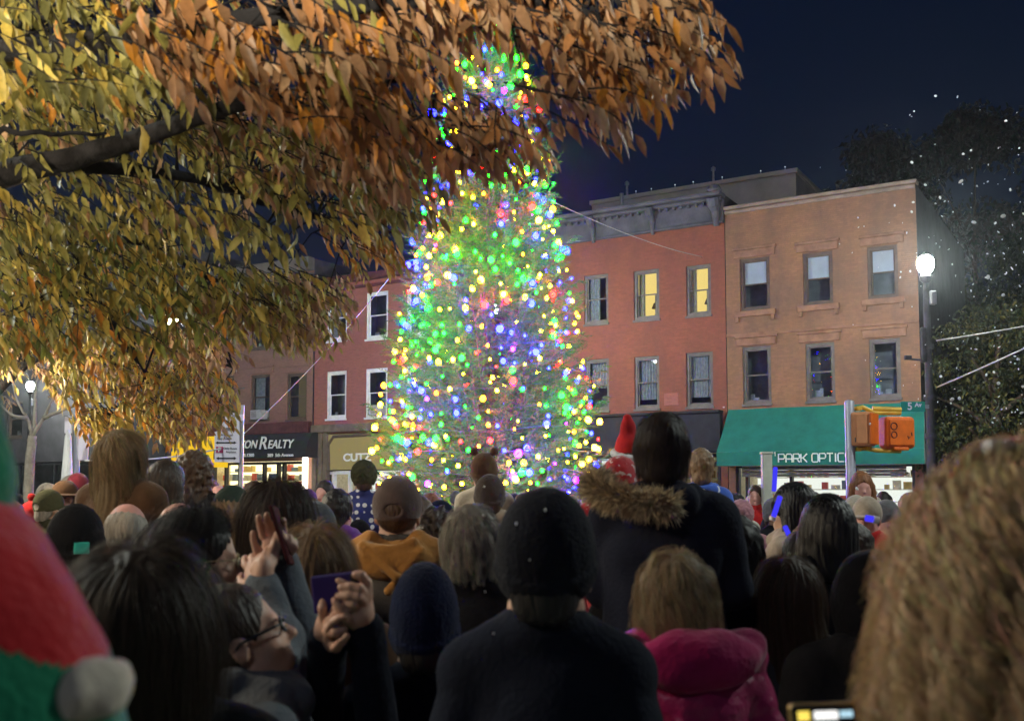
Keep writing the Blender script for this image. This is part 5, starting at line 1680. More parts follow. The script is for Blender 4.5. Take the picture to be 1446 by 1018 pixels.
def strands(V0, Q0, col_, n=2500, length=0.3, style='long', width=0.0016, curl=0.0, cfreq=30.0, seed=1, lift=0.0, root_r=(0.083, 0.104, 0.106), lump=0.35, tuck=False, clumps=0, cw=0.6, seg=9):
    """loose hairs combed over the head and falling from it; returns one mesh with the cap"""
    g = np.random.default_rng(seed)
    u = g.normal(size=(n * 3, 3)); u /= np.linalg.norm(u, axis=1)[:, None]
    ok = ~((u[:, 1] > (-.05 if tuck else 0.30)) & (u[:, 2] < (.88 if tuck else 0.42))) & (u[:, 2] > -0.45)
    u = u[ok][:n]; n = len(u)
    rr = np.array(root_r)
    P = SK_C + u * rr * (1 + 0.02 * g.random((n, 1)))
    ln = length * (0.55 + 0.6 * g.random(n))
    ds = (ln / seg)[:, None]
    crown = np.array([0.0, -0.35, 0.93]); crown /= np.linalg.norm(crown)
    out = [P.copy()]
    ph = g.random(n) * 6.28
    if clumps:
        cid = g.integers(0, n, clumps); near_ = cid[np.argmax(u @ u[cid].T, axis=1)]
        ph = ph[near_] + 0.5 * g.normal(size=n)
    offr = 1.0 + (0.03 + lump * 0.25 * g.random(n))[:, None]
    swirl = 0.25 * g.normal(size=(n, 1))
    for k in range(seg):
        q = (P - SK_C) / rr; nrm = q / rr; nrm /= np.linalg.norm(nrm, axis=1)[:, None]
        away = nrm - crown; away /= np.linalg.norm(away, axis=1)[:, None] + 1e-6
        t = np.array([0, 0, -1.0]) * 0.9 + away * 0.8 * (P[:, 2:3] > 0.12) + lift * nrm
        t = t - nrm * np.minimum(0, np.sum(t * nrm, 1, keepdims=True)) - 0.5 * nrm * np.sum(t * nrm, 1, keepdims=True) * (P[:, 2:3] > 0.1)
        if tuck: t = t + np.array([0, -.55, 0])
        t = t + np.cross(nrm, t) * swirl * 0.4
        t /= np.linalg.norm(t, axis=1)[:, None] + 1e-6
        P = P + t * ds
        q = (P - SK_C) / rr; L_ = np.linalg.norm(q, axis=1)[:, None]
        P = np.where((L_ < offr) & (P[:, 2:3] > 0.0), SK_C + q / np.maximum(L_, 1e-6) * rr * offr, P)
        # rest on neck and back
        bk = (P[:, 2] < 0.0)
        rad = np.sqrt(P[:, 0] ** 2 + (P[:, 1] + .0) ** 2)
        nr = np.where(P[:, 2] < -.06, .10, .072)
        sc_ = np.where(bk & (rad < nr), nr / np.maximum(rad, 1e-4), 1.0)
        P = P.copy(); P[:, 0] *= sc_; P[:, 1] *= sc_
        if tuck: P[:, 1] = np.where(P[:, 2] < .17, np.minimum(P[:, 1], -.02 - .04 * g.random(n)), P[:, 1])
        W = P.copy()
        if clumps: wk = cw * min(1.0, (k + 1) / (seg * .6)); W = P * (1 - wk) + P[near_] * wk
        if curl:
            a = ph + cfreq * (k + 1) * ds[:, 0]
            e1 = np.cross(t, nrm); e1 /= np.linalg.norm(e1, axis=1)[:, None] + 1e-6
            am = curl * min(1.0, (k + 1) / 3.0)
            W = W + am * (e1 * np.cos(a)[:, None] + nrm * (0.6 + np.sin(a)[:, None]))
        out.append(W)
    S = np.stack(out, 1)                       # n, seg+1, 3
    T = np.gradient(S, axis=1); T /= np.linalg.norm(T, axis=2)[:, :, None] + 1e-9
    N_ = (S - SK_C); N_ /= np.linalg.norm(N_, axis=2)[:, :, None] + 1e-9
    N_ = N_ + 0.5 * g.normal(size=(n, 1, 3))
    B = np.cross(T, N_); B /= np.linalg.norm(B, axis=2)[:, :, None] + 1e-9
    tp = np.linspace(1, 0.25, seg + 1)[None, :, None] * width
    V = np.stack([S - B * tp, S + B * tp], 2).reshape(-1, 3)
    base = (np.arange(n) * (seg + 1) * 2)[:, None, None]; k = (np.arange(seg) * 2)[None, :, None]
    Q = (base + k + np.array([0, 1, 3, 2])[None, None, :]).reshape(-1, 4)
    cv = np.array(col_) * (0.55 + 0.95 * g.random((n, 1)))
    cv = cv * (1 + 0.12 * g.normal(size=(n, 3)))
    C = np.repeat(np.clip(cv, 0.002, 1), (seg + 1) * 2, axis=0)
    if V0 is not None and len(V0):
        Q = np.concatenate([Q0, Q + len(V0)]); V = np.concatenate([V0, V]); C = np.concatenate([np.tile(np.array(col_) * 0.6, (len(V0), 1)), C])
    me = np_mesh('hair', V, Q, colors=C)
    me.materials.append(M_strand)
    return me


def near_hair(style, col_, **kw):
    me = make_hair(style, 0.007)
    n = len(me.vertices); V = np.empty(n * 3, np.float32); me.vertices.foreach_get('co', V)
    Q = np.empty(len(me.loops), np.int32); me.loops.foreach_get('vertex_index', Q)
    return strands(V.reshape(-1, 3), Q.reshape(-1, 4), col_, **kw)


def make_hat(style, h=0.007):
    k_ = ('hat', style, h)
    if k_ in _cache: return _cache[k_]
    c = SK_C
    F = Field((-.2, -.24, -.14), (.2, .28, .42), h)
    if style in ('beanie', 'pombeanie', 'tallbeanie', 'earbeanie'):
        hi = .03 if style == 'tallbeanie' else 0.0
        F.ell(c + (0, -.006, .008 + hi * .4), (.094, .114, .120 + hi), .01); F.plane((0, -.02, .062), (0, .32, -1), .006)
        G = Field((-.2, -.24, -.14), (.2, .28, .42), h)
        G.ell(c + (0, -.006, .006), (.101, .121, .124), .01); G.plane((0, -.02, .054), (0, .32, -1), .008); G.plane((0, -.02, .115), (0, -.32, 1), .008)
        F.D = np.minimum(F.D, G.D)
        F.disp(lambda x, y, z: .0016 * np.sin(np.arctan2(x, y + .012) * 44))
        if style == 'pombeanie': F.ell((0, -.03, .285), (.036, .036, .034), .004)
        if style == 'earbeanie':
            for s in (-1, 1): F.ell((s * .072, -.02, .255), (.030, .018, .030), .006)
    elif style == 'cap':
        F.ell(c + (0, -.004, .006), (.094, .115, .113), .01); F.plane((0, 0, .085), (0, .10, -1), .005); F.ell((0, -.125, .115), (.032, .03, .022), .006, 's')
        F.ell((0, .125, .108), (.074, .075, .012), .012); F.cap((0, 0, .232), (0, 0, .238), .008, .008, .004)
    elif style == 'brim':
        F.ell(c + (0, -.004, .012), (.088, .108, .106), .01); F.plane((0, 0, .115), (0, .03, -1), .005); F.ell((0, -.01, .118), (.145, .165, .013), .012)
        F.cap((-.03, -.02, .24), (.03, -.02, .24), .02, .02, .02, 's')
    elif style == 'hood':
        F.ell((0, -.022, .105), (.112, .132, .142), .02).cap((0, -.03, .04), (0, -.03, -.10), .108, .115, .03)
        F.ell((0, .135, .075), (.072, .095, .105), .015, 's').ell((0, 0, .10), (.088, .11, .115), .01, 's')
        F.disp(lambda x, y, z: .004 * wob(x, y, z, 30))
    elif style == 'fur':
        F.ell(c + (0, -.006, .012), (.108, .128, .122), .01); F.plane((0, -.02, .05), (0, .3, -1), .006)
        F.disp(lambda x, y, z: .006 * wob(x, y, z, 80) + .004 * wob(x, y, z, 140, 1))
    elif style == 'santa':
        F.ell(c + (0, -.006, .010), (.090, .110, .100), .01); F.plane((0, -.02, .075), (0, .3, -1), .006)
        F.chain([(0, -.02, .20), (-.005, -.03, .285), (-.015, -.04, .345)], [.07, .048, .03], .03)
    elif style == 'santatrim':
        for i in range(24):
            a = 2 * math.pi * i / 24
            F.cap((.094 * math.sin(a), -.012 + .114 * math.cos(a), .085 + .03 * math.cos(a)), (.094 * math.sin(a + .27), -.012 + .114 * math.cos(a + .27), .085 + .03 * math.cos(a + .27)), .024, .024, .01)
        F.disp(lambda x, y, z: .004 * wob(x, y, z, 110))
    V, Q = F.net()
    me = np_mesh('hat', V, Q); me.materials.append(None)
    _cache[k_] = me
    return me


def set_mat(o, m):
    if not o.data.materials: o.data.materials.append(None)
    o.material_slots[0].link = 'OBJECT'
    o.material_slots[0].material = m


def child(name, me, m, root, head=None, hs=1.0):
    o = bpy.data.objects.new(name, me); col.objects.link(o); o.parent = root
    if m is not None: set_mat(o, m)
    if head is not None:
        o.location = tuple(PIV); o.rotation_euler = head.to_euler(); o.scale = (hs,) * 3
    return o


TOPS = {'bare': .232, 'short': .243, 'tousled': .262, 'long': .248, 'tucked': .246, 'longer': .248, 'bob': .255, 'curly': .275, 'bun': .245, 'fringe': .236, 'beanie': .262, 'pombeanie': .318, 'tallbeanie': .30, 'earbeanie': .28, 'cap': .245, 'brim': .25, 'hood': .255, 'fur': .275, 'santa': .35}


def reshape(me, sw, drop):
    me = me.copy(); n = len(me.vertices); V = np.empty(n * 3, np.float32); me.vertices.foreach_get('co', V); V = V.reshape(-1, 3)
    t = np.clip((1.50 - V[:, 2]) / .10, 0, 1); V[:, 0] *= 1 - (1 - sw) * t
    V[:, 2] -= drop * t * np.clip((np.abs(V[:, 0]) - .05) / .15, 0, 1)
    me.vertices.foreach_set('co', V.ravel()); me.update()
    return me


def person(label, px, ytop, d, yaw=0.0, coat='coat', cm='black', hair='short', hm='black', hat=None, hatm=None, arms='down', head=(0, 0, 0), sk='fair', sit=False, scale=None, hs=1.0, h=0.013,
           group=None, key=None, extra=None, nearhair=None, hem=0.70, fat=0.0, legs=None, sw=None, drop=0.0, dz=0.0, lean=0.0, cat='person'):
    hr = Rm(*head)
    top = hat if hat else (hair or 'bare')
    ztop_local = PIV[2] + TOPS[top] * hs * max(0.9, math.cos(R(head[0])))
    w = at(px, ytop, d)
    if scale is None: scale = w.z / ztop_local
    z0 = w.z - ztop_local * scale if sit or dz else 0.0
    ar = arms_of(arms) if not callable(arms) else None
    root = bpy.data.objects.new('person', make_body(arms, sit, hs, hr, h, key=key, extra=extra))
    col.objects.link(root)
    root.location = (w.x, w.y, z0); root.rotation_euler = (R(lean), 0, R(yaw)); root.scale = (scale,) * 3
    set_mat(root, SKIN[sk])
    tag(root, label, cat, group)
    child('jacket', make_coat(arms, coat, h, key=key, hem=hem if not sit else .82, sit=sit, fat=fat), cm if not isinstance(cm, str) else CL[cm], root)
    if sw:
        root.data = reshape(root.data, sw, drop); set_mat(root, SKIN[sk])
        j = root.children[0] if root.children else [o_ for o_ in bpy.data.objects if o_.parent == root][0]
        j.data = reshape(j.data, sw, drop); set_mat(j, cm if not isinstance(cm, str) else CL[cm])
    lg, sh_ = make_legs(sit)
    child('trousers', lg, legs or M_denim, root); child('shoes', sh_, M_shoe, root)
    if hair:
        if nearhair: child('hair', nearhair, None, root, hr, hs)
        else: child('hair', make_hair(hair, 0.008 if h < .015 else 0.011), HM[hm] if isinstance(hm, str) else hm, root, hr, hs)
    if hat:
        o = child('hat', make_hat(hat, 0.007 if h < .015 else 0.010), hatm if not isinstance(hatm, str) else CL[hatm], root, hr, hs)
        if hat == 'santa': child('hat_trim', make_hat('santatrim'), CL['white'], root, hr, hs)
    return root


def to_local(root_loc, yaw, scale, p):
    """world point -> a person's own frame"""
    v = (Vector(p) - Vector(root_loc)); v = Matrix.Rotation(-R(yaw), 3, 'Z') @ v
    return np.array(v) / scale


def phone(px, py, d, w, hgt, rot, label, back=None, screen=None, pic=None):
    """a handset w x hgt metres; local +Y is the screen side turned away from us unless rot says otherwise"""
    p = at(px, py, d)
    r = empty('phone', p); r.rotation_euler = rot
    tag(r, label, 'phone')
    m = MB(); m.rbox((0, 0, 0), (w, 0.009, hgt), 0.004, seg=2); m.build('case', back or M_black, r)
    m = MB(); m.rbox((0, 0.0052, 0), (w * .93, 0.001, hgt * .95), 0.0003, seg=1); s = m.build('screen', screen or M_black, r)
    return r
# ================================================================== the crowd: figures close to the camera
PURPLE = mat('purple_phone_case', (0.035, 0.018, 0.13), 0.4, 0.15, 6)
SCR = emit('phone_screen', (0.55, 0.85, 1.0), 0.9)

# woman with long dark hair, close at the left
hm_ = near_hair('longer', HC['darkbrown'], n=16000, length=.44, width=.00045, seed=3, curl=.003, cfreq=18, lump=.05)
person('woman with long dark brown hair from behind, next to the red felt hat', 204, 767, 1.66, yaw=6, cm='charcoal', hair='longer', nearhair=hm_, h=.012)

# man in the big black beanie
hatk = cloth('dark_navy_knit', (0.010, 0.011, 0.016), bump=0.5, bscale=150)
person('man in a big black knit beanie and dark navy jacket with bare neck', 771, 681, 1.97, yaw=-4, cm=cloth('navy_black_wool', (0.009, 0.011, 0.020), bscale=90), hair='short', hm='black', hat='beanie', hatm=hatk, h=.010, coat='coat', arms='pockets', sw=.80, drop=.03)

# navy beanie, holding the purple phone
d = 2.5
w0 = at(601, 789, d); s0 = w0.z / (PIV[2] + TOPS['tallbeanie'])
rl = (w0.x, w0.y, 0)
Pd = 2.16
wl = lambda px, py, dd=Pd: to_local(rl, 0, s0, at(px, py, dd))
wrR = wl(516, 893, Pd + .03); wrL = wl(462, 908, Pd + .06)
armsN = ((np.array([-.30, .10, 1.10]), wrL), (np.array([.02, -.26, 1.08]), wrR))
armsN = (((-.30, .16, 1.12), tuple(wrL)), ((-.06, -.25, 1.16), tuple(wrR)))
lo = np.minimum(wl(440, 925, Pd - .1), wl(440, 925, Pd + .15)) - .02; hi = np.maximum(wl(548, 785, Pd - .1), wl(548, 785, Pd + .15)) + .02
Hf = Field(np.minimum(lo, hi), np.maximum(lo, hi), .0042)
n_ = Pd - .022
Hf.cap(wl(516, 893, Pd + .03), wl(508, 868, Pd + .005), .026 / s0, .030 / s0, .012)
Hf.ell(wl(509, 852, Pd + .004), np.array([.026, .018, .040]) / s0, .014)
for pts in ([(519, 840, Pd), (518, 822, Pd - .004), (510, 812, n_), (502, 811, n_)], [(517, 844, Pd), (508, 831, n_ - .004), (495, 828, n_ - .004), (482, 829, n_)], [(516, 852, Pd), (506, 843, n_ - .006), (492, 841, n_ - .006), (478, 842, n_)], [(511, 860, Pd), (499, 853, n_ - .004), (490, 853, n_ - .002)]):
    Hf.chain([wl(*q) for q in pts], [.0115 / s0, .0105 / s0, .0095 / s0, .0085 / s0][:len(pts)], .004)
Hf.chain([wl(506, 874, Pd + .005), wl(492, 868, Pd + .018), wl(480, 858, Pd + .02)], [.014 / s0, .011 / s0, .009 / s0], .006)
# the other hand, thumb out along the lower edge
Hf.cap(wl(462, 908, Pd + .06), wl(462, 890, Pd + .03), .026 / s0, .028 / s0, .012)
Hf.ell(wl(462, 878, Pd + .02), np.array([.022, .018, .030]) / s0, .012)
Hf.chain([wl(464, 890, Pd + .0), wl(474, 892, n_), wl(486, 888, n_)], [.013 / s0, .011 / s0, .009 / s0], .005)
for pts in ([(457, 872, Pd + .012), (455, 858, Pd - .005), (456, 848, Pd + .004)], [(464, 870, Pd + .016), (463, 858, Pd + .014), (463, 848, Pd + .016)]):
    Hf.chain([wl(*q) for q in pts], [.0105 / s0, .0095 / s0, .0085 / s0], .004)
navyknit = cloth('navy_knit', (0.006, 0.010, 0.034), bump=0.45, bscale=140, sheen=.08)
pN = person('person in a deep navy blue beanie holding up a purple phone', 601, 789, d, cm=cloth('black_navy_wool', (0.009, 0.011, 0.018)), hair='short', hm='black', hat='tallbeanie', hatm=navyknit, arms=armsN, key='navy', h=.011, extra=[Hf.net()])
# the purple phone
pp = phone(476, 836, Pd, .105, .078, (0, R(-7), R(-4)), 'purple phone held sideways by the navy beanie person', back=PURPLE)
m = MB(); m.rbox((.040, -.0056, .026), (.016, .003, .016), .0012); m.build('lens', M_black, pp)
m = MB(); m.rbox((.047, -.0056, .034), (.005, .002, .005), .0008); m.build('torch', emit('phone_torch', (1, 1, 1), 2.0), pp)

# man in profile looking up, glasses, both arms raised with a phone
d = 2.2; yaw = -78; pit = 24
sc3 = 0.902
w0 = at(376, 826, d); rl = (w0.x, w0.y, 0)
w3 = lambda px, py, dd: to_local(rl, yaw, sc3, at(px, py, dd))
wa = w3(398, 800, 2.52); wb = w3(376, 822, 2.44)
arms3 = ((tuple(w3(424, 902, 2.50)), tuple(wa)), (tuple(w3(392, 905, 2.34)), tuple(w3(372, 832, 2.42))))
pts_all = np.array([w3(px, py, dd) for px in (345, 430) for py in (730, 850) for dd in (2.3, 2.66)])
Hf = Field(pts_all.min(0) - .03, pts_all.max(0) + .03, .0045)
dd = 2.52
Hf.cap(w3(400, 803, dd), w3(399, 784, dd), .026, .03, .012); Hf.ell(w3(397, 777, dd), (.034, .028, .040), .012)
for pts in ([(392, 772, dd - .03), (388, 764, dd - .035), (391, 756, dd - .03)], [(398, 770, dd - .035), (400, 760, dd - .04), (398, 752, dd - .03)], [(405, 774, dd - .03), (410, 767, dd - .035), (409, 758, dd - .03)], [(411, 779, dd - .025), (416, 772, dd - .03), (415, 764, dd - .025)]):
    Hf.chain([w3(*q) for q in pts], [.011, .010, .0088], .004)
dd = 2.42
Hf.cap(w3(371, 834, dd), w3(370, 816, dd), .025, .028, .012); Hf.ell(w3(372, 806, dd), (.030, .026, .042), .012)
for pts in ([(376, 797, dd), (382, 782, dd + .03), (388, 766, dd + .06), (391, 754, dd + .08)], [(380, 802, dd), (388, 788, dd + .03), (393, 774, dd + .06), (396, 764, dd + .08)], [(367, 800, dd), (372, 786, dd + .02), (380, 774, dd + .05)]):
    Hf.chain([w3(*q) for q in pts], [.0125, .0115, .010, .009][:len(pts)], .004)
Hf.chain([w3(364, 815, dd), w3(359, 803, dd), w3(363, 793, dd)], [.014, .011, .009], .006)
p3 = person('man in profile with dark glasses tipping his face up, grey sleeves raised', 376, 826, d, yaw=yaw, coat='scarf', cm=cloth('grey_fleece', (0.11, 0.125, 0.145), bscale=80), hair='short', hm='darkbrown', hat=None, arms=arms3, key='prof', head=(pit, 0, 0), sk='fair', h=.0085, scale=sc3, extra=[Hf.net()])
p3.location.z = 0.0


def glasses(root, head, hs, m_, thick=0.0028):
    g = MB()
    for s in (-1, 1):
        n = 16
        pts = [(s * .033 + .023 * math.cos(2 * math.pi * i / n), .100 - .004 * abs(math.cos(2 * math.pi * i / n)), .096 + .017 * math.sin(2 * math.pi * i / n)) for i in range(n + 1)]
        g.tube(pts, thick, 6, caps=False)
        g.tube([(s * .056, .094, .100), (s * .074, .08, .102), (s * .084, .0, .100), (s * .084, -.02, .088)], thick, 6)
    g.tube([(-.010, .101, .100), (0, .104, .103), (.010, .101, .100)], thick, 6)
    o = g.build('glasses', m_, root, True); o.location = tuple(PIV); o.rotation_euler = head.to_euler(); o.scale = (hs,) * 3
    lm_ = MB()
    for s in (-1, 1): lm_.lathe([(.021, -.0006), (.021, .0006)], (s * .033, .0985, .096), 14, ax=Matrix.Rotation(R(90), 3, 'X'))
    lm_.build('lens', M_shopglass, o)
    return o


glasses(p3, Rm(pit, 0, 0), 1.0, M_black, .0036)
ph3 = phone(399, 756, 2.49, .074, .150, (R(-20), R(6), R(90)), 'dark phone seen edge-on between raised hands', back=mat('dark_red_case', (0.05, 0.012, 0.014), 0.85, spec=.05), screen=mat('matt_screen', (.01, .01, .012), .9, spec=.05))

# woman in profile with thin glasses
hm_ = near_hair('tucked', HC['black'], n=9000, length=.34, width=.0006, seed=5, lump=.1, clumps=120, cw=.3, tuck=True)
p4 = person('woman in profile with thin wire glasses and straight black hair', 291, 714, 2.75, yaw=-72, cm='charcoal', hair='tucked', nearhair=hm_, sk='fair', h=.009)
glasses(p4, Rm(), 1.0, mat('gold_wire', (0.6, 0.5, 0.3), 0.3, metal=0.9), .0018)

# bald man behind her
person('bald man with a warm lit scalp behind the woman in thin glasses', 256, 705, 3.45, yaw=8, cm='brown', hair='fringe', hm='grey', sk='pink', h=.012)

# two women with hair down, behind the raised hands
hm_ = near_hair('long', HC['darkbrown'], n=9000, length=.36, width=.0007, seed=6, lump=.25, clumps=120, cw=.4)
person('woman with dark brown hair down her back beside the raised hands', 392, 724, 3.35, yaw=10, cm='black', hair='long', nearhair=hm_, h=.013, scale=1.02)
hm_ = near_hair('long', HC['dkblond'], n=10000, length=.34, width=.0006, seed=7, lump=.2, clumps=150, cw=.5)
person('woman with straight golden blond hair in front of the orange hooded man', 450, 740, 2.85, yaw=-6, cm='brown', hair='long', nearhair=hm_, h=.012)

# man in the cap and orange hood
capm = cloth('faded_brown_cap', (0.12, 0.085, 0.075), bscale=120)
p11 = person('man in a faded brown cap with an amber hood over his jacket', 563, 671, 4.05, yaw=-3, coat='coat', cm=cloth('charcoal_brown_wool', (0.07, 0.062, 0.055)), hair='fringe', hm='brown', hat='cap', hatm=capm, sk='fair', h=.011, fat=.015)
F = Field((-.26, -.30, 1.28), (.26, .20, 1.62), .008)
F.ell((0, -.13, 1.44), (.15, .075, .085), .03)
for s in (-1, 1): F.cap((s * .14, -.08, 1.45), (s * .06, .09, 1.42), .052, .045, .02); F.cap((s * .185, -.03, 1.43), (s * .09, -.08, 1.50), .045, .04, .03)
F.cap((-.10, -.17, 1.49), (.03, -.215, 1.38), .02, .018, .015).cap((.11, -.165, 1.47), (.0, -.205, 1.33), .018, .016, .012).cap((-.06, -.16, 1.52), (.08, -.165, 1.50), .02, .02, .012)
F.ell((0, -.14, 1.53), (.085, .05, .05), .02, 's').ell((0, -.004, 1.555), (.07, .072, .10), .012, 's')
F.disp(lambda x, y, z: .005 * wob(x, y, z, 34))
child('hood', fmesh('hood', F), CL['amber'], p11)

# short grey-blond hair, dark coat
hm_ = near_hair('tousled', HC['grey'], n=8000, length=.10, width=.0007, seed=8, curl=.008, cfreq=40, lump=.5, clumps=200, cw=.6, lift=.1)
person('woman with short tousled grey blond hair left of the big black beanie', 668, 708, 3.45, yaw=-8, cm='black', hair='tousled', nearhair=hm_, sk='pink', h=.012)

# child with the fur-trimmed hood on a carrier's shoulders
d = 2.95
hm_ = near_hair('short', HC['darkbrown'], n=9000, length=.07, width=.0006, seed=9, lump=.12, root_r=(.082, .103, .104))
p15 = person('boy with cropped dark hair in a fur trimmed parka, raised above the crowd', 935, 581, d, yaw=-14, coat='hood', cm=cloth('navy_parka', (0.014, 0.016, 0.028), bscale=70), hair='short', nearhair=hm_, arms='sit', sit=True, scale=.80, hs=1.12, h=.011, fat=.03)
g_ = np.random.default_rng(4)
# fur ruff: a tan bristling roll round the dropped hood
n = 5200
t = g_.random(n) ** .8 * math.pi * .70 - math.pi * .14
ctr = np.stack([-.235 * np.cos(t) , -.075 - .155 * np.sin(t), 1.50 - .05 * np.sin(t) + .02 * np.cos(t)], 1)
dirs = g_.normal(size=(n, 3)); dirs /= np.linalg.norm(dirs, axis=1)[:, None]
o = ctr + dirs * .022; tip = o + dirs * (.035 + .03 * g_.random((n, 1))) + np.array([0, 0, -.010])
sd = np.cross(dirs, g_.normal(size=(n, 3))); sd /= np.linalg.norm(sd, axis=1)[:, None]
V = np.stack([o - sd * .0022, o + sd * .0022, (o + tip) / 2 + sd * .0018 + [0, 0, -.004], tip], 1).reshape(-1, 3)
Q = (np.arange(n) * 4)[:, None] + np.array([0, 1, 2, 3])
cc = np.repeat(np.array([.50, .40, .25]) * (.5 + g_.random((n, 1))), 4, axis=0)
ruff = np_mesh('fur_trim', V, Q, colors=cc); ruff.materials.append(M_strand)
core = MB(); tt = np.linspace(-.14 * math.pi, .58 * math.pi, 16)
core.tube([(-.235 * math.cos(q), -.075 - .155 * math.sin(q), 1.50 - .05 * math.sin(q) + .02 * math.cos(q)) for q in tt], .034, 10)
fo = core.build('hood_edge', CL['tan'], p15, True); link('fur_trim', ruff, None, fo)
person('carrier in a black coat under the boy with the fur trim', 948, 730, 3.12, yaw=-5, cm='black', hair='short', hm='black', scale=.985, h=.014, arms='hold')

# girl with tangled blond hair in magenta
hm_ = near_hair('long', (0.26, 0.18, 0.10), n=12000, length=.38, width=.0006, seed=10, curl=.013, cfreq=52, lump=.45, lift=.12, clumps=150, cw=.72, seg=14)
d = 2.3
w0 = at(950, 778, d)
p16 = person('girl with tangled blond hair in a shiny magenta puffer jacket', 952, 778, d, yaw=14, coat='puffer', cm='puffmagenta', hair='long', nearhair=hm_, h=.010, fat=.02, arms='pockets', hs=.73, sw=.80)
F = Field((-.24, -.28, 1.30), (.24, .2, 1.60), .008)
F.ell((0, -.12, 1.45), (.15, .07, .07), .03)
for s in (-1, 1): F.cap((s * .14, -.07, 1.46), (s * .05, .09, 1.42), .05, .042, .02)
F.ell((0, -.004, 1.555), (.07, .072, .10), .012, 's'); F.disp(lambda x, y, z: .006 * wob(x, y, z, 30))
child('hood', fmesh('hood', F), CL['magenta'], p16)

# dark haired man at her right, with a striped collar
hm_ = near_hair('tousled', HC['black'], n=8000, length=.09, width=.0007, seed=12, lump=.5, clumps=200, cw=.6, lift=.1)
p17 = person('man with thick black hair and one lit ear, navy jacket with a striped collar', 1040, 724, 3.5, yaw=-16, coat='scarf', cm='navy', hair='tousled', nearhair=hm_, sk='pink', h=.012)
m = MB()
for k in range(4): m.tube([(.06 + .03 * k, -.11 + .03 * k, 1.505 - .012 * k), (.075 + .03 * k, -.125 + .03 * k, 1.44 - .012 * k)], .006, 6)
m.build('collar_stripes', CL['white'], p17)

person('girl with straight brown hair low in front of the black beanie with neck gaiter', 1108, 783, 3.05, yaw=4, cm='charcoal', hair='long', nearhair=near_hair('long', HC['brown'], n=8000, length=.3, width=.0007, seed=13, lump=.25, clumps=120, cw=.5), h=.013)
p18 = person('person in a smooth black beanie and black neck gaiter before the optician shop', 1163, 692, 3.75, yaw=6, coat='scarf', cm='black', hair='bob', hm='black', hat='beanie', hatm=cloth('black_knit', (0.006, 0.006, 0.007), bscale=160), h=.012, fat=.02)
person('hooded person in black with a pale lining edge beside the curly hair', 1222, 770, 2.75, yaw=12, coat='hood', cm='black', hair='short', hm='black', hat='hood', hatm=cloth('black_hood', (0.007, 0.007, 0.009)), h=.013, fat=.02)

# curly hair, very close at the right
d = 1.13
hm_ = near_hair('curly', (0.44, 0.31, 0.18), n=11000, length=.22, width=.0007, seed=14, curl=.0135, cfreq=125, lump=.9, lift=.34, clumps=420, cw=.88, seg=22, root_r=(.098, .112, .112))
w0 = at(1446, 592, d); sc20 = 1.04
arms20 = (((-.29, .10, 1.08), tuple(to_local((w0.x, w0.y, 0), 8, sc20, at(1160, 1150, 1.16)))), ARMS['pockets'][1])
p20 = person('woman with a big mass of curly light brown hair filling the right edge', 1446, 592, d, yaw=8, cm=cloth('grey_green_fleece', (0.11, 0.145, 0.125), bscale=80), hair='curly', nearhair=hm_, h=.012, scale=sc20 * .97, arms=arms20, key='curly', hs=1.06, dz=.001)
p20.location.z = 0
m = MB()
n = 20
pts = [(.122 * math.cos(math.pi * i / n), .005, .12 + .146 * math.sin(math.pi * i / n)) for i in range(n + 1)]
m.tube(pts, .006, 8, flat=1.6)
hb = m.build('headband', CL['red'], p20, True); hb.location = tuple(PIV); hb.scale = (1.06,) * 3
m = MB(); m.rbox((-.045, -.012, .262), (.03, .02, .016), .006); q = m.build('headband_ornament', CL['white'], hb)

# felt hat in red and green, closest at the left
d = 0.82
felt_r = cloth('red_felt', (0.42, 0.014, 0.018), bump=.25, bscale=120, sheen=.6); felt_g = cloth('green_felt', (0.01, 0.17, 0.085), bump=.25, bscale=120, sheen=.6)
hz = .99
Bc = at(-36, 1046, d)
bx_ = Bc.x + .09 * math.sin(R(35)) * hz
q0 = proj((bx_, Bc.y, 1.7))
p1 = person('person in a floppy red and green felt hat at the left edge', q0[0], 700, d, yaw=0, cm=felt_g, hair='short', hm='brown', h=.013, head=(0, 0, -35), scale=hz)
F = Field((-.26, -.26, -.12), (.26, .26, .46), .0052)
F.ell((0, -.01, .165), (.132, .134, .205), .02).cap((0, -.02, .30), (-.04, -.03, .40), .08, .035, .06)
F.cap((0, -.012, .0), (0, -.012, .09), .100, .108, .03)
F.plane((0, 0, .0), (0, 0, -1), .01)
F.disp(lambda x, y, z: .0035 * wob(x, y, z, 24) + .002 * wob(x, y, z, 55, 1))
V, Q = F.net()
me = np_mesh('hat', V, Q)
me.materials.append(felt_r); me.materials.append(felt_g)
fc = V[Q].mean(1)
low = .105 - .25 * (fc[:, 0] + .02) * (fc[:, 0] < .06)
me.polygons.foreach_set('material_index', np.where((fc[:, 2] > .335) | ((fc[:, 2] < .108 - 2.2 * (fc[:, 0] - .107)) & (fc[:, 2] < .20)), 1, 0).astype(np.int32))
o = child('hat', me, None, p1, Rm(0, 0, -35), 1.0)
F = Field((-.2, -.25, -.02), (.24, .22, .22), .006)
ang = np.linspace(-24, 12, 13)
F.chain([(.114 * math.cos(R(t)), -.01 + .118 * math.sin(R(t)), .062) for t in ang], [.006 + .008 * math.sin(i * .26) for i in range(13)], .02)
F.disp(lambda x, y, z: .005 * wob(x, y, z, 90) + .003 * wob(x, y, z, 150, 1))
T_ = Field((-.05, -.12, .12), (.26, .10, .40), .007)
T_.chain([(.04, .0, .22), (.10, .0, .27), (.142, .0, .315), (.157, .0, .335)], [.07, .045, .022, .012], .03)
T_.disp(lambda x, y, z: .003 * wob(x, y, z, 30))
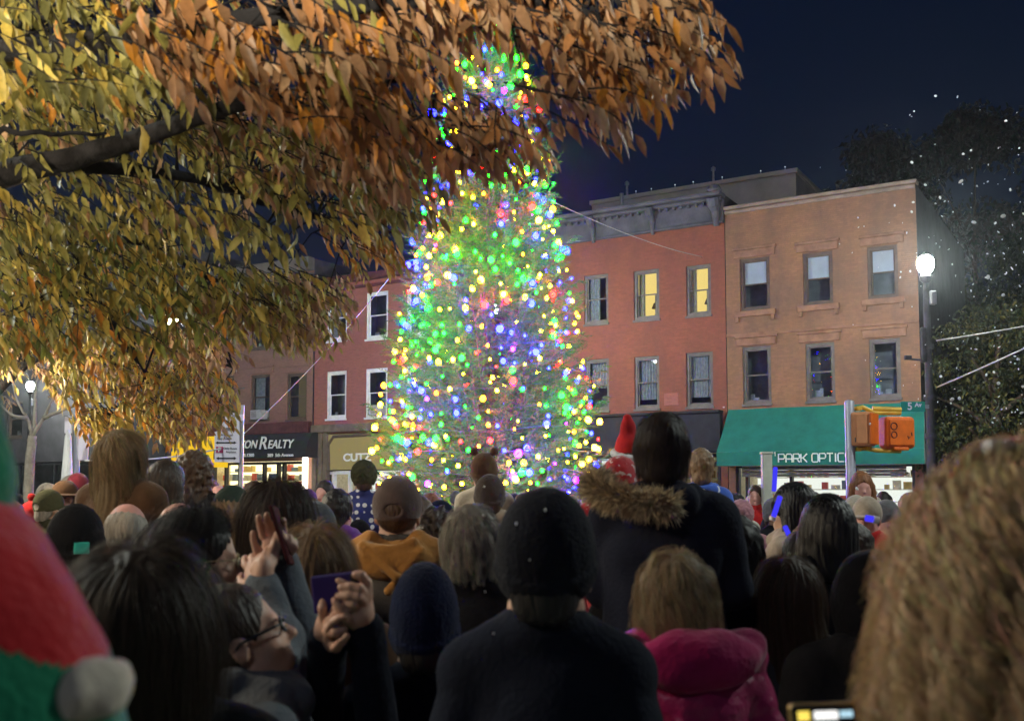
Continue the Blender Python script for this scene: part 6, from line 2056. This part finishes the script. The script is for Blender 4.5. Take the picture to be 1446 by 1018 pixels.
o4 = child('hat_tip', fmesh('hat_tip', T_), felt_g, o)
me = fmesh('trim', F); o3 = bpy.data.objects.new('trim', me); me.materials.append(CL['cream']); col.objects.link(o3); o3.parent = o

# lit phone held low by the woman with curly hair
pc = at(1171, 1094, 1.12)
r = empty('phone', pc); r.rotation_euler = (R(-12), R(-2), 0)
tag(r, 'gold edged phone with a lit screen at the bottom, below the hooded person', 'phone')
m = MB(); m.rbox((0, 0, 0), (.074, .009, .150), .0044, seg=3); m.build('case', mat('gold_case', (0.60, 0.40, 0.16), 0.3, 0.1, 5, metal=.8), r)
m = MB(); m.rbox((0, -.0052, 0), (.068, .0012, .143), .0005, seg=1); sc_ = m.build('screen', mat('screen_glass', (0.02, 0.02, 0.022), 0.15, 0.1, 5), r)
m = MB(); m.rbox((-.022, -.0064, .0615), (.013, .001, .010), .0004, seg=1); m.build('icon', emit('yellow_icon', (1, .75, .12), 1.2), sc_)
m = MB(); m.rbox((.002, -.0064, .0615), (.026, .001, .009), .0004, seg=1); m.build('button', emit('white_button', (1, .98, .95), 1.3), sc_)
m = MB(); m.rbox((.024, -.0064, .0622), (.014, .001, .007), .0004, seg=1); m.build('button', SCR, sc_)
m = MB(); m.rbox((0, -.0062, .016), (.062, .001, .07), .0004, seg=1); m.build('picture', emit('screen_picture', (.45, .55, .62), .8), sc_)
# the hand gripping it, below the frame
# ================================================================== the crowd: middle distance, each one seen in the photograph
def rider(label, px, ytop, d, sc_=.70, **kw):
    return person(label, px, ytop, d, sit=True, scale=sc_, arms=kw.pop('arms', 'sit'), hs=kw.pop('hs', 1.22), **kw)


# girl with wavy blond hair on shoulders, and her carrier
hm_ = near_hair('long', (0.24, 0.165, 0.085), n=9000, length=.34, width=.0009, seed=21, curl=.017, cfreq=22, lump=.25, lift=.02, clumps=110, cw=.75)
rider('girl with wavy blond hair and brown coat sitting high on shoulders at the left', 174, 607, 4.2, sc_=.78, yaw=-12, coat='coat', cm='brown', hair='long', nearhair=hm_, hs=1.0, h=.013)
person('bald man with lit scalp carrying the girl with wavy blond hair', 181, 707, 4.05, yaw=10, cm='grey', hair='fringe', hm='grey', sk='pink', h=.013, arms='hold')
# two children side by side right of her
rider('child with dark bowl cut and black jacket on shoulders, turned to the right', 240, 647, 5.2, yaw=-28, cm='black', hair='bob', hm='darkbrown', sk='fair', h=.014, sc_=.72)
rider('child with curly brown hair in a dark coat on shoulders, left of the bus sign', 279, 633, 5.8, yaw=-20, cm='black', hair='curly', hm='brown', h=.014, sc_=.70)
person('adult in black under the child with the bowl cut', 232, 722, 5.15, cm='black', hair='short', hm='black', h=.015, arms='hold')
person('adult with a white striped scarf under the curly haired child', 286, 716, 5.75, cm='charcoal', coat='scarf', hair='tousled', hm='darkbrown', h=.015, arms='hold')
# dark hat with the teal patch
pt = person('person in a black beanie with a small teal patch at the left', 112, 707, 3.6, yaw=5, cm='navy', hair='short', hm='black', hat='beanie', hatm='black', h=.012)
m = MB(); m.rbox((.052, -.112, .10), (.05, .008, .04), .003, Matrix.Rotation(R(24), 3, 'Z')); q = m.build('patch', mat('teal_patch', (0.05, .55, .45), .5), pt); q.location = tuple(PIV)
# polka dot child and carrier
def dotted(name, base, dot, sc_v, size):
    m = mat(name, base, 0.8, .2, 5, .2, 60, sheen=.3)
    nt, N, L = nodes_of(m); b = N['Principled BSDF']
    tc = N.new('ShaderNodeTexCoord'); v = N.new('ShaderNodeTexVoronoi'); v.inputs['Scale'].default_value = sc_v; v.inputs['Randomness'].default_value = .25
    L.new(tc.outputs['Object'], v.inputs['Vector'])
    lt = N.new('ShaderNodeMath'); lt.operation = 'LESS_THAN'; lt.inputs[1].default_value = size; L.new(v.outputs['Distance'], lt.inputs[0])
    mx = N.new('ShaderNodeMixRGB'); mx.inputs[2].default_value = (*dot, 1); L.new(lt.outputs[0], mx.inputs[0])
    src = [l for l in nt.links if l.to_socket == b.inputs['Base Color']][0].from_socket
    L.new(src, mx.inputs[1]); L.new(mx.outputs[0], b.inputs['Base Color'])
    return m
rider('child in a navy coat with white polka dots and grey olive hat on shoulders', 514, 646, 8.0, sc_=.78, yaw=10, cm=dotted('polka_dot_cloth', (0.035, 0.045, 0.20), (.8, .8, .85), 14, .34), hair='short', hm='brown', hat='fur', hatm='olive', h=.014, arms='down')
person('adult with a pale blue jacket and black beanie carrying the polka dot child', 508, 731, 7.0, cm='lightblue', hair='short', hm='black', hat='beanie', hatm='black', h=.015, arms='hold')
# starry blue hoodie child and carrier
rider('blond child in a bright blue hoodie with white stars right of the parka boy', 989, 631, 7.0, sc_=.80, yaw=-6, coat='hood', cm=dotted('star_cloth', (0.05, 0.14, 0.62), (.8, .85, .9), 9, .26), hair='tousled', hm='dkblond', h=.014, arms='down', fat=.02)
person('adult in grey carrying the child in the starry hoodie', 985, 722, 6.7, cm='grey', hair='short', hm='brown', h=.016, arms='hold')
# santa hat and red hood
rider('child in a red santa hat with white trim behind the parka boy', 884, 590, 6.6, sc_=.74, yaw=20, cm='red', hair='short', hm='brown', hat='santa', hatm='red', h=.014)
def scribble(name):
    m = mat(name, (0.50, 0.03, 0.04), .8, .2, 5, .4, 40, sheen=.3)
    nt, N, L = nodes_of(m); b = N['Principled BSDF']; tc = N.new('ShaderNodeTexCoord')
    w_ = N.new('ShaderNodeTexNoise'); w_.inputs['Scale'].default_value = 26; L.new(tc.outputs['Object'], w_.inputs['Vector'])
    gt = N.new('ShaderNodeMath'); gt.operation = 'GREATER_THAN'; gt.inputs[1].default_value = .60; L.new(w_.outputs['Fac'], gt.inputs[0])
    mx = N.new('ShaderNodeMixRGB'); mx.inputs[2].default_value = (.75, .6, .6, 1); src = [l for l in nt.links if l.to_socket == b.inputs['Base Color']][0].from_socket
    L.new(gt.outputs[0], mx.inputs[0]); L.new(src, mx.inputs[1]); L.new(mx.outputs[0], b.inputs['Base Color']); return m
M_scr = scribble('patterned_red_knit')
person('person in a red hood with white pattern left of the parka boy', 873, 641, 5.0, yaw=4, coat='hood', cm=M_scr, hair='short', hm='brown', hat='hood', hatm=M_scr, h=.013, sit=True, scale=.8, arms='sit')
person('tall adult carrying the child in the red patterned hood', 868, 720, 5.1, cm='maroon', hair='short', hm='brown', h=.016, arms='hold')
# knit hats before the tree
rider('child in a brown hat with two ear tufts high up before the evergreen', 684, 633, 6.6, sc_=.74, yaw=-4, cm='cream', hair='short', hm='brown', hat='earbeanie', hatm='brown', h=.014)
person('person in a grey brown knit beanie below the hat with ear tufts', 691, 667, 5.4, yaw=6, cm='cream', coat='scarf', hair='short', hm='brown', hat='beanie', hatm=cloth('grey_brown_knit', (.085, .07, .065)), h=.013, sit=True, scale=.86, arms='sit')
person('adult carrying the child with ear tufts, red scarf at the neck', 660, 716, 6.4, cm='cream', coat='scarf', hair='long', hm='dkblond', h=.015, arms='hold')
person('person with fluffy dark brown hair right of the orange hooded man', 617, 711, 4.7, yaw=-5, cm='charcoal', hair='curly', hm='darkbrown', h=.013)
person('person with brown hair half hidden behind the faded brown cap', 592, 698, 5.6, cm='brown', hair='long', hm='brown', h=.015)
# left middle
person('person in a dark green beanie with tan fur collar left of the glowing phone', 332, 682, 5.2, yaw=-12, coat='hood', cm='tan', hair='long', hm='dkblond', hat='beanie', hatm='dkgreen', h=.013)
pf = person('person in a maroon sleeve holding up a phone that shows the evergreen', 352, 716, 5.7, cm='maroon', hair='fringe', hm='brown', hat=None, arms='phoneup', h=.013)
person('person with smooth black hair right of the glowing phone', 405, 690, 5.0, yaw=8, cm='black', hair='bob', hm='black', h=.013)
person('person in a heather grey beanie before the sign board shop', 446, 704, 4.3, yaw=6, cm='charcoal', hair='short', hm='brown', hat='beanie', hatm=cloth('heather_knit', (.075, .085, .095)), h=.012)
person('man with thick dark hair and a violet collar left of the polka dot child', 479, 688, 6.3, yaw=-14, coat='scarf', cm='purple', hair='tousled', hm='black', sk='pink', h=.014)
person('person in a small bright purple knit hat under the realty awning', 433, 688, 9.0, yaw=20, cm='rose', hair='long', hm='brown', hat='beanie', hatm='purple', h=.016)
person('pink faced man with dark hair looking back, right of the purple hat', 457, 677, 10.5, yaw=160, cm='maroon', hair='short', hm='darkbrown', sk='pink', h=.014)
person('pink faced person in a rose cap facing the camera under the realty awning', 411, 682, 11.0, yaw=165, cm='rose', hair='short', hm='brown', hat='cap', hatm='rose', sk='pink', h=.014)
person('man with brown hair turned right under the realty awning', 364, 678, 10.0, yaw=-60, cm='red', hair='short', hm='brown', sk='pink', h=.014)
person('pink faced child facing the camera beside the rose cap', 393, 684, 11.6, yaw=185, cm='rose', hair='tousled', hm='brown', sk='pink', h=.014)
person('person with bare pale head right of the bus sign pole', 308, 684, 11.0, yaw=200, cm='cream', hair='fringe', hm='grey', sk='pink', h=.015)
person('person with rosy cheeks between the curly haired child and the bus sign', 297, 676, 12.5, yaw=170, cm='rose', hair='short', hm='ginger', sk='pink', h=.015)
person('person with straight dark hair left of the dark green beanie', 308, 701, 6.4, yaw=0, cm='brown', hair='long', hm='brown', h=.015)
# far left
person('older person in a pale knit hat and glasses left of the lavender sign', 97, 669, 11.0, yaw=160, coat='scarf', cm='beige', hair='short', hm='grey', hat='beanie', hatm='beige', sk='fair', h=.014)
person('person with a wide brown hat brim and warm lit face at the left', 88, 676, 8.6, yaw=150, cm='brown', hair='short', hm='brown', hat='brim', hatm='brown', sk='tan', h=.014)
person('person in a maroon cap and jacket left of the wavy blond hair', 108, 667, 10.0, yaw=175, cm='maroon', hair='short', hm='brown', hat='cap', hatm='maroon', sk='pink', h=.014)
person('person in a pale hood at the far left beyond the felt hat', 66, 680, 10.5, yaw=190, coat='hood', cm='beige', hair='short', hm='brown', hat='hood', hatm='beige', h=.015)
person('person in an olive cap beside the wide brown hat', 74, 690, 7.6, yaw=-30, cm='olive', hair='short', hm='grey', hat='cap', hatm='olive', h=.015)
# right middle
person('person in a heavy grey knit hat right of the evergreen foot', 840, 674, 7.2, yaw=-5, cm='charcoal', hair='short', hm='brown', hat='pombeanie', hatm=cloth('ash_knit', (.13, .12, .11)), h=.014)
person('person in a fluffy rosy fur hat facing the camera before the optician shop', 1046, 702, 8.0, yaw=172, cm='rose', hair='short', hm='brown', hat='fur', hatm='rose', sk='pink', h=.014)
person('woman in a black beanie and beige fur coat with a blue glow stick', 1114, 677, 5.4, yaw=58, coat='scarf', cm='beige', hair='bob', hm='black', hat='beanie', hatm='black', arms='phone', h=.012)
person('woman with long ginger blond hair facing the camera right of the silver pole', 1217, 664, 9.5, yaw=172, cm='rose', hair='long', hm='ginger', sk='pink', h=.013)
person('person in a red jacket and pale cap low right of the silver pole', 1223, 700, 6.6, yaw=150, cm='red', hair='short', hm='brown', hat='cap', hatm='beige', sk='pink', h=.014)
person('person in a teal jacket at the foot of the silver pole', 1205, 697, 8.4, yaw=20, cm='teal', hair='short', hm='grey', hat='beanie', hatm='cream', h=.014)
person('fair haired person before the lit optician window', 1020, 690, 12.0, yaw=185, cm='rose', hair='long', hm='blond', sk='pink', h=.015)
person('person in red between the post and the lit optician window', 1066, 684, 12.5, yaw=160, cm='red', hair='short', hm='brown', sk='pink', h=.015)
person('person in a grey hooded jacket left of the black neck gaiter', 1128, 748, 4.6, yaw=-10, coat='hood', cm='slate', hair='short', hm='black', h=.014)
person('person in a dark coat right behind the black neck gaiter', 1206, 736, 4.9, yaw=-10, coat='hood', cm='charcoal', hair='tousled', hm='darkbrown', h=.014)
person('man with close cropped hair at the right behind the curly mass', 1300, 705, 4.2, yaw=6, cm='black', hair='short', hm='brown', h=.014)
person('woman with shoulder length hair behind the curly mass', 1420, 712, 3.4, yaw=0, cm='navy', hair='bob', hm='brown', h=.014)

# phones, glow sticks
d = 5.35
r = phone(368, 705, d, .075, .125, (R(-8), 0, R(4)), 'phone held up with the lit evergreen on its screen, before the realty shop')
r.children[0].location.y = .0005
q = r.children[1]; q.location.y = -.0095; q.material_slots[0].material if q.material_slots else None
q.data.materials.clear(); q.data.materials.append(emit('night_picture', (.06, .10, .16), 1.0))
m = MB(); m.add([(-.022, -.0068, -.05), (.022, -.0068, -.05), (.012, -.0068, .0), (.004, -.0068, .048), (-.004, -.0068, .048), (-.013, -.0068, .0)], [[0, 1, 2, 3, 4, 5]]); m.build('picture', emit('tree_picture', (.45, .85, 1.0), 1.0), q)
r = phone(419, 734, 4.9, .05, .12, (0, 0, R(10)), 'phone with a pale green screen beside the heather grey beanie')
q = r.children[1]; q.location.y = -.0105; q.data.materials.clear(); q.data.materials.append(emit('pale_screen', (.65, .95, .85), .8))
GLOW = emit('blue_glow', (.06, .05, 1.0), 0.9)
def stick(px0, py0, px1, py1, d, rad, label):
    a, b = at(px0, py0, d), at(px1, py1, d)
    m = MB(); m.tube([a, a.lerp(b, .04), a.lerp(b, .96), b], [rad * .5, rad, rad, rad * .5], 10); o = m.build('glow_stick', GLOW, None, True); tag(o, label, 'glow stick')
    m = MB(); dd = (b - a).normalized(); m.tube([b, b + dd * .018], rad * 1.15, 10); e_ = m.build('cap', M_white, o)
stick(1102, 700, 1092, 730, 5.0, .013, 'blue glow stick held by the woman in the beige fur coat')
stick(1095, 659, 1093, 694, 8.0, .018, 'upright blue glow stick beside the pale square post')
stick(1108, 742, 1118, 764, 4.9, .012, 'blue glow stick lying against the beige fur coat')
stick(1222, 731, 1233, 733, 3.4, .011, 'short blue glow stick next to the curly hair')

# ================================================================== far crowd filling the square
FARH = [('black beanie', 'beanie', 'black', 'short', 'black'), ('grey beanie', 'beanie', 'grey', 'short', 'brown'), ('red pompom hat', 'pombeanie', 'red', 'short', 'brown'), ('navy cap', 'cap', 'navy', 'short', 'brown'),
        ('long brown hair', None, None, 'long', 'brown'), ('cropped black hair', None, None, 'short', 'black'), ('blond bob', None, None, 'bob', 'blond'), ('tousled ginger hair', None, None, 'tousled', 'ginger'),
        ('cream pompom hat', 'pombeanie', 'cream', 'long', 'blond'), ('olive hood', 'hood', 'olive', 'short', 'brown'), ('grey hair in a bun', None, None, 'bun', 'grey'), ('teal beanie', 'beanie', 'teal', 'long', 'darkbrown'), ('curly black hair', None, None, 'curly', 'black')]
FARC = ['black', 'navy', 'grey', 'tan', 'maroon', 'olive', 'cream', 'charcoal', 'brown', 'slate']
R2 = random.Random(23)
def landmark(px):
    for lim, s in ((60, 'past the felt hat'), (150, 'near the lavender sign'), (260, 'behind the shoulder riders'), (345, 'below the bus sign'), (440, 'under the realty awning'), (530, 'before the sign board'), (620, 'left of the evergreen'),
                   (720, 'before the evergreen'), (850, 'right of the evergreen'), (1020, 'before the black fascia'), (1110, 'under the green awning'), (1200, 'left of the silver pole'), (1320, 'right of the silver pole')):
        if px < lim: return s
    return 'past the curly hair'
combos = [(a, c) for a in range(len(FARH)) for c in FARC]
R2.shuffle(combos)
spots = []
for row, (d, n) in enumerate(((6.6, 11), (8.4, 13), (10.5, 15), (13.0, 17), (16.0, 17))):
    for k in range(n):
        px = -20 + (1490) * (k + .5 + R2.uniform(-.32, .32)) / n
        spots.append((px, 694 + R2.uniform(-6, 10) * 7 / d + (6 if d < 8 else 0), d + R2.uniform(-.6, .6)))
for (px, py, d) in spots:
    a, c = combos.pop()
    dsc, hat, hatm, hair, hm = FARH[a]
    back = R2.random() < .72
    person(('person with ' if not hat else 'person in ') + dsc + ' and ' + c + ' coat, far off ' + landmark(px),
           px, py, d, yaw=R2.uniform(-25, 25) if back else R2.uniform(150, 210), coat=R2.choice(('coat', 'hood', 'scarf', 'coat')), cm=c, hair=hair, hm=hm, hat=hat, hatm=hatm, sk=R2.choice(('fair', 'pink', 'tan', 'brown')),
           h=.016, arms=R2.choice(('down', 'pockets')), group='people in the far crowd')
# ================================================================== drifting flakes of fake snow
M_flake = mat('foam_flake', (0.85, 0.87, 0.88), 0.8, 0.05, 8)
b = MB(); b.lathe([(.3, -.55), (.8, -.35), (1, 0), (.75, .4), (.25, .6)], n=7)
fm_ = b.mesh('snow_flake', True); fm_.materials.append(M_flake)
R3 = random.Random(31)
fl = []
for k in range(150):
    px = 1446 - abs(R3.gauss(0, 1)) * 95 + 10; py = R3.uniform(200, 600) if R3.random() < .8 else R3.uniform(120, 420)
    fl.append((px, py, R3.uniform(7, 22), R3.uniform(.007, .020)))
for k in range(36): fl.append((R3.uniform(1150, 1446), R3.uniform(150, 590), R3.uniform(10, 24), R3.uniform(.006, .013)))
for (px, py, d) in ((770, 720, 1.8), (729, 739, 1.8), (748, 790, 1.75), (697, 894, 1.75), (685, 835, 2.0), (1022, 575, 18), (1232, 545, 30), (682, 727, 3.2), (684, 687, 4), (1210, 690, 7), (830, 640, 9)):
    fl.append((px, py, d, 0.0012 * d if d < 6 else .014))
for (px, py, d, r_) in fl:
    o = bpy.data.objects.new('snow_flake', fm_); col.objects.link(o)
    o.location = at(px, py, d); s = r_; o.scale = (s * R3.uniform(.7, 1.5), s * R3.uniform(.6, 1.2), s * R3.uniform(.6, 1.3))
    o.rotation_euler = (R3.uniform(0, 3), R3.uniform(0, 3), R3.uniform(0, 3))
    tag(o, 'small white flake of fake snow drifting in the air', 'snow flake', 'fake snow flakes drifting over the crowd')

# ================================================================== unseen park lamps added left of the picture to light leaves and crowd
def added_park_lamp(loc, label, k):
    pl = empty('added_park_lamp', loc); tag(pl, label, 'park lamp')
    m = MB(); m.lathe([(.16, 0), (.16, .2), (.07, .35), (.05, .6), (.045, 2.75), (.09, 2.8)], n=16); m.build('post', M_pole, pl)
    m = MB(); m.lathe([(.09, 2.8), (.16, 2.9), (.17, 3.05), (.12, 3.18), (.03, 3.22)], n=18); m.build('globe', emit('added_park_globe', (1.0, .83, .58), k), pl, True)
    m = MB(); m.lathe([(.14, 3.2), (.12, 3.26), (.03, 3.34)], n=14); m.build('cap', M_pole, pl)


added_park_lamp((-3.3, 1.9, 0), 'assumed low warm park lamp, unseen left of the picture under the branches', PARK)  # assumed out-of-view lamp, added to light the branch undersides and the crowd
added_park_lamp((-4.9, 7.6, 0), 'unseen warm park lamp added to brighten the yellow leaved tree', PARK * 2.2)  # out-of-view lamp added to brighten the yellow leaves

# unseen floodlight added behind the viewer, shielded to brighten branches and spare the crowd
fx = empty('floodlight', (-0.9, -1.9, 0)); tag(fx, 'added unseen floodlight behind the viewer, shielded to brighten only the branches', 'floodlight')
m = MB(); m.lathe([(.14, 0), (.14, .15), (.06, .3), (.045, .6), (.04, 2.75)], n=14); m.build('mast', M_pole, fx)
aim = Euler((R(90 + 33), 0, R(-3)), 'XYZ')
rm_ = aim.to_matrix()
m = MB(); m.lathe([(.05, .16), (.13, .10), (.155, -.02), (.16, -.06)], (0, 0, 2.86), 18, ax=rm_); m.build('housing', M_pole, fx, True)
ld = bpy.data.lights.new('floodlight_beam', 'SPOT'); ld.energy = FLOOD; ld.color = (1.0, .90, .70); ld.spot_size = R(74); ld.spot_blend = .35; ld.shadow_soft_size = .12
lo_ = bpy.data.objects.new('floodlight_beam', ld); col.objects.link(lo_); lo_.parent = fx; lo_.location = Vector((0, 0, 2.86)) + rm_ @ Vector((0, 0, -.10)); lo_.rotation_euler = aim

# ================================================================== thin haze added to give lamps a lens-like glow
hz_ = MB(); hz_.box(-180, 180, -70, 210, -1.5, 34)
hm__ = bpy.data.materials.new('haze'); nt, N, L = nodes_of(hm__); N.remove(N['Principled BSDF'])
pv = N.new('ShaderNodeVolumePrincipled'); pv.inputs['Density'].default_value = 0.0005; pv.inputs['Anisotropy'].default_value = 0.88; pv.inputs['Color'].default_value = (.9, .95, 1, 1)
L.new(pv.outputs[0], N['Material Output'].inputs['Volume'])
tag(hz_.build('haze', hm__), kind='stuff')
SKY_STRENGTH = 0.075
EXPOSURE = 0.0
# ================================================================== light, sky, render settings
w = bpy.data.worlds.new('World'); sc.world = w; w.use_nodes = True
nt = w.node_tree; N = nt.nodes; L = nt.links
bg = N['Background']
sky = N.new('ShaderNodeTexSky'); sky.sky_type = 'NISHITA'; sky.sun_disc = False
sky.sun_elevation = R(-1.0); sky.sun_rotation = R(150); sky.altitude = 50; sky.dust_density = 2.0; sky.ozone_density = 4.0
hs = N.new('ShaderNodeMixRGB'); hs.blend_type = 'MULTIPLY'; hs.inputs[0].default_value = 1.0; hs.inputs[2].default_value = (1.0, 1.0, 0.95, 1)
L.new(sky.outputs[0], hs.inputs[1]); L.new(hs.outputs[0], bg.inputs['Color'])
bg.inputs['Strength'].default_value = SKY_STRENGTH
sun = bpy.data.lights.new('moonlight', 'SUN'); sun.energy = 0.2; sun.angle = R(0.5); sun.color = (0.75, 0.85, 1.0)
so = bpy.data.objects.new('moonlight', sun); col.objects.link(so); so.rotation_euler = (R(48), 0, R(-25))
vs_ = sc.view_settings
vs_.view_transform = 'Standard'; vs_.look = 'None'; vs_.gamma = 1.0; vs_.exposure = EXPOSURE; vs_.use_curve_mapping = False
sc.render.engine = 'CYCLES'
cy = sc.cycles
cy.use_denoising = True
cy.denoiser = 'OPENIMAGEDENOISE'
cy.sample_clamp_indirect = 4.0
cy.sample_clamp_direct = 0.0
cy.max_bounces = 6; cy.diffuse_bounces = 3; cy.glossy_bounces = 3; cy.transparent_max_bounces = 10; cy.transmission_bounces = 4
cy.caustics_reflective = False; cy.caustics_refractive = False
try: cy.use_light_tree = True
except Exception: pass
cy.volume_bounces = 0
